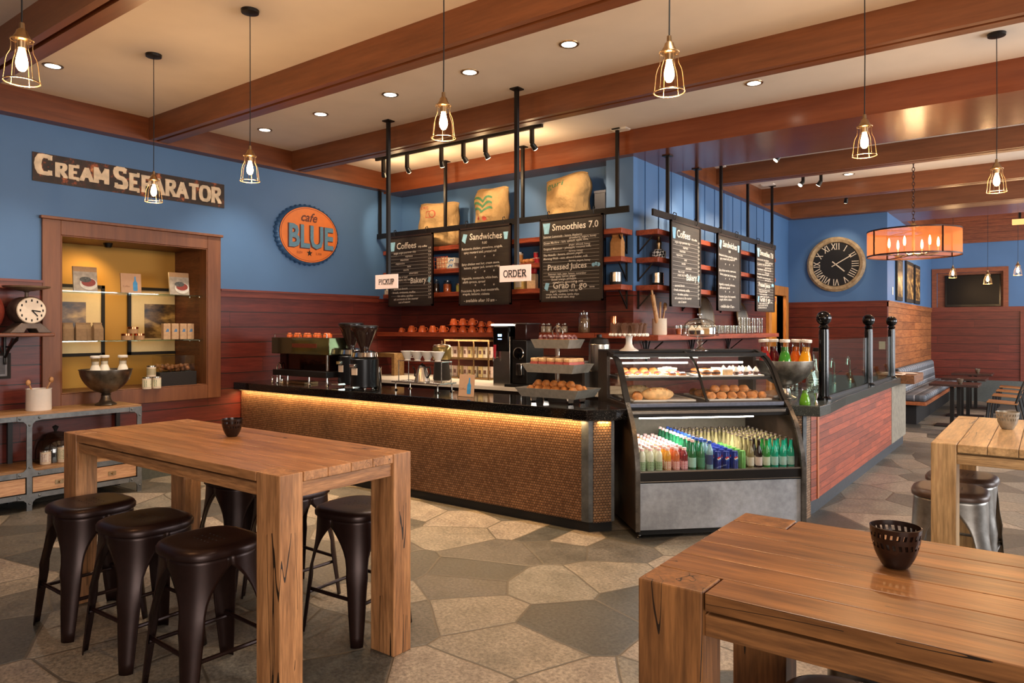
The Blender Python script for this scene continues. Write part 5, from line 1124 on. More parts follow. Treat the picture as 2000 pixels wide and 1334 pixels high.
cyl_thing('steel_canister', 'small steel canister on the side wall bottom shelf', 'canister', (xs, 8.05, z2), [('can', [(.07, 0), (.07, .12)], M['dark']), ('band', [(.071, .04), (.071, .16), (.06, .165)], M['steel'])])
o = thing('coffee_grinder_mill', 'white antique coffee mill on the side wall middle shelf', 'coffee mill', (xs, 8.97, z1)); c = MB(); c.box(-.09, .09, -.1, .1, 0, .04); c.lathe([(.09, .04), (.08, .1), (.04, .16), (.05, .2)], 16); c.build('body', M['cream'], o); c = MB(); c.tube([(0, 0, .2), (0, 0, .25), (.02, -.1, .26)], .008, 8); c.build('crank', M['black'], o); c = MB(); c.ball((0, 0, .27), .035, n=12, m=8); c.build('hopper_knob', plain('blue_enamel', '4a7ca8', .3), o)
cyl_thing('copper_pitcher', 'tall copper pitcher on the side wall bottom shelf', 'pitcher', (xs, 9.0, z2), [('body', [(.085, 0), (.08, .02), (.075, .25), (.08, .26)], M['copperp'])])
cyl_thing('dark_pot', 'small dark pot behind the copper pitcher', 'pot', (xs, 9.3, z2), [('pot', [(.04, 0), (.06, .05), (.05, .11), (.02, .13)], M['dark'])])
o = thing('serving_dome', 'white and red ceramic dish on the side wall middle shelf between boards', 'dish', (xs, 10.45, z1)); c = MB(); c.ball((0, 0, .1), .11, .13, .11, 16, 10); c.build('dish', M['white'], o); c = MB(); c.box(-.1, .1, .05, .2, 0, .2); c.build('red_box', plain('rust_box', '9c2c20', .5), o, smooth=0)
for k, (dy, zz) in enumerate(((-.12, 0), (0, 0), (.12, 0), (-.06, .12), (.06, .12), (0, .24))):
    tin('stacked cream tin on the side wall bottom shelf, %s of the pyramid' % ['near base', 'middle base', 'far base', 'near second row', 'far second row', 'top'][k], (xs, 10.42 + dy, z2 + zz), plain('tin_label', 'c9744a', .6), .048, .1, 'stacked cream tins')
# long side shelf: crock, glasses, boards
zl = 1.62
o = cyl_thing('utensil_crock', 'ribbed cream crock with rolling pin and spoons on the long side shelf', 'crock', (-3.77, at(1288, 650, x=-3.77).y, zl), [('crock', [(.085, 0), (.09, .01), (.088, .19), (.092, .2), (.082, .2), (.08, .02), (.001, .02)], M['cream'])])
for nm, p0, p1, r in (('rolling_pin', (0, -.02, .03), (-.0, -.19, .48), .026), ('wooden_spoon', (.01, .03, .03), (.02, .12, .36), .008), ('wooden_spoon', (-.02, .04, .03), (-.02, .2, .33), .008), ('whisk', (0, 0, .03), (0, .03, .40), .012)):
    c = MB(); c.tube([p0, p1], r, 10)
    if nm == 'wooden_spoon': c.ball(p1, .022, .03, .035, 10, 6)
    if nm == 'rolling_pin': c.tube([p1, tuple(Vector(p1) + (Vector(p1) - Vector(p0)).normalized() * .07)], .012, 8)
    c.build(nm, wood('utensil_wood', 'cfa070', 'a87848', 'z', .5), o)
GP = None; k = 0
def tumbler(label, loc, group):
    global GP
    if GP is None:
        GP = thing('glass_tumbler', label, 'glass', loc, 0, group); c = MB(); c.lathe([(.028, 0), (.03, .004), (.036, .12), (.034, .12), (.028, .01), (.001, .01)], 18); c.build('tumbler', M['ware'], GP); return GP
    return dup(GP, loc, rnd.uniform(0, 1), label)
for r in range(2):
    for q in range(13):
        y = 8.75 + q * .235; x = -3.70 - r * .11
        tumbler('clear tumbler on the long side shelf, %s row, %s from the crock' % (['front', 'back'][r], ORD[q]), (x, y, zl), 'tumblers on the long side shelf')
for q in range(5): tumbler('clear tumbler stacked on others at the far end of the long side shelf, %s' % ORD[q], (-3.70, 8.75 + .235 * (8 + q), zl + .121), 'stacked tumblers')
for q in range(4):
    cyl_thing('lidded_glass', 'glass with orange dried fruit on the long side shelf, %s from the crock' % ORD[q], 'glass', (-3.80, 8.62 + q * .16, zl), [('contents', [(.036, .004), (.04, .08)], plain('dried_orange', 'c9652c', .6, var=.4)), ('glass', [(.04, 0), (.045, .12)], M['ware'])], 'glasses of dried fruit')
for k, (u, nm, s) in enumerate(((1376, 'nearer', .27), (1446, 'farther', .25))):
    y = at(u, 600, x=-3.93).y; o = thing('oval_platter', 'round wooden-rimmed platter leaning on the side wall, %s one' % nm, 'platter', (-3.86, y, zl)); o.rotation_euler = (0, R(-9), 0)
    c = MB(); c.lathe([(s, 0), (s, .012), (s * .9, .018), (s * .86, .012), (.001, .012)], 36, (0, 0, s), axis='x'); c.build('rim', wood('platter_wood', '8f7048', '6a4c2a', 'z', .5), o); c = MB(); c.lathe([(s * .82, .013), (s * .6, .02), (.001, .016)], 30, (0, 0, s), axis='x', caps=False); c.build('plate_face', galv('grey_plate', '7c756a', 'a39a8a', .4, .2, 5), o)

# ---------------- cups and saucers on the cup shelf
CP = None
def cup(label, loc, s=1.0, rz=0):
    global CP
    if CP is None:
        CP = thing('coffee_cup', label, 'cup', loc, rz, 'orange cups on the shelf'); c = MB(); c.lathe([(.042, 0), (.043, .004), (.038, .03), (.026, .058), (.022, .062), (.022, .066), (.016, .066)], 20); c.build('bowl', M['orange'], CP)
        c = MB(); c.tube([(.034, 0, .045), (.055, 0, .045), (.062, 0, .028), (.055, 0, .012), (.042, 0, .012)], .0045, 6); c.build('handle', M['orange'], CP); return CP
    return dup(CP, loc, rz, label, None, None, s)
area('cup_shelf_strip', (-6.2, 7.50, 1.575), (-6.2, 7.35, 1.0), 3.4, .02, 15, (1, .84, .62), 150)
zc = 1.645; yk = 7.52
us = [784, 804, 825, 845, 865]
for k, u in enumerate(us): cup('upside-down orange cup alone on the cup shelf, %s from the sign wall' % ORD[k], (X(u, yk), yk, zc), 1.45, .2)
for k, u in enumerate((886, 904, 922, 940, 956)):
    s = 1.35 if k < 3 else 1.05; x = X(u, yk)
    cup('upside-down orange cup below the saucer line, %s from the single cups' % ORD[k], (x, yk, zc), s, .3)
    o = cyl_thing('saucer', 'orange saucer between stacked cups, %s from the single cups' % ORD[k], 'saucer', (x, yk, zc + .068 * s), [('saucer', [(.03, 0), (.068 * s, .008), (.066 * s, .01), (.001, .004)], M['orange'])], 'orange saucers')
    cup('orange cup on a saucer, %s in the upper row' % ORD[k], (x, yk, zc + .068 * s + .011), s, .3)
for k, u in enumerate((1062, 1072, 1091, 1103)):
    jar('small white-lidded jar on the cup shelf behind the tiered stand, %s' % ORD[k], (X(u, yk), yk, zc), plain('sugar', 'c9bca8', .5), .04, .10, 'small jars on the cup shelf', M['steel'])
jar('tall lidded glass canister on the cup shelf', (X(1141, yk), yk, zc), plain('brown_sugar', '7a5a38', .6), .075, .22)
# ================================================================ equipment on the bar
zb = 1.03
mesh_dark = plain('smoked_hopper', '2a1a16', .12, var=.1)
# gooseneck tap and sink rim at the far end
o = thing('bar_tap', 'small chrome gooseneck tap at the wall end of the bar', 'tap', (-7.62, 5.32, zb))
c = MB(); c.lathe([(.03, 0), (.02, .01), (.016, .06)], 14); c.tube([(0, 0, .05), (0, 0, .19), (.01, 0, .225), (.04, 0, .245), (.07, 0, .225), (.08, 0, .18)], .009, 10); c.build('spout', M['chrome'], o)
for s in (-1, 1): c = MB(); c.lathe([(.018, 0), (.012, .015), (.012, .055), (.02, .06), (.016, .07)], 12, (s * .10, .0, 0)); c.bar((s * .10, 0, .065), (s * .15, 0, .075), .01, .01); c.build('handle', M['chrome'], o)
o = thing('sink_rim', 'brass-edged sink tray beside the chrome tap', 'tray', (-7.30, 5.42, zb)); c = MB(); c.box(-.22, .22, -.1, .1, 0, .03); c.build('rim', M['brass'], o, smooth=0, bevel=.004)
# espresso machine
ex0, ex1 = at(552, 655, y=5.45).x, at(664, 655, y=5.45).x
o = thing('espresso_machine', 'wide steel espresso machine with cups on its top', 'espresso machine', ((ex0 + ex1) / 2, 5.45, zb)); W = ex1 - ex0
green = plain('mirror_steel_panel', '6b6a50', .12, .9, var=.05)
c = MB(); c.box(-W / 2, W / 2, -.16, .22, .36, .56); c.build('back_panel', green, o, bevel=.006); c = MB(); c.box(-W * .12, W * .3, -.165, -.16, .44, .49); c.build('name_plate', plain('rust_name_plate', '7a3f30', .3, .6), o)
c = MB(); c.box(-W / 2 + .09, W / 2 - .06, -.10, .2, .15, .36); c.build('mirror_front', plain('dark_mirror', '3c221b', .06, .9), o, smooth=0)
c = MB(); c.box(-W / 2 + .08, W / 2, -.2, .24, .10, .17); c.build('drip_tray', M['black'], o, bevel=.005)
for x in (-W / 2 + .12, -W / 4, W / 8, W / 2 - .08):
    c = MB(); c.lathe([(.022, 0), (.016, .02), (.014, .10)], 12, (x, -.12, 0)); c.build('leg', M['chrome'], o)
for k in range(2):
    x = -W * .15 + k * W * .35; c = MB(); c.lathe([(.035, .30), (.038, .34), (.038, .37)], 16, (x, .27, 0)); c.tube([(x, .27, .32), (x + .02, .42, .30)], .013, 8); c.build('portafilter', M['chrome'], o)
c = MB(); c.tube([(W / 2 - .05, -.14, .18), (W / 2 - .05, -.14, .37)], .016, 12); c.build('chrome_column', M['chrome'], o)
c = MB(); [c.bar((-W / 2 + .05, y, .60), (W / 2 - .05, y, .60), .008, .008) for y in (-.15, .2)]; [c.bar((x, -.15, .56), (x, -.15, .60), .008, .008) for x in (-W / 2 + .05, 0, W / 2 - .05)]; c.build('cup_rail', M['steel'], o)
ec = o.location
for k in range(9): cup('small orange cup on top of the espresso machine, %s from the tap' % ORD[k], (ec.x - W * .28 + k * W * .085, 5.38 + .03 * (k % 2), zb + .56), .85, k)
# two burr grinders
def grinder(label, loc, s, twin):
    o = thing('coffee_grinder', label, 'grinder', loc, 0, 'hopper grinders'); o.scale = (1.2, 1.2, .98)
    c = MB(); c.lathe([(.115, .02), (.125, .03), (.125, .35), (.105, .37)], 30); c.build('body', plain('graphite_body', '17181c', .28, .4), o)
    c = MB(); c.lathe([(.108, .37), (.118, .38), (.11, .43), (.075, .45)], 30); c.build('grind_collar', M['chrome'], o)
    c = MB(); c.lathe([(.035, .44), (.04, .47), (.10, .66), (.118, .70), (.118, .725), (.11, .73)], 28); c.build('bean_hopper', mesh_dark, o)
    c = MB(); c.lathe([(.122, .725), (.122, .74), (.10, .75), (.001, .752)], 28); c.build('hopper_lid', M['black'], o)
    c = MB(); c.box(-.03, .03, -.132, -.122, .17, .25); c.build('badge', M['paper'], o, smooth=0)
    c = MB(); [c.lathe([(.014, 0), (.012, .02)], 10, (.07 * math.cos(a), .07 * math.sin(a), 0)) for a in (.8, 2.4, 4, 5.5)]; c.build('feet', M['steel'], o)
    c = MB(); c.box(-.05, .05, -.2, -.1, .02, .045); c.box(-.03, .03, -.16, -.10, .26, .3); c.build('dosing_fork', M['chrome'], o, bevel=.004); return o
gx = at(676, 757, y=5.5).x; g1 = grinder('tall bean grinder with smoked hopper, nearer the espresso machine', (gx + .03, 5.55, zb), 1.05, 0)
gx2 = at(712, 760, y=5.36).x; g2 = dup(g1, (gx2, 5.36, zb), .1, 'tall bean grinder with smoked hopper, nearer the pour-over stand'); g2.scale = (1.25, 1.25, .94)
cyl_thing('knock_box', 'round steel milk pitcher beside the second grinder', 'pitcher', (at(736, 745, y=5.5).x, 5.5, zb), [('pitcher', [(.05, 0), (.055, .01), (.05, .22), (.055, .24)], M['chrome'])])
# pour-over stand with drippers and kettle
sx0, sx1 = at(784, 760, y=5.55).x, at(867, 766, y=5.55).x; W = sx1 - sx0
o = thing('pour_over_stand', 'raised tray and wire stand holding four white drippers', 'stand', ((sx0 + sx1) / 2, 5.55, zb)); W += .05
c = MB(); c.box(-W / 2 - .02, W / 2 + .02, -.11, .15, .085, .10); c.build('tray', M['steel'], o, bevel=.003)
for x in (-W / 2 + .03, W / 2 - .03):
    for y in (-.09, .13): c = MB(); c.lathe([(.028, 0), (.008, .015), (.008, .085)], 12, (x, y, 0)); c.build('foot', M['chrome'], o)
c = MB(); c.box(-W / 2 + .03, W / 2, -.06, .10, .315, .322); c.build('rack', M['steel'], o)
for x in (-W / 2 + .04, W / 2 - .01):
    for y in (-.055, .095): c = MB(); c.tube([(x, y, .1), (x, y, .315)], .005, 8); c.build('rod', M['steel'], o)
st = o.location.copy()
D_ = None
for k in range(4):
    x = st.x - W / 2 + .11 + k * (W - .14) / 3.6; lab = 'white ceramic coffee dripper on the wire stand, %s from the grinders' % ORD[k]
    if D_ is None:
        D_ = thing('coffee_dripper', lab, 'dripper', (x, st.y + .01, zb + .323), 0, 'white drippers'); c = MB(); c.lathe([(.035, 0), (.03, .01), (.075, .10), (.072, .10), (.025, .012), (.001, .012)], 24); c.build('cone', M['white'], D_); c = MB(); c.tube([(.05, 0, .07), (.085, 0, .07), (.085, 0, .03), (.04, 0, .03)], .005, 6); c.build('handle', M['white'], D_)
    else: dup(D_, (x, st.y + .01, zb + .323), 2.5, lab)
o = thing('gooseneck_kettle', 'brushed steel gooseneck kettle under the drippers', 'kettle', (st.x + .02, st.y - .02, zb + .10)); c = MB(); c.lathe([(.082, 0), (.085, .008), (.05, .14), (.042, .155), (.044, .165)], 28); c.build('body', M['steel'], o)
c = MB(); c.lathe([(.042, .165), (.03, .178), (.008, .182), (.012, .195), (.001, .20)], 18); c.build('lid', M['black'], o); c = MB(); c.tube([(-.065, 0, .04), (-.11, 0, .06), (-.105, 0, .12), (-.14, 0, .155)], .009, 8); c.build('spout', M['black'], o)
c = MB(); c.tube([(.045, 0, .155), (.11, 0, .16), (.125, 0, .10), (.075, 0, .045)], .009, 8); c.build('handle', M['black'], o)
# book card with blue bottle
def bottle_card(label, loc, w_, h_, rz=0, lean=-.12, cat='card', name='display_card', mat=None, th=.012):
    o = thing(name, label, cat, loc, rz); o.rotation_euler = (lean, 0, rz); c = MB(); c.box(-w_ / 2, w_ / 2, 0, th, 0, h_); c.build('cover', mat or plain('tan_card', 'c49a78', .7, var=.03), o, smooth=0, bevel=.001)
    s = h_ * .8; x0 = w_ * .2; z0 = h_ * .12; c = MB(); c.prism_y([(x0 - .14 * s, z0 + .05 * s), (x0 - .10 * s, z0), (x0 + .10 * s, z0), (x0 + .14 * s, z0 + .05 * s), (x0 + .14 * s, z0 + .5 * s), (x0 + .05 * s, z0 + .66 * s), (x0 + .04 * s, z0 + .92 * s), (x0 - .04 * s, z0 + .92 * s), (x0 - .05 * s, z0 + .66 * s), (x0 - .14 * s, z0 + .5 * s)], -.0016, -.0002); c.build('bottle_emblem', plain('emblem_sky_blue', '3f8fc4', .6), o, smooth=0)
    c = MB(); put_text(c, 'Coffee', h_ * .13, (-w_ * .42, -.001, h_ * .3), (1, 0, 0), (0, 0, 1)); c.build('lettering', plain('tan_ink', '8a5f44', .7), o, smooth=0); return o
q = at(913, 776, z=zb); bottle_card('tan card with blue bottle emblem standing at the bar front', (q.x - .05, q.y + .03, zb + .003), .19, .215, R(0), -.1)
# three-tier tray stand
q = at(1085, 775, z=zb); tx, ty = -3.58, 5.46
o = thing('tiered_tray_stand', 'three-tier steel tray stand loaded with pastries at the bar corner', 'tray stand', (tx, ty, zb))
M['traysteel'] = plain('tray_steel', 'b4afa4', .35, .55)
tiers = [(.34, .20, .05), (.285, .17, .27), (.21, .13, .49)]
for k, (a_, b_, z) in enumerate(tiers):
    c = MB(); f = .84; h = .08
    vs = [(sx * a_ * f, sy * b_ * f, z) for sx, sy in ((-1, -1), (1, -1), (1, 1), (-1, 1))] + [(sx * a_, sy * b_, z + h) for sx, sy in ((-1, -1), (1, -1), (1, 1), (-1, 1))] + [(sx * (a_ - .006), sy * (b_ - .006), z + h) for sx, sy in ((-1, -1), (1, -1), (1, 1), (-1, 1))] + [(sx * a_ * f, sy * b_ * f, z + .005) for sx, sy in ((-1, -1), (1, -1), (1, 1), (-1, 1))]
    fs = [(3, 2, 1, 0), (12, 13, 14, 15)] + [(i, (i + 1) % 4, 4 + (i + 1) % 4, 4 + i) for i in range(4)] + [(4 + i, 4 + (i + 1) % 4, 8 + (i + 1) % 4, 8 + i) for i in range(4)] + [(8 + i, 8 + (i + 1) % 4, 12 + (i + 1) % 4, 12 + i) for i in range(4)]
    c.add(vs, fs); c.build('tray', M['traysteel'], o, smooth=0)
for z0_, z1_ in ((.065, .30), (.305, .515)):
    c = MB(); c.lathe([(.03, z0_), (.018, z0_ + .02), (.02, (z0_ + z1_) / 2), (.026, z1_)], 18); c.build('column', M['chrome'], o)
c = MB(); c.lathe([(.014, .52), (.012, .62), (.02, .64), (.014, .66), (.022, .68), (.012, .70), (.001, .705)], 16); c.tube([(.055 * math.cos(a * .393), 0, .63 + .06 * math.sin(a * .393)) for a in range(16)], .005, 8, closed=True); c.build('finial_ring', M['chrome'], o)
for sx in (-1, 1):
    for sy in (-1, 1): c = MB(); c.lathe([(.02, 0), (.03, .01), (.04, .06)], 4, (sx * .2, sy * .10, 0)); c.build('foot', M['chrome'], o, smooth=0)
for r in range(3):
    for q_ in range(6): putp('roll', (tx - .23 + q_ * .09, ty - .10 + r * .09, zb + .085 + .02 * (r == 1)), rnd.uniform(0, 3), 'golden bun on the bottom tray of the tiered stand, %s row, %s along' % (ORD[r], ORD[q_]), 'buns on the bottom tray')
for q_ in range(5): putp('roll', (tx - .18 + q_ * .088, ty - .05, zb + .135), rnd.uniform(0, 3), 'golden bun heaped on top of the bottom tray, %s along' % ORD[q_], 'buns on the bottom tray')
for r in range(2):
    for q_ in range(5): putp('sandwich', (tx - .18 + q_ * .09, ty - .06 + r * .10, zb + .310), R(80), 'small sandwich on the middle tray of the tiered stand, %s row, %s along' % (ORD[r], ORD[q_]), 'sandwiches on the middle tray').scale = (1, .95, 1.7)
for r in range(3):
    for q_ in range(6): putp('tart', (tx - .14 + q_ * .056, ty - .06 + r * .06, zb + .53), q_, 'dark berry tart on the top tray of the tiered stand, %s row, %s along' % (ORD[r], ORD[q_]), 'tarts on the top tray').scale = (.85, .85, 2.2)

# ================================================================ equipment on the back counter
zk = 1.0
x = at(989, 745, y=7.0).x; o = thing('nitro_tower', 'tall steel and black drinks tower with small blue display', 'dispenser', (x, 7.05, zk))
c = MB(); c.box(-.13, .13, -.15, .3, 0, .60); c.build('body', M['steel'], o, bevel=.005); c = MB(); c.box(-.11, .12, -.17, -.15, .42, .72).box(-.13, .13, -.15, .3, .60, .73); c.build('black_head', M['blackgloss'], o, bevel=.004)
c = MB(); c.box(-.13, .10, -.2, .05, .73, .755); c.build('lit_top', emit('lit_tower_top', (1, .8, .6), 2.2), o, bevel=.01)
c = MB(); c.box(-.035, .02, -.176, -.171, .60, .63); c.box(-.035, .02, -.176, -.171, .565, .575); c.build('display', emit('blue_display', (.25, .5, 1), 4), o, smooth=0)
c = MB(); c.tube([(-.07, -.19, .33), (-.07, -.19, .50)], [.014, .02], 10); c.build('tap_handle', plain('red_tap_handle', 'b0202c', .3), o); c = MB(); c.tube([(-.07, -.15, .34), (-.07, -.22, .34), (-.07, -.22, .30)], .01, 8); c.build('tap_spout', M['chrome'], o)
x = at(1024, 745, y=7.0).x; o = thing('batch_grinder', 'black commercial coffee grinder with round dial beside the steel tower', 'grinder', (x, 7.0, zk))
c = MB(); c.box(-.108, .108, -.1, .26, .03, .56); c.build('body', M['black'], o, bevel=.01); c = MB(); c.lathe([(.072, -.012), (.078, 0)], 28, (-.01, -.102, .40), axis='y'); c.build('dial_ring', M['chrome'], o); c = MB(); c.lathe([(.001, -.016), (.064, -.014)], 24, (-.01, -.102, .40), axis='y', caps=False); c.build('dial', M['blackgloss'], o)
c = MB(); c.box(-.03, .05, -.13, -.1, .14, .28); c.build('spout', M['chrome'], o, bevel=.006); c = MB(); c.box(-.15, .13, -.2, .2, 0, .03); c.build('base', M['black'], o); c = MB(); c.box(-.085, .085, -.08, .2, .56, .75); c.build('hopper', plain('dark_hopper', '2c1512', .2), o, bevel=.01); c = MB(); c.box(-.095, .095, -.09, .21, .75, .765); c.build('hopper_lid', M['steel'], o)
# tiered packet rack
x0, x1 = at(875, 738, y=7.6).x, at(962, 738, y=7.6).x
o = thing('packet_rack', 'two-tier wooden rack of pale tea packets on the back counter', 'rack', ((x0 + x1) / 2, 7.62, zk)); W = x1 - x0; pine = wood('pine_rack', '8a6a40', '664828', 'x', .5)
for z in (0, .27, .52): c = MB(); c.box(-W / 2, W / 2, -.1, .14, z, z + .025); c.build('rack_shelf', pine, o, smooth=0)
for xx in (-W / 2 + .01, -W / 6, W / 6, W / 2 - .01): c = MB(); c.box(xx - .008, xx + .008, -.1, -.085, 0, .52); c.build('divider', pine, o, smooth=0)
for r in range(2):
    for k in range(3):
        for j in range(3):
            q = thing('tea_packet', 'pale tea packet on the %s tier of the rack, %s compartment, %s packet' % (['lower', 'upper'][r], ORD[k], ORD[j]), 'packet', (o.location.x - W / 3 + k * W / 3 - .06 + j * .075, 7.60 + .01 * j, zk + .026 + r * .27), rnd.uniform(-.2, .2), 'tea packets in the rack')
            c = MB(); c.box(-.034, .034, -.03, .03, 0, .15); c.build('packet', plain('tea_packet_%d' % j, ['e8dcc4', 'e2c8b8', 'e4cf94'][(j + k) % 3], .6), q, smooth=0, bevel=.004); c = MB(); c.box(-.022, .022, -.032, -.03, .05, .10); c.build('label', plain('dark_label', '6b4a40', .6), q, smooth=0)
# brass water dispenser, stool-like rack at the wall
x = at(848, 745, y=7.0).x; o = cyl_thing('brewing_urn', 'round brass-lidded glass urn behind the drippers', 'urn', (x, 7.15, zk), [('base', [(.11, 0), (.12, .02), (.10, .26), (.12, .28)], M['dark']), ('tank', [(.12, .28), (.13, .30), (.13, .42), (.12, .45)], plain('amber_tank', '8a7a4c', .15, .5)), ('lid', [(.125, .45), (.11, .475), (.04, .485), (.01, .49), (.01, .53), (.001, .535)], M['brass'])])
o = thing('wooden_side_rack', 'small wooden rack at the wall end of the back counter', 'rack', (at(757, 720, y=7.5).x, 7.5, zk)); c = MB(); c.box(-.25, .25, -.1, .1, .27, .33); c.build('rack_top', pine, o, smooth=0); c = MB(); c.box(.19, .25, -.1, .1, 0, .27); c.build('leg', pine, o, smooth=0); c = MB(); c.box(-.25, -.19, -.1, .1, 0, .27); c.build('leg', pine, o, smooth=0)
x = at(1166, 720, y=6.95).x; cyl_thing('batch_brewer', 'cylindrical steel batch brewer beside the display case', 'brewer', (x, 7.0, zk), [('base', [(.11, 0), (.11, .22)], M['black']), ('body', [(.115, .22), (.12, .24), (.12, .52), (.11, .53)], M['steel']), ('lid', [(.115, .53), (.10, .58), (.03, .60), (.03, .63), (.001, .635)], M['black'])])
o = thing('undercounter_fridge', 'dark low cabinet behind the tiered stand on the back counter', 'cabinet', (at(1085, 740, y=7.2).x, 7.35, zk)); c = MB(); c.box(-.42, .38, -.1, .3, 0, .30); c.build('body', plain('charcoal_unit', '29211e', .4), o, bevel=.006); c = MB(); c.box(-.38, .34, -.105, -.1, .03, .27); c.build('door', plain('charcoal_door', '1a1412', .2), o, smooth=0)
# stools and wares behind the glass guard on the side counter
for k, (y, x) in enumerate(((7.9, -2.0), (8.15, -2.05), (8.4, -2.0), (8.65, -2.05), (7.95, -2.2), (8.3, -2.25))):
    cyl_thing('glass_carafe', 'clear glass carafe behind the glass guard, %s from the pewter bowl' % ORD[k], 'carafe', (x, y, 1.03), [('carafe', [(.05, 0), (.055, .03), (.05, .12), (.025, .19), (.03, .24)], M['ware'])], 'carafes behind the guard')
for k, y in enumerate((9.35, 10.2)):
    o = thing('bar_faucet', 'curved chrome faucet behind the glass guard, %s one' % ['nearer', 'farther'][k], 'faucet', (-2.1, y, 1.03)); c = MB(); c.lathe([(.03, 0), (.018, .01), (.016, .12)], 12); c.tube([(0, 0, .1), (-.0, -.02, .25), (.0, -.1, .30), (0, -.17, .26), (0, -.18, .2)], .012, 8); c.build('spout', M['chrome'], o); c = MB(); c.bar((.0, 0, .1), (.09, 0, .16), .012, .012); c.build('lever', M['chrome'], o)
o = thing('blender_unit', 'dark worktop machine with clear jug behind the first guard pane', 'blender', (-2.15, 8.9, 1.03)); c = MB(); c.box(-.1, .1, -.12, .12, 0, .16); c.build('base', M['black'], o, bevel=.01); c = MB(); c.lathe([(.06, .16), (.09, .38), (.085, .40)], 16); c.build('jug', M['ware'], o); c = MB(); c.lathe([(.09, .40), (.08, .44), (.001, .445)], 16); c.build('lid', M['black'], o)
# ================================================================ left wall: interior window contents
for nm, z in (('upper', 2.085), ('lower', 1.555)):
    o = thing('glass_shelf', '%s glass shelf across the interior window' % nm, 'shelf', (-8.36, (WY0 + WY1) / 2, z)); c = MB(); c.box(-.17, .17, -(WY1 - WY0) / 2 - .0, (WY1 - WY0) / 2 - .01, 0, .012); c.build('pane', M['glassg'], o, smooth=0)
    c = MB(); [c.cyl((x, (WY1 - WY0) / 2 - .03, -.012), .01, .012, 8) for x in (-.1, .12)]; c.build('pegs', M['steel'], o)
# framed pictures on the ochre wall of the niche
def dusk(name, sd):
    t = NT(name); co = t.coord((1, 1.1, 2.6)); f = t.noise(co, 3.2 + sd, 5, .6); t.color(t.ramp(f, [(.32, '1b130c'), (.5, '6a4f2c'), (.68, 'c09c5c')])); t.set(rough=.4); return t.m
for nm, y0, y1, sd in (('nearest the picture edge', 2.75, 3.834, 0), ('nearest the jamb', 4.10, 5.15, 1)):
    cy, cz, h, w_ = (y0 + y1) / 2, 1.79, .82, y1 - y0; o = thing('framed_print', 'black-framed misty landscape print on the ochre wall, %s' % nm, 'picture', (XN + .004, cy, cz))
    if y1 > WY1: y1 = WY1 - .01; w_ = y1 - y0; cy = (y0 + y1) / 2; o.location.y = cy
    c = MB(); fr = .035
    for b in ((-w_ / 2, w_ / 2, h / 2 - fr, h / 2), (-w_ / 2, w_ / 2, -h / 2, -h / 2 + fr)): c.box(0, .03, *b)
    for s in (-1, 1):
        if sd == 1 and s == 1: continue
        c.box(0, .03, *sorted((s * w_ / 2, s * (w_ / 2 - fr))), -h / 2, h / 2)
    c.build('frame', M['ink'], o, smooth=0); c = MB(); c.box(0, .01, -w_ / 2 + fr, w_ / 2 - (fr if sd == 0 else 0), -h / 2 + fr, h / 2 - fr); c.build('mount', plain('cream_mount', 'e2c896', .7, var=.02), o, smooth=0)
    c = MB(); c.box(.01, .013, -w_ / 2 + .2, w_ / 2 - (.2 if sd == 0 else 0), -h / 2 + .2, h / 2 - .2); c.build('print', dusk('dusk_print_%d' % sd, sd), o, smooth=0)
# cookbooks and card on the upper glass shelf
def cookbook(label, y, z, th_=.02):
    o = thing('cookbook', label, 'book', (-8.32, y, z)); o.rotation_euler = (0, R(-6), 0); w_, h_ = .24, .27; c = MB(); c.box(-th_, 0, -w_ / 2, w_ / 2, 0, h_); c.build('cover', plain('grey_photo_cover', 'a89a88', .4, var=.3, scale=14), o, smooth=0)
    def disc(y0, z0, a, b, m_, nm, x=.001, n=20):
        c = MB(); vs = [(x, y0 + a * math.cos(6.283 * k / n), z0 + b * math.sin(6.283 * k / n)) for k in range(n)]; vs2 = [(x + .0012, v[1], v[2]) for v in vs]; c.add(vs + vs2, [tuple(range(n, 2 * n))] + [(k, (k + 1) % n, n + (k + 1) % n, n + k) for k in range(n)]); c.build(nm, m_, o, smooth=0)
    c = MB(); c.box(.0, .0008, -w_ / 2, w_ / 2, h_ * .8, h_); c.build('title_band', plain('tan_band', 'a98258', .5), o, smooth=0)
    disc(.03, .085, .088, .066, plain('white_bowl_photo', 'd9d2c4', .4), 'bowl_picture'); disc(.03, .10, .072, .045, plain('coffee_photo', '8c3018', .4), 'coffee_picture', .0025); disc(.0, .13, .06, .03, plain('cloth_photo', '4d4c46', .5, var=.5, scale=60), 'cloth_picture', .0035); return o
cookbook('cookbook with coffee bowl cover on the upper glass shelf, nearest the picture edge', 3.415, 2.098); cookbook('cookbook with coffee bowl cover on the upper glass shelf, nearest the jamb', 4.46, 2.098)
b = bottle_card('tan book with blue bottle emblem on the upper glass shelf', (-8.32, 3.895, 2.098), .225, .225, R(90), -.08, 'book', 'cookbook', th=.02)
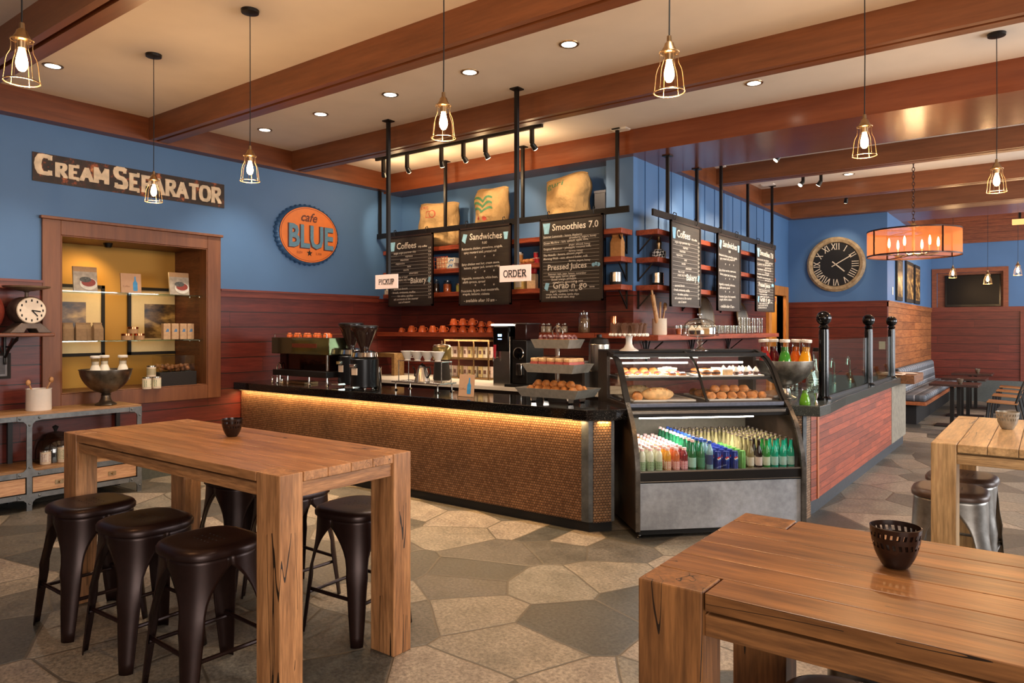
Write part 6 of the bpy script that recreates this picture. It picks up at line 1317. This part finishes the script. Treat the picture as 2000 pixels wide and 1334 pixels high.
# paper bags, tins and packets on the lower glass shelf
zg = 1.568
for k, y in enumerate((3.25, 3.36, 3.43, 3.53)): paperbag('olive brown coffee bag on the lower glass shelf, %s from the picture edge' % ORD[k], (-8.36 + .04 * (k % 2), y, zg), plain('olive_bag', '8a6c4c', .8), .75, R(80 + 6 * k), 'olive brown coffee bags')
for k, (y, z) in enumerate(((3.85, 0), (3.99, 0), (3.92, .075))): cyl_thing('copper_tin', 'short copper tin on the lower glass shelf, %s' % ['base one nearest the bags', 'base one nearest the packets', 'top one'][k], 'tin', (-8.34, y, zg + z), [('tin', [(.055, 0), (.055, .05)], M['kraft']), ('lid', [(.057, .05), (.057, .072), (.05, .074)], M['copperp'])], 'copper tins')
for k, y in enumerate((4.30, 4.40, 4.50, 4.59)):
    o = thing('coffee_packet', 'tan packet with small blue bird mark on the lower glass shelf, %s from the tins' % ORD[k], 'packet', (-8.34, y, zg), 0, 'tan packets on the glass shelf'); c = MB(); c.box(-.03, .03, -.042, .042, 0, .19); c.build('packet', plain('tan_packet', 'c09a74', .7), o, smooth=0, bevel=.004); c = MB(); c.add([(.0315, -.02, .09), (.0315, .02, .09), (.0315, .0, .13), (.0315, .022, .12)], [(0, 1, 3, 2)]); c.build('mark', plain('blue_mark', '5a7ca0', .7), o, smooth=0)
# jars and dessert box on the sill
gl = dotted('floral_tin_label', 'dcd2b4', '4d6b3c')
for k, (y, z, h) in enumerate(((3.96, 0, .12), (4.07, 0, .12), (4.01, .135, .11))): tin('floral preserve tin on the window sill, %s' % ['nearest the bowl', 'nearest the dark box', 'stacked on the other two'][k], (-8.10, y, WZ0 + z), gl if k != 2 else plain('glass_contents', 'a89a78', .4), .048, h, 'floral tins on the sill')
o = thing('dessert_box', 'black box topped with a clear cover of dark fruit on the window sill', 'box', (-8.28, 4.36, WZ0)); c = MB(); c.box(-.12, .12, -.22, .22, 0, .17); c.build('box', M['ink'], o, bevel=.004); c = MB(); c.box(-.11, .11, -.2, .2, .17, .36); c.build('clear_cover', M['ware'], o, smooth=0)
c = MB(); [c.ball((rnd.uniform(-.08, .08), rnd.uniform(-.17, .17), .19 + rnd.uniform(0, .05)), .028, n=8, m=6) for k in range(32)]; q = c.build('dried_fruit', plain('dried_fruit', '8c5a34', .5, var=.6, scale=20), o); q['kind'] = 'stuff'
o = thing('niche_downlight', 'small dark downlight in the top of the interior window', 'downlight', (-8.5, 3.72, WZ1)); c = MB(); c.lathe([(.03, -.05), (.04, -.04), (.05, 0)], 16); c.build('housing', M['black'], o)
spot('niche_beam', (-8.5, 3.72, WZ1 - .07), (-8.86, 3.5, 1.9), 12, 125, (1, .66, .26), .03, .8)
spot('niche_beam_low', (-8.35, 4.2, WZ1 - .07), (-8.7, 4.25, 1.2), 9, 110, (1, .70, .32), .03, .8)

# ================================================================ signs on the blue wall
def rusty():
    t = NT('rusty_sign_enamel'); co = t.coord(); f = t.noise(co, 7, 6, .7); f2 = t.noise(co, 30, 4, .7); c_ = t.ramp(f, [(.38, '2a211c'), (.56, '3a2a22'), (.62, '8c4526'), (.70, 'c88a58')])
    t.color(t.mix(t.math('GREATER_THAN', f2, .64), c_, lin('6e2c18'))); t.set(rough=.6, metal=.2); return t.m
o = thing('metal_sign', 'long rusty enamel sign reading CREAM SEPARATOR high on the blue wall', 'sign', (XW + .004, 3.88, 3.325)); c = MB(); c.box(0, .008, -1.04, 1.04, -.145, .145); c.build('plate', rusty(), o, smooth=0)
c = MB(); e_ = plain('chipped_cream_enamel', 'd8c2a4', .6, var=.2, scale=14); hc = [1.42, 1.0, 1.0, 1.0, 1.12]; hs_ = [1.18] + [.95] * 8; g1 = glyph_width('CREAM', .15, .60, hc); k1 = .68 / g1; g2 = glyph_width('SEPARATOR', .205, .73, hs_); k2 = 1.24 / g2
w1 = glyphs(c, 'CREAM', .15, (.009, -1.0, -.075), (0, k1, 0), (0, 0, 1), th=.19, wide=.60, depth=.003, serif=.02, heights=hc)
glyphs(c, 'SEPARATOR', .205, (.009, -.26, -.10), (0, k2, 0), (0, 0, 1), th=.195, wide=.73, depth=.003, serif=.02, heights=hs_); c.build('lettering', e_, o, smooth=0)
# bottle-cap sign
cy, cz, r_ = 6.15, 2.975, .49; o = thing('bottle_cap_sign', 'round orange bottle-cap sign reading cafe BLUE on the blue wall', 'sign', (XW + .004, cy, cz))
c = MB(); n = 42; vs = []; fs = []
for i, (rr, x, am) in enumerate(((.355 + .02, 0.0, .0), (.50, .006, .022), (.505, .02, .022), (.45, .055, .006), (.44, .06, 0))):
    rr = [.36, .385, .385, .365, .355][i] * 1.0
    for k in range(n * 4): a = 2 * math.pi * k / (n * 4); q = rr * (1 + am * 1.1 * math.cos(a * n)); vs.append((x, q * 1.33 * math.cos(a) if False else q * 1.0 * math.cos(a) * 1.36, q * math.sin(a) * 1.07))
N = n * 4
for i in range(4):
    for k in range(N): fs.append((i * N + k, i * N + (k + 1) % N, (i + 1) * N + (k + 1) % N, (i + 1) * N + k))
c.add(vs, fs); c.build('fluted_rim', plain('blue_sign_rim', '3a5f8a', .35, .3), o, smooth=50)
def ell(a, b, x, m_, nm):
    c = MB(); n = 64; vs = [(x, a * math.cos(6.2832 * k / n), b * math.sin(6.2832 * k / n)) for k in range(n)]; vs += [(x + .002, *v[1:]) for v in vs]; c.add(vs, [tuple(range(n, 2 * n))] + [(k, (k + 1) % n, n + (k + 1) % n, n + k) for k in range(n)]); return c.build(nm, m_, o, smooth=0)
ell(.475, .375, .0595, plain('sign_orange', 'e0762c', .45, var=.06, scale=8), 'orange_face')
mr = plain('sign_maroon', '5c1c10', .5); mb_ = plain('sign_blue_letters', '5a87a0', .5); c = MB()
n = 64
for k in range(n):
    a, b2 = 6.2832 * k / n, 6.2832 * (k + 1) / n; c.add([(.0628, s * math.cos(t), s / .46 * .36 * math.sin(t)) for s, t in ((.46, a), (.46, b2), (.453, b2), (.453, a))], [(0, 1, 2, 3)])
put_text(c, 'cafe', .17, (.063, -.155, .18), (0, 1, 0), (.0, .0, 1), shear=.35, bold=.004); put_text(c, 'ELEV', .045, (.063, -.21, -.265), (0, 1, 0), (0, 0, 1), space=1); put_text(c, '2,308', .045, (.063, .10, -.265), (0, 1, 0), (0, 0, 1)); c.build('maroon_lettering', mr, o, smooth=0)
c = MB(); put_text(c, 'BLUE', .42, (.063, -.36, -.175), (0, .79, 0), (0, 0, 1), extr=.004, bold=.020); c.build('letter_shadow', mr, o, smooth=0)
c = MB(); put_text(c, 'BLUE', .42, (.069, -.35, -.17), (0, .79, 0), (0, 0, 1), extr=.003, bold=.012); c.build('blue_lettering', mb_, o, smooth=0)
c = MB(); st_ = [(.05 * (1 if k % 2 == 0 else .42) * math.sin(k * .6283), .05 * (1 if k % 2 == 0 else .42) * math.cos(k * .6283)) for k in range(10)]; c.add([(.064, p[0], p[1] - .25) for p in st_] + [(.064, 0, -.25)], [((k + 1) % 10, k, 10) for k in range(10)]); c.build('star', M['ink'], o, smooth=0)

# ================================================================ left wall shelf with scale, small picture
o = thing('plank_shelf', 'old plank shelf on an iron bracket beside the interior window', 'shelf', (XW + .2, 2.1, 1.62)); c = MB(); c.box(-.19, .20, -1.3, .80, 0, .035); c.build('plank', wood('worn_plank', '7c4a32', '543020', 'y', .5), o, bevel=.01)
c = MB(); c.tube([(-.18, .5, 0), (-.18, .5, -.24), (-.17, .5, -.27)], .013, 8); c.tube([(.14, .5, -.01), (.04, .5, -.06), (-.08, .5, -.13), (-.17, .5, -.2)], .012, 8); c.tube([(.0, .5 + .05, -.03), (-.1, .52, -.1), (-.15, .5, -.1)], .008, 8); c.tube([(-.18, .42, -.02), (-.18, .46, -.12), (-.18, .5, -.2), (-.18, .54, -.12), (-.18, .58, -.02)], .009, 8); c.build('scroll_bracket', M['black'], o)
sy = 2.71; o = thing('kitchen_scale', 'antique drum kitchen scale with round dial on the plank shelf', 'scale', (-7.90, sy, 1.656))
g_ = galv('rusty_drum', '4a3a34', '7c6a5c', .5, .3, 8); c = MB(); c.lathe([(.001, -.12), (.13, -.12), (.135, -.10), (.135, .10), (.125, .12)], 28, (0, 0, .215), axis='x', caps=False); c.build('drum', g_, o)
c = MB(); c.lathe([(.125, .121), (.118, .128), (.001, .128)], 28, (0, 0, .215), axis='x', caps=False); c.build('dial_face', M['cream'], o); c = MB()
for k in range(12): a = k * .5236; c.cbox(.1295, .095 * math.sin(a), .215 + .095 * math.cos(a), .002, .012, .022)
c.bar((.131, 0, .215), (.131, .075, .205), .004, .012); c.bar((.131, 0, .215), (.131, .05, .16), .004, .01); c.build('numerals_and_hand', M['ink'], o, smooth=0)
c = MB(); c.prism_x([(-.18, 0), (-.06, 0), (-.04, .04), (.04, .04), (.06, 0), (.18, 0), (.12, .06), (.08, .095), (-.08, .095), (-.12, .06)], -.12, .12); c.build('base', g_, o, bevel=.006)
c = MB(); c.lathe([(.018, .345), (.015, .39), (.03, .40)], 12); c.build('stem', g_, o); c = MB(); c.lathe([(.001, .40), (.06, .405), (.19, .435), (.20, .45), (.19, .45), (.06, .415), (.001, .41)], 28); c.build('pan', galv('worn_pan', '7a6450', 'a08a70', .45, .4, 6), o)
o = thing('red_enamel_pot', 'dark red round pot beside the scale at the picture edge', 'pot', (-7.86, 2.36, 1.656)); c = MB(); c.ball((0, 0, .20), .15, .15, .2, 18, 12); c.build('pot', plain('dull_red_enamel', '6e2a1e', .35), o); c = MB(); c.lathe([(.06, .385), (.05, .40), (.02, .42), (.001, .425)], 14); c.build('lid', M['dark'], o)
o = thing('framed_notice', 'small black-framed grey notice on the wood panelling', 'picture', (XW + .004, 2.53, 1.335)); c = MB(); [c.box(0, .02, *b) for b in ((-.12, .12, .10, .125), (-.12, .12, -.125, -.10), (-.12, -.095, -.1, .1), (.095, .12, -.1, .1))]; c.build('frame', M['ink'], o, smooth=0); c = MB(); c.box(0, .008, -.095, .095, -.10, .10); c.build('notice', plain('grey_notice', '77757a', .6), o, smooth=0); c = MB(); c.box(.008, .010, -.075, .075, -.08, .08); c.build('inner_panel', plain('dark_grey_panel', '4a484c', .6), o, smooth=0)

# ================================================================ industrial console
y0, y1 = .5, 3.66; x0, x1 = XW + .03, -7.60; cx, cy = (x0 + x1) / 2, (y0 + y1) / 2; o = thing('industrial_console', 'steel-framed console with pale drawers and riveted corner plates below the plank shelf', 'console', (cx, cy, 0))
X0, X1 = x0 - cx, x1 - cx; ww = wood('console_wood', 'b08458', '8c6238', 'y', .45)
c = MB(); c.box(X0, X1 - .004, y0 - cy, y1 - cy, .885, .905); c.build('top_board', ww, o, smooth=0); c = MB(); c.box(X0, X1 - .01, y0 - cy + .02, y1 - cy - .02, .36, .385); c.build('shelf_board', ww, o, smooth=0)
c = MB(); c.box(X0, X1 - .03, y0 - cy + .02, y1 - cy - .03, .12, .35); c.build('drawer_carcass', M['dark'], o, smooth=0)
for nm, z0_, z1_ in (('top_rail', .84, .885), ('middle_rail', .315, .362), ('bottom_rail', .11, .155)):
    c = MB(); c.box(X1 - .012, X1, y0 - cy, y1 - cy, z0_, z1_); c.box(X0, X1, y1 - cy - .012, y1 - cy, z0_, z1_); c.build(nm, M['steeld'], o, smooth=0)
posts = [y1 - cy - .022, 2.63 - cy, 1.60 - cy, y0 - cy + .022]
for yy in posts:
    c = MB(); c.box(X1 - .014, X1 + .002, yy - .022, yy + .022, 0, .885); c.build('front_post', M['steeld'], o, smooth=0); c = MB(); c.box(X0, X0 + .04, yy - .02, yy + .02, 0, .885); c.build('rear_post', M['black'], o, smooth=0)
    for zz, sg in ((.862, -1), (.338, 1), (.132, -1)):
        c = MB(); h = .085
        poly = [(-h, -.022), (h, -.022), (h, .022), (.05, .022 if False else .024), (.024, .05), (.022, h)] if False else None
        pts = []
        for a in (1, -1): pass
        up = 1 if sg > 0 else -1
        P4 = [(-.10, -.022 * 1), (.10, -.022), (.10, .022), (.05, .03), (.026, .055), (.022, .085), (-.022, .085), (-.026, .055), (-.05, .03), (-.10, .022)]
        vs = [(X1 + .002, yy + (p if (yy < posts[0] and yy > posts[-1]) else min(p, .022) if yy == posts[0] else max(p, -.022)), zz + up * q) for p, q in P4]
        vs = vs + [(X1 + .007, v[1], v[2]) for v in vs]; nn = len(P4)
        c.add(vs, [tuple(range(nn)), tuple(range(nn, 2 * nn))] + [(k, (k + 1) % nn, nn + (k + 1) % nn, nn + k) for k in range(nn)])
        for p, q in ((-.08, 0), (.08, 0), (0, .065)):
            if yy == posts[0] and p > 0: continue
            c.ball((X1 + .009, yy + p, zz + up * q), .011, n=8, m=6)
        c.build('corner_plate', M['steeld'], o, smooth=40)
for ya, yb_ in ((posts[1] + .03, (posts[1] + posts[0]) / 2 - .01), ((posts[1] + posts[0]) / 2 + .01, posts[0] - .03), (posts[2] + .03, (posts[2] + posts[1]) / 2 - .01), ((posts[2] + posts[1]) / 2 + .01, posts[1] - .03)):
    c = MB(); c.box(X1 - .03, X1 - .005, ya, yb_, .165, .305); d_ = c.build('drawer', wood('pale_drawer_front', 'd6a880', 'b98a60', 'y', .5), o, smooth=0, bevel=.003); c = MB(); m_ = (ya + yb_) / 2; c.box(X1 - .005, X1 - .001, m_ - .045, m_ + .03, .21, .25); c.tube([(X1 - .002, m_, .23), (X1 + .02, m_, .23)], [.010, .013], 10); c.build('brass_pull', M['brass'], d_)
for k, (y, r2, h) in enumerate(((2.83, .046, .12), (2.99, .06, .15))): tin('floral tin on the console middle shelf, %s one' % ['smaller', 'larger'][k], (-7.78, y, .386), gl if k else dotted('floral_label_red', 'dcd2c4', '8c4a3c'), r2, h, 'floral tins on the console')
o = thing('glass_bell_jar', 'large dark glass bell jar on the console middle shelf', 'bell jar', (-7.95, 2.98, .386)); c = MB(); c.lathe([(.19, 0), (.19, .12), (.17, .2), (.11, .265), (.03, .285), (.001, .286)], 28); c.build('bell', glass('smoky_glass', (.55, .55, .5, 1), .2, .05), o); c = MB(); c.lathe([(.01, .285), (.02, .31), (.03, .33), (.001, .35)], 12); c.build('knob', M['dark'], o)
o = cyl_thing('utensil_crock', 'white stoneware crock with wooden spoons on the industrial console', 'crock', (-7.86, 2.80, .905), [('crock', [(.105, 0), (.108, .01), (.106, .20), (.112, .21), (.10, .21), (.098, .02), (.001, .02)], M['white'])])
for p1 in ((.0, -.09, .27), (.0, .11, .29)): c = MB(); c.tube([(0, 0, .05), p1], .008, 8); c.ball(p1, .02, .022, .03, 10, 6); c.build('wooden_spoon', wood('spoon_wood', 'c08a58', '96683c', 'z', .5), o)

# ================================================================ clock, dining room
o = thing('wall_clock', 'large round wall clock with roman numerals and pale worn rim', 'clock', (-3.12, YC - .004, 2.87)); yf = -.03
c = MB(); c.lathe([(.50, 0), (.50, -.05), (.46, -.075), (.41, -.06), (.40, -.03)], 56, axis='y', caps=False); c.build('rim', galv('worn_cream_rim', '7a5f42', 'c2a67c', .6, 0, 12), o)
c = MB(); c.lathe([(.41, -.03), (.001, -.03)], 56, axis='y', caps=False); c.build('dial', plain('black_dial', '120f0e', .5), o)
c = MB(); RN = ['XII', 'I', 'II', 'III', 'IIII', 'V', 'VI', 'VII', 'VIII', 'IX', 'X', 'XI']
for k, s in enumerate(RN):
    c = MB(); a = k * math.pi / 6; ux = Vector((math.cos(a), 0, -math.sin(a))); uz = Vector((math.sin(a), 0, math.cos(a)))
    if k in (4, 5, 6, 7, 8): pass
    h = .115; wd = .8; W_ = glyph_width(s, h, wd); glyphs(c, s, h, uz * .27 - ux * W_ / 2 + Vector((0, -.032, 0)), ux, uz, th=.11, wide=wd, depth=.001, serif=.05); c.build('numeral', M['cream'], o, smooth=0)
for nm, a, L, w_ in (('minute_hand', 60, .30, .016), ('hour_hand', 132, .20, .020)):
    c = MB(); a = R(a); d = Vector((math.sin(a), 0, math.cos(a))); c.bar(tuple(-d * .08 + Vector((0, -.036, 0))), tuple(d * L + Vector((0, -.036, 0))), .003, w_); c.build(nm, M['cream'], o, smooth=0)
# television in its niche
o = thing('television', 'black wall television in the red-framed niche of the far wall', 'television', (-1.44, YF + .08, 2.56)); c = MB(); c.box(-.555, .555, -.06, .0, -.35, .40); c.build('bezel', M['blackgloss'], o, bevel=.006); c = MB(); c.box(-.52, .52, -.062, -.06, -.30, .375); c.build('screen', plain('dark_screen', '050507', .3, spec=.2), o, smooth=0)
o.location.y = YF + .11
for k, (ya, yb_) in enumerate(((14.85, 15.5), (15.95, 16.85), (17.1, 17.8))):
    o = thing('framed_picture', 'narrow dark framed picture on the blue dining wall, %s from the corner' % ORD[k], 'picture', (XF + .004, (ya + yb_) / 2, 2.62)); w_ = yb_ - ya; c = MB(); c.box(0, .03, -w_ / 2, w_ / 2, -.40, .42); c.build('frame', M['ink'], o, smooth=0); c = MB(); c.box(.03, .033, -w_ / 2 + .06, w_ / 2 - .06, -.33, .35); c.build('print', dusk('hall_print_%d' % k, k), o, smooth=0)
o = thing('light_switch', 'white light switch on the blue dining wall near the corner', 'switch', (XF + .003, 14.55, 2.38)); c = MB(); c.box(0, .008, -.05, .05, -.07, .07); c.build('plate', M['white'], o, smooth=0)
o = thing('thermostat_plate', 'small beige wall plate on the red wainscot beyond the glass guard', 'switch', (-2.36, YC - .003, 1.40)); c = MB(); c.box(-.05, .05, -.01, 0, -.07, .07); c.build('plate', M['cream'], o, smooth=0)
# banquette
M['plaid'] = plaid('plaid_fabric'); o = thing('banquette', 'long plaid upholstered banquette along the dining wall', 'bench', (XF + .004, 14.15, 0)); L = 5.4
c = MB(); c.box(.0, .40, .25, L, 0, .36); c.build('plinth', M['dark'], o, smooth=0); c = MB(); c.box(.0, .58, 0, L, .36, .42); c.build('seat_board', wood('cherry_seat_board', 'a8623a', '7a3c1e', 'y', .4), o, bevel=.004); c = MB(); c.box(.0, .02, .25, L, 0, .36)
for k in range(4):
    c = MB(); ya = .06 + k * 1.32; c.box(.13, .56, ya, ya + 1.28, .42, .53); c.build('seat_cushion', M['plaid'], o, bevel=.03); c = MB(); c.prism_y([(.0, .42), (.14, .42), (.10, .92), (.05, .97), (.0, .96)], ya, ya + 1.28); c.build('back_cushion', M['plaid'], o, bevel=.02)
c = MB(); c.box(.0, .17, -.03, .05, .42, .98); c.build('end_cap', M['black'], o, bevel=.03)
# dining tables, chairs
T0 = None
for k, y in enumerate((14.55, 16.3, 18.1)):
    lab = 'dark dining table on twin black posts beside the banquette, %s' % ['nearest', 'middle', 'farthest'][k]
    if T0 is None:
        T0 = thing('dining_table', lab, 'table', (-1.30, y, 0), 0, 'dark dining tables'); c = MB(); c.box(-.36, .36, -.38, .38, .71, .75); c.build('tabletop', plain('dark_stained_top', '3c2a26', .22, var=.2), T0, bevel=.004)
        for s in (-1, 1): c = MB(); c.box(s * .05 - .03, s * .05 + .03, -.03, .03, .02, .71); c.build('post', M['black'], T0, smooth=0)
        c = MB(); c.box(-.3, .3, -.22, .22, 0, .02); c.build('base_plate', M['black'], T0, bevel=.004)
    else: dup(T0, (-1.30, y, 0), 0, lab)
    votive((-1.22, y - .12 + .1 * k, .75), 'small votive cup on the %s dark dining table' % ['nearest', 'middle', 'farthest'][k], plain('smoky_votive', '6c5c4c', .25, .2), .8) if k != 1 else None
C0 = None; hw = wood('honey_chair_wood', 'b07848', '8a5630', 'x', .4)
for k, y in enumerate((14.75, 16.2, 17.4, 18.6)):
    lab = 'black-legged wooden dining chair across from the banquette, %s from the viewer' % ORD[k]
    if C0 is None:
        C0 = thing('dining_chair', lab, 'chair', (-.62, y, 0), 0, 'dining chairs'); c = MB(); c.prism_y([(-.24, .44), (.20, .42), (.21, .445), (-.22, .47)], -.21, .21); c.build('seat', hw, C0, bevel=.006); c = MB(); c.prism_y([(.235, .66), (.26, .66), (.315, .86), (.29, .86)], -.2, .2); c.build('backrest', hw, C0, bevel=.006)
        for s in (-1, 1):
            c = MB(); c.tube([(-.25, s * .20, 0), (-.20, s * .17, .44)], [.014, .022], 8); c.build('leg', M['black'], C0); c = MB(); c.tube([(.27, s * .20, 0), (.18, s * .18, .44), (.24, s * .19, .66), (.30, s * .19, .84)], [.014, .022, .018, .014], 8); c.build('leg', M['black'], C0)
    else: dup(C0, (-.62, y, 0), 0, lab)
# drum chandelier
q = at(1784, 470, y=11.2); cz = 2.70; o = thing('drum_chandelier', 'wide sheer drum chandelier with candle bulbs over the dining aisle', 'chandelier', (q.x, 11.2, cz)); rr = .575; hh = .34
t = NT('sheer_amber_shade'); t.color('c27848'); t.set(rough=.8); tp = t.n('ShaderNodeBsdfTransparent'); tl = t.n('ShaderNodeBsdfTranslucent'); tl.inputs[0].default_value = lin('e08c50'); mx = t.n('ShaderNodeMixShader'); mx.inputs[0].default_value = .6; t.l(t.b.outputs[0], mx.inputs[1]); t.l(tl.outputs[0], mx.inputs[2]); m2 = t.n('ShaderNodeMixShader'); m2.inputs[0].default_value = .55; t.l(tp.outputs[0], m2.inputs[1]); t.l(mx.outputs[0], m2.inputs[2]); t.l(m2.outputs[0], t.out.inputs[0])
c = MB(); c.lathe([(rr, 0), (rr, hh)], 56, caps=False); c.build('shade', t.m, o, smooth=80)
bz = plain('bronze_band', '3a2016', .35, .6); c = MB()
for z in (0, hh): c.lathe([(rr - .004, z - .01), (rr + .004, z - .01), (rr + .004, z + .01), (rr - .004, z + .01)], 56, caps=False)
for k in range(4): a = k * math.pi / 2 + .75; c.box(rr * math.cos(a) - .01, rr * math.cos(a) + .01, rr * math.sin(a) - .01, rr * math.sin(a) + .01, 0, hh); c.bar((0, 0, .01), (rr * math.cos(a), rr * math.sin(a), .0), .015, .01); c.bar((0, 0, hh), (rr * math.cos(a), rr * math.sin(a), hh), .01, .01)
c.build('frame', bz, o)
c = MB(); c.lathe([(.02, 0), (.02, hh + .06), (.05, hh + .07), (.03, hh + .1), (.008, hh + .12)], 14); c.build('stem', M['brass'], o)
c = MB(); z = hh + .12; k = 0
while cz + z < ZC - .02:
    pts = [((.016 * math.cos(a * .785)) * (1 if k % 2 == 0 else 0), (.016 * math.cos(a * .785)) * (0 if k % 2 == 0 else 1), z + .03 + .032 * math.sin(a * .785)) for a in range(8)]; c.tube(pts, .005, 5, closed=True); z += .05; k += 1
c.build('chain', bz, o)
for k in range(6):
    a = k * math.pi / 3 + .3; x, y = .30 * math.cos(a), .30 * math.sin(a); c = MB(); c.tube([(0, 0, .03), (x * .6, y * .6, .0), (x, y, .03), (x, y, .12)], .008, 8); c.build('candle_arm', M['brass'], o)
    c = MB(); c.lathe([(.010, .12), (.017, .15), (.016, .20), (.006, .245), (.001, .25)], 12, (x, y, 0)); c.build('candle_bulb', emit('candle_bulb', (1, .62, .26), 16), o)
point('chandelier_glow', (q.x, 11.2, cz + .10), 26, (1, .62, .30), .12)
o = thing('emergency_light', 'small lit amber ceiling fixture at the right picture edge', 'light', tuple(at(1992, 470, y=16.5))); c = MB(); c.box(-.12, .12, -.08, .08, -.04, .05); c.build('box', emit('amber_fixture', (1, .45, .15), 1.2), o, smooth=0)
o.location.z = 3.70; c = MB(); c.box(-.02, .02, -.02, .02, .05, .8); c.build('stem', M['black'], o, smooth=0)
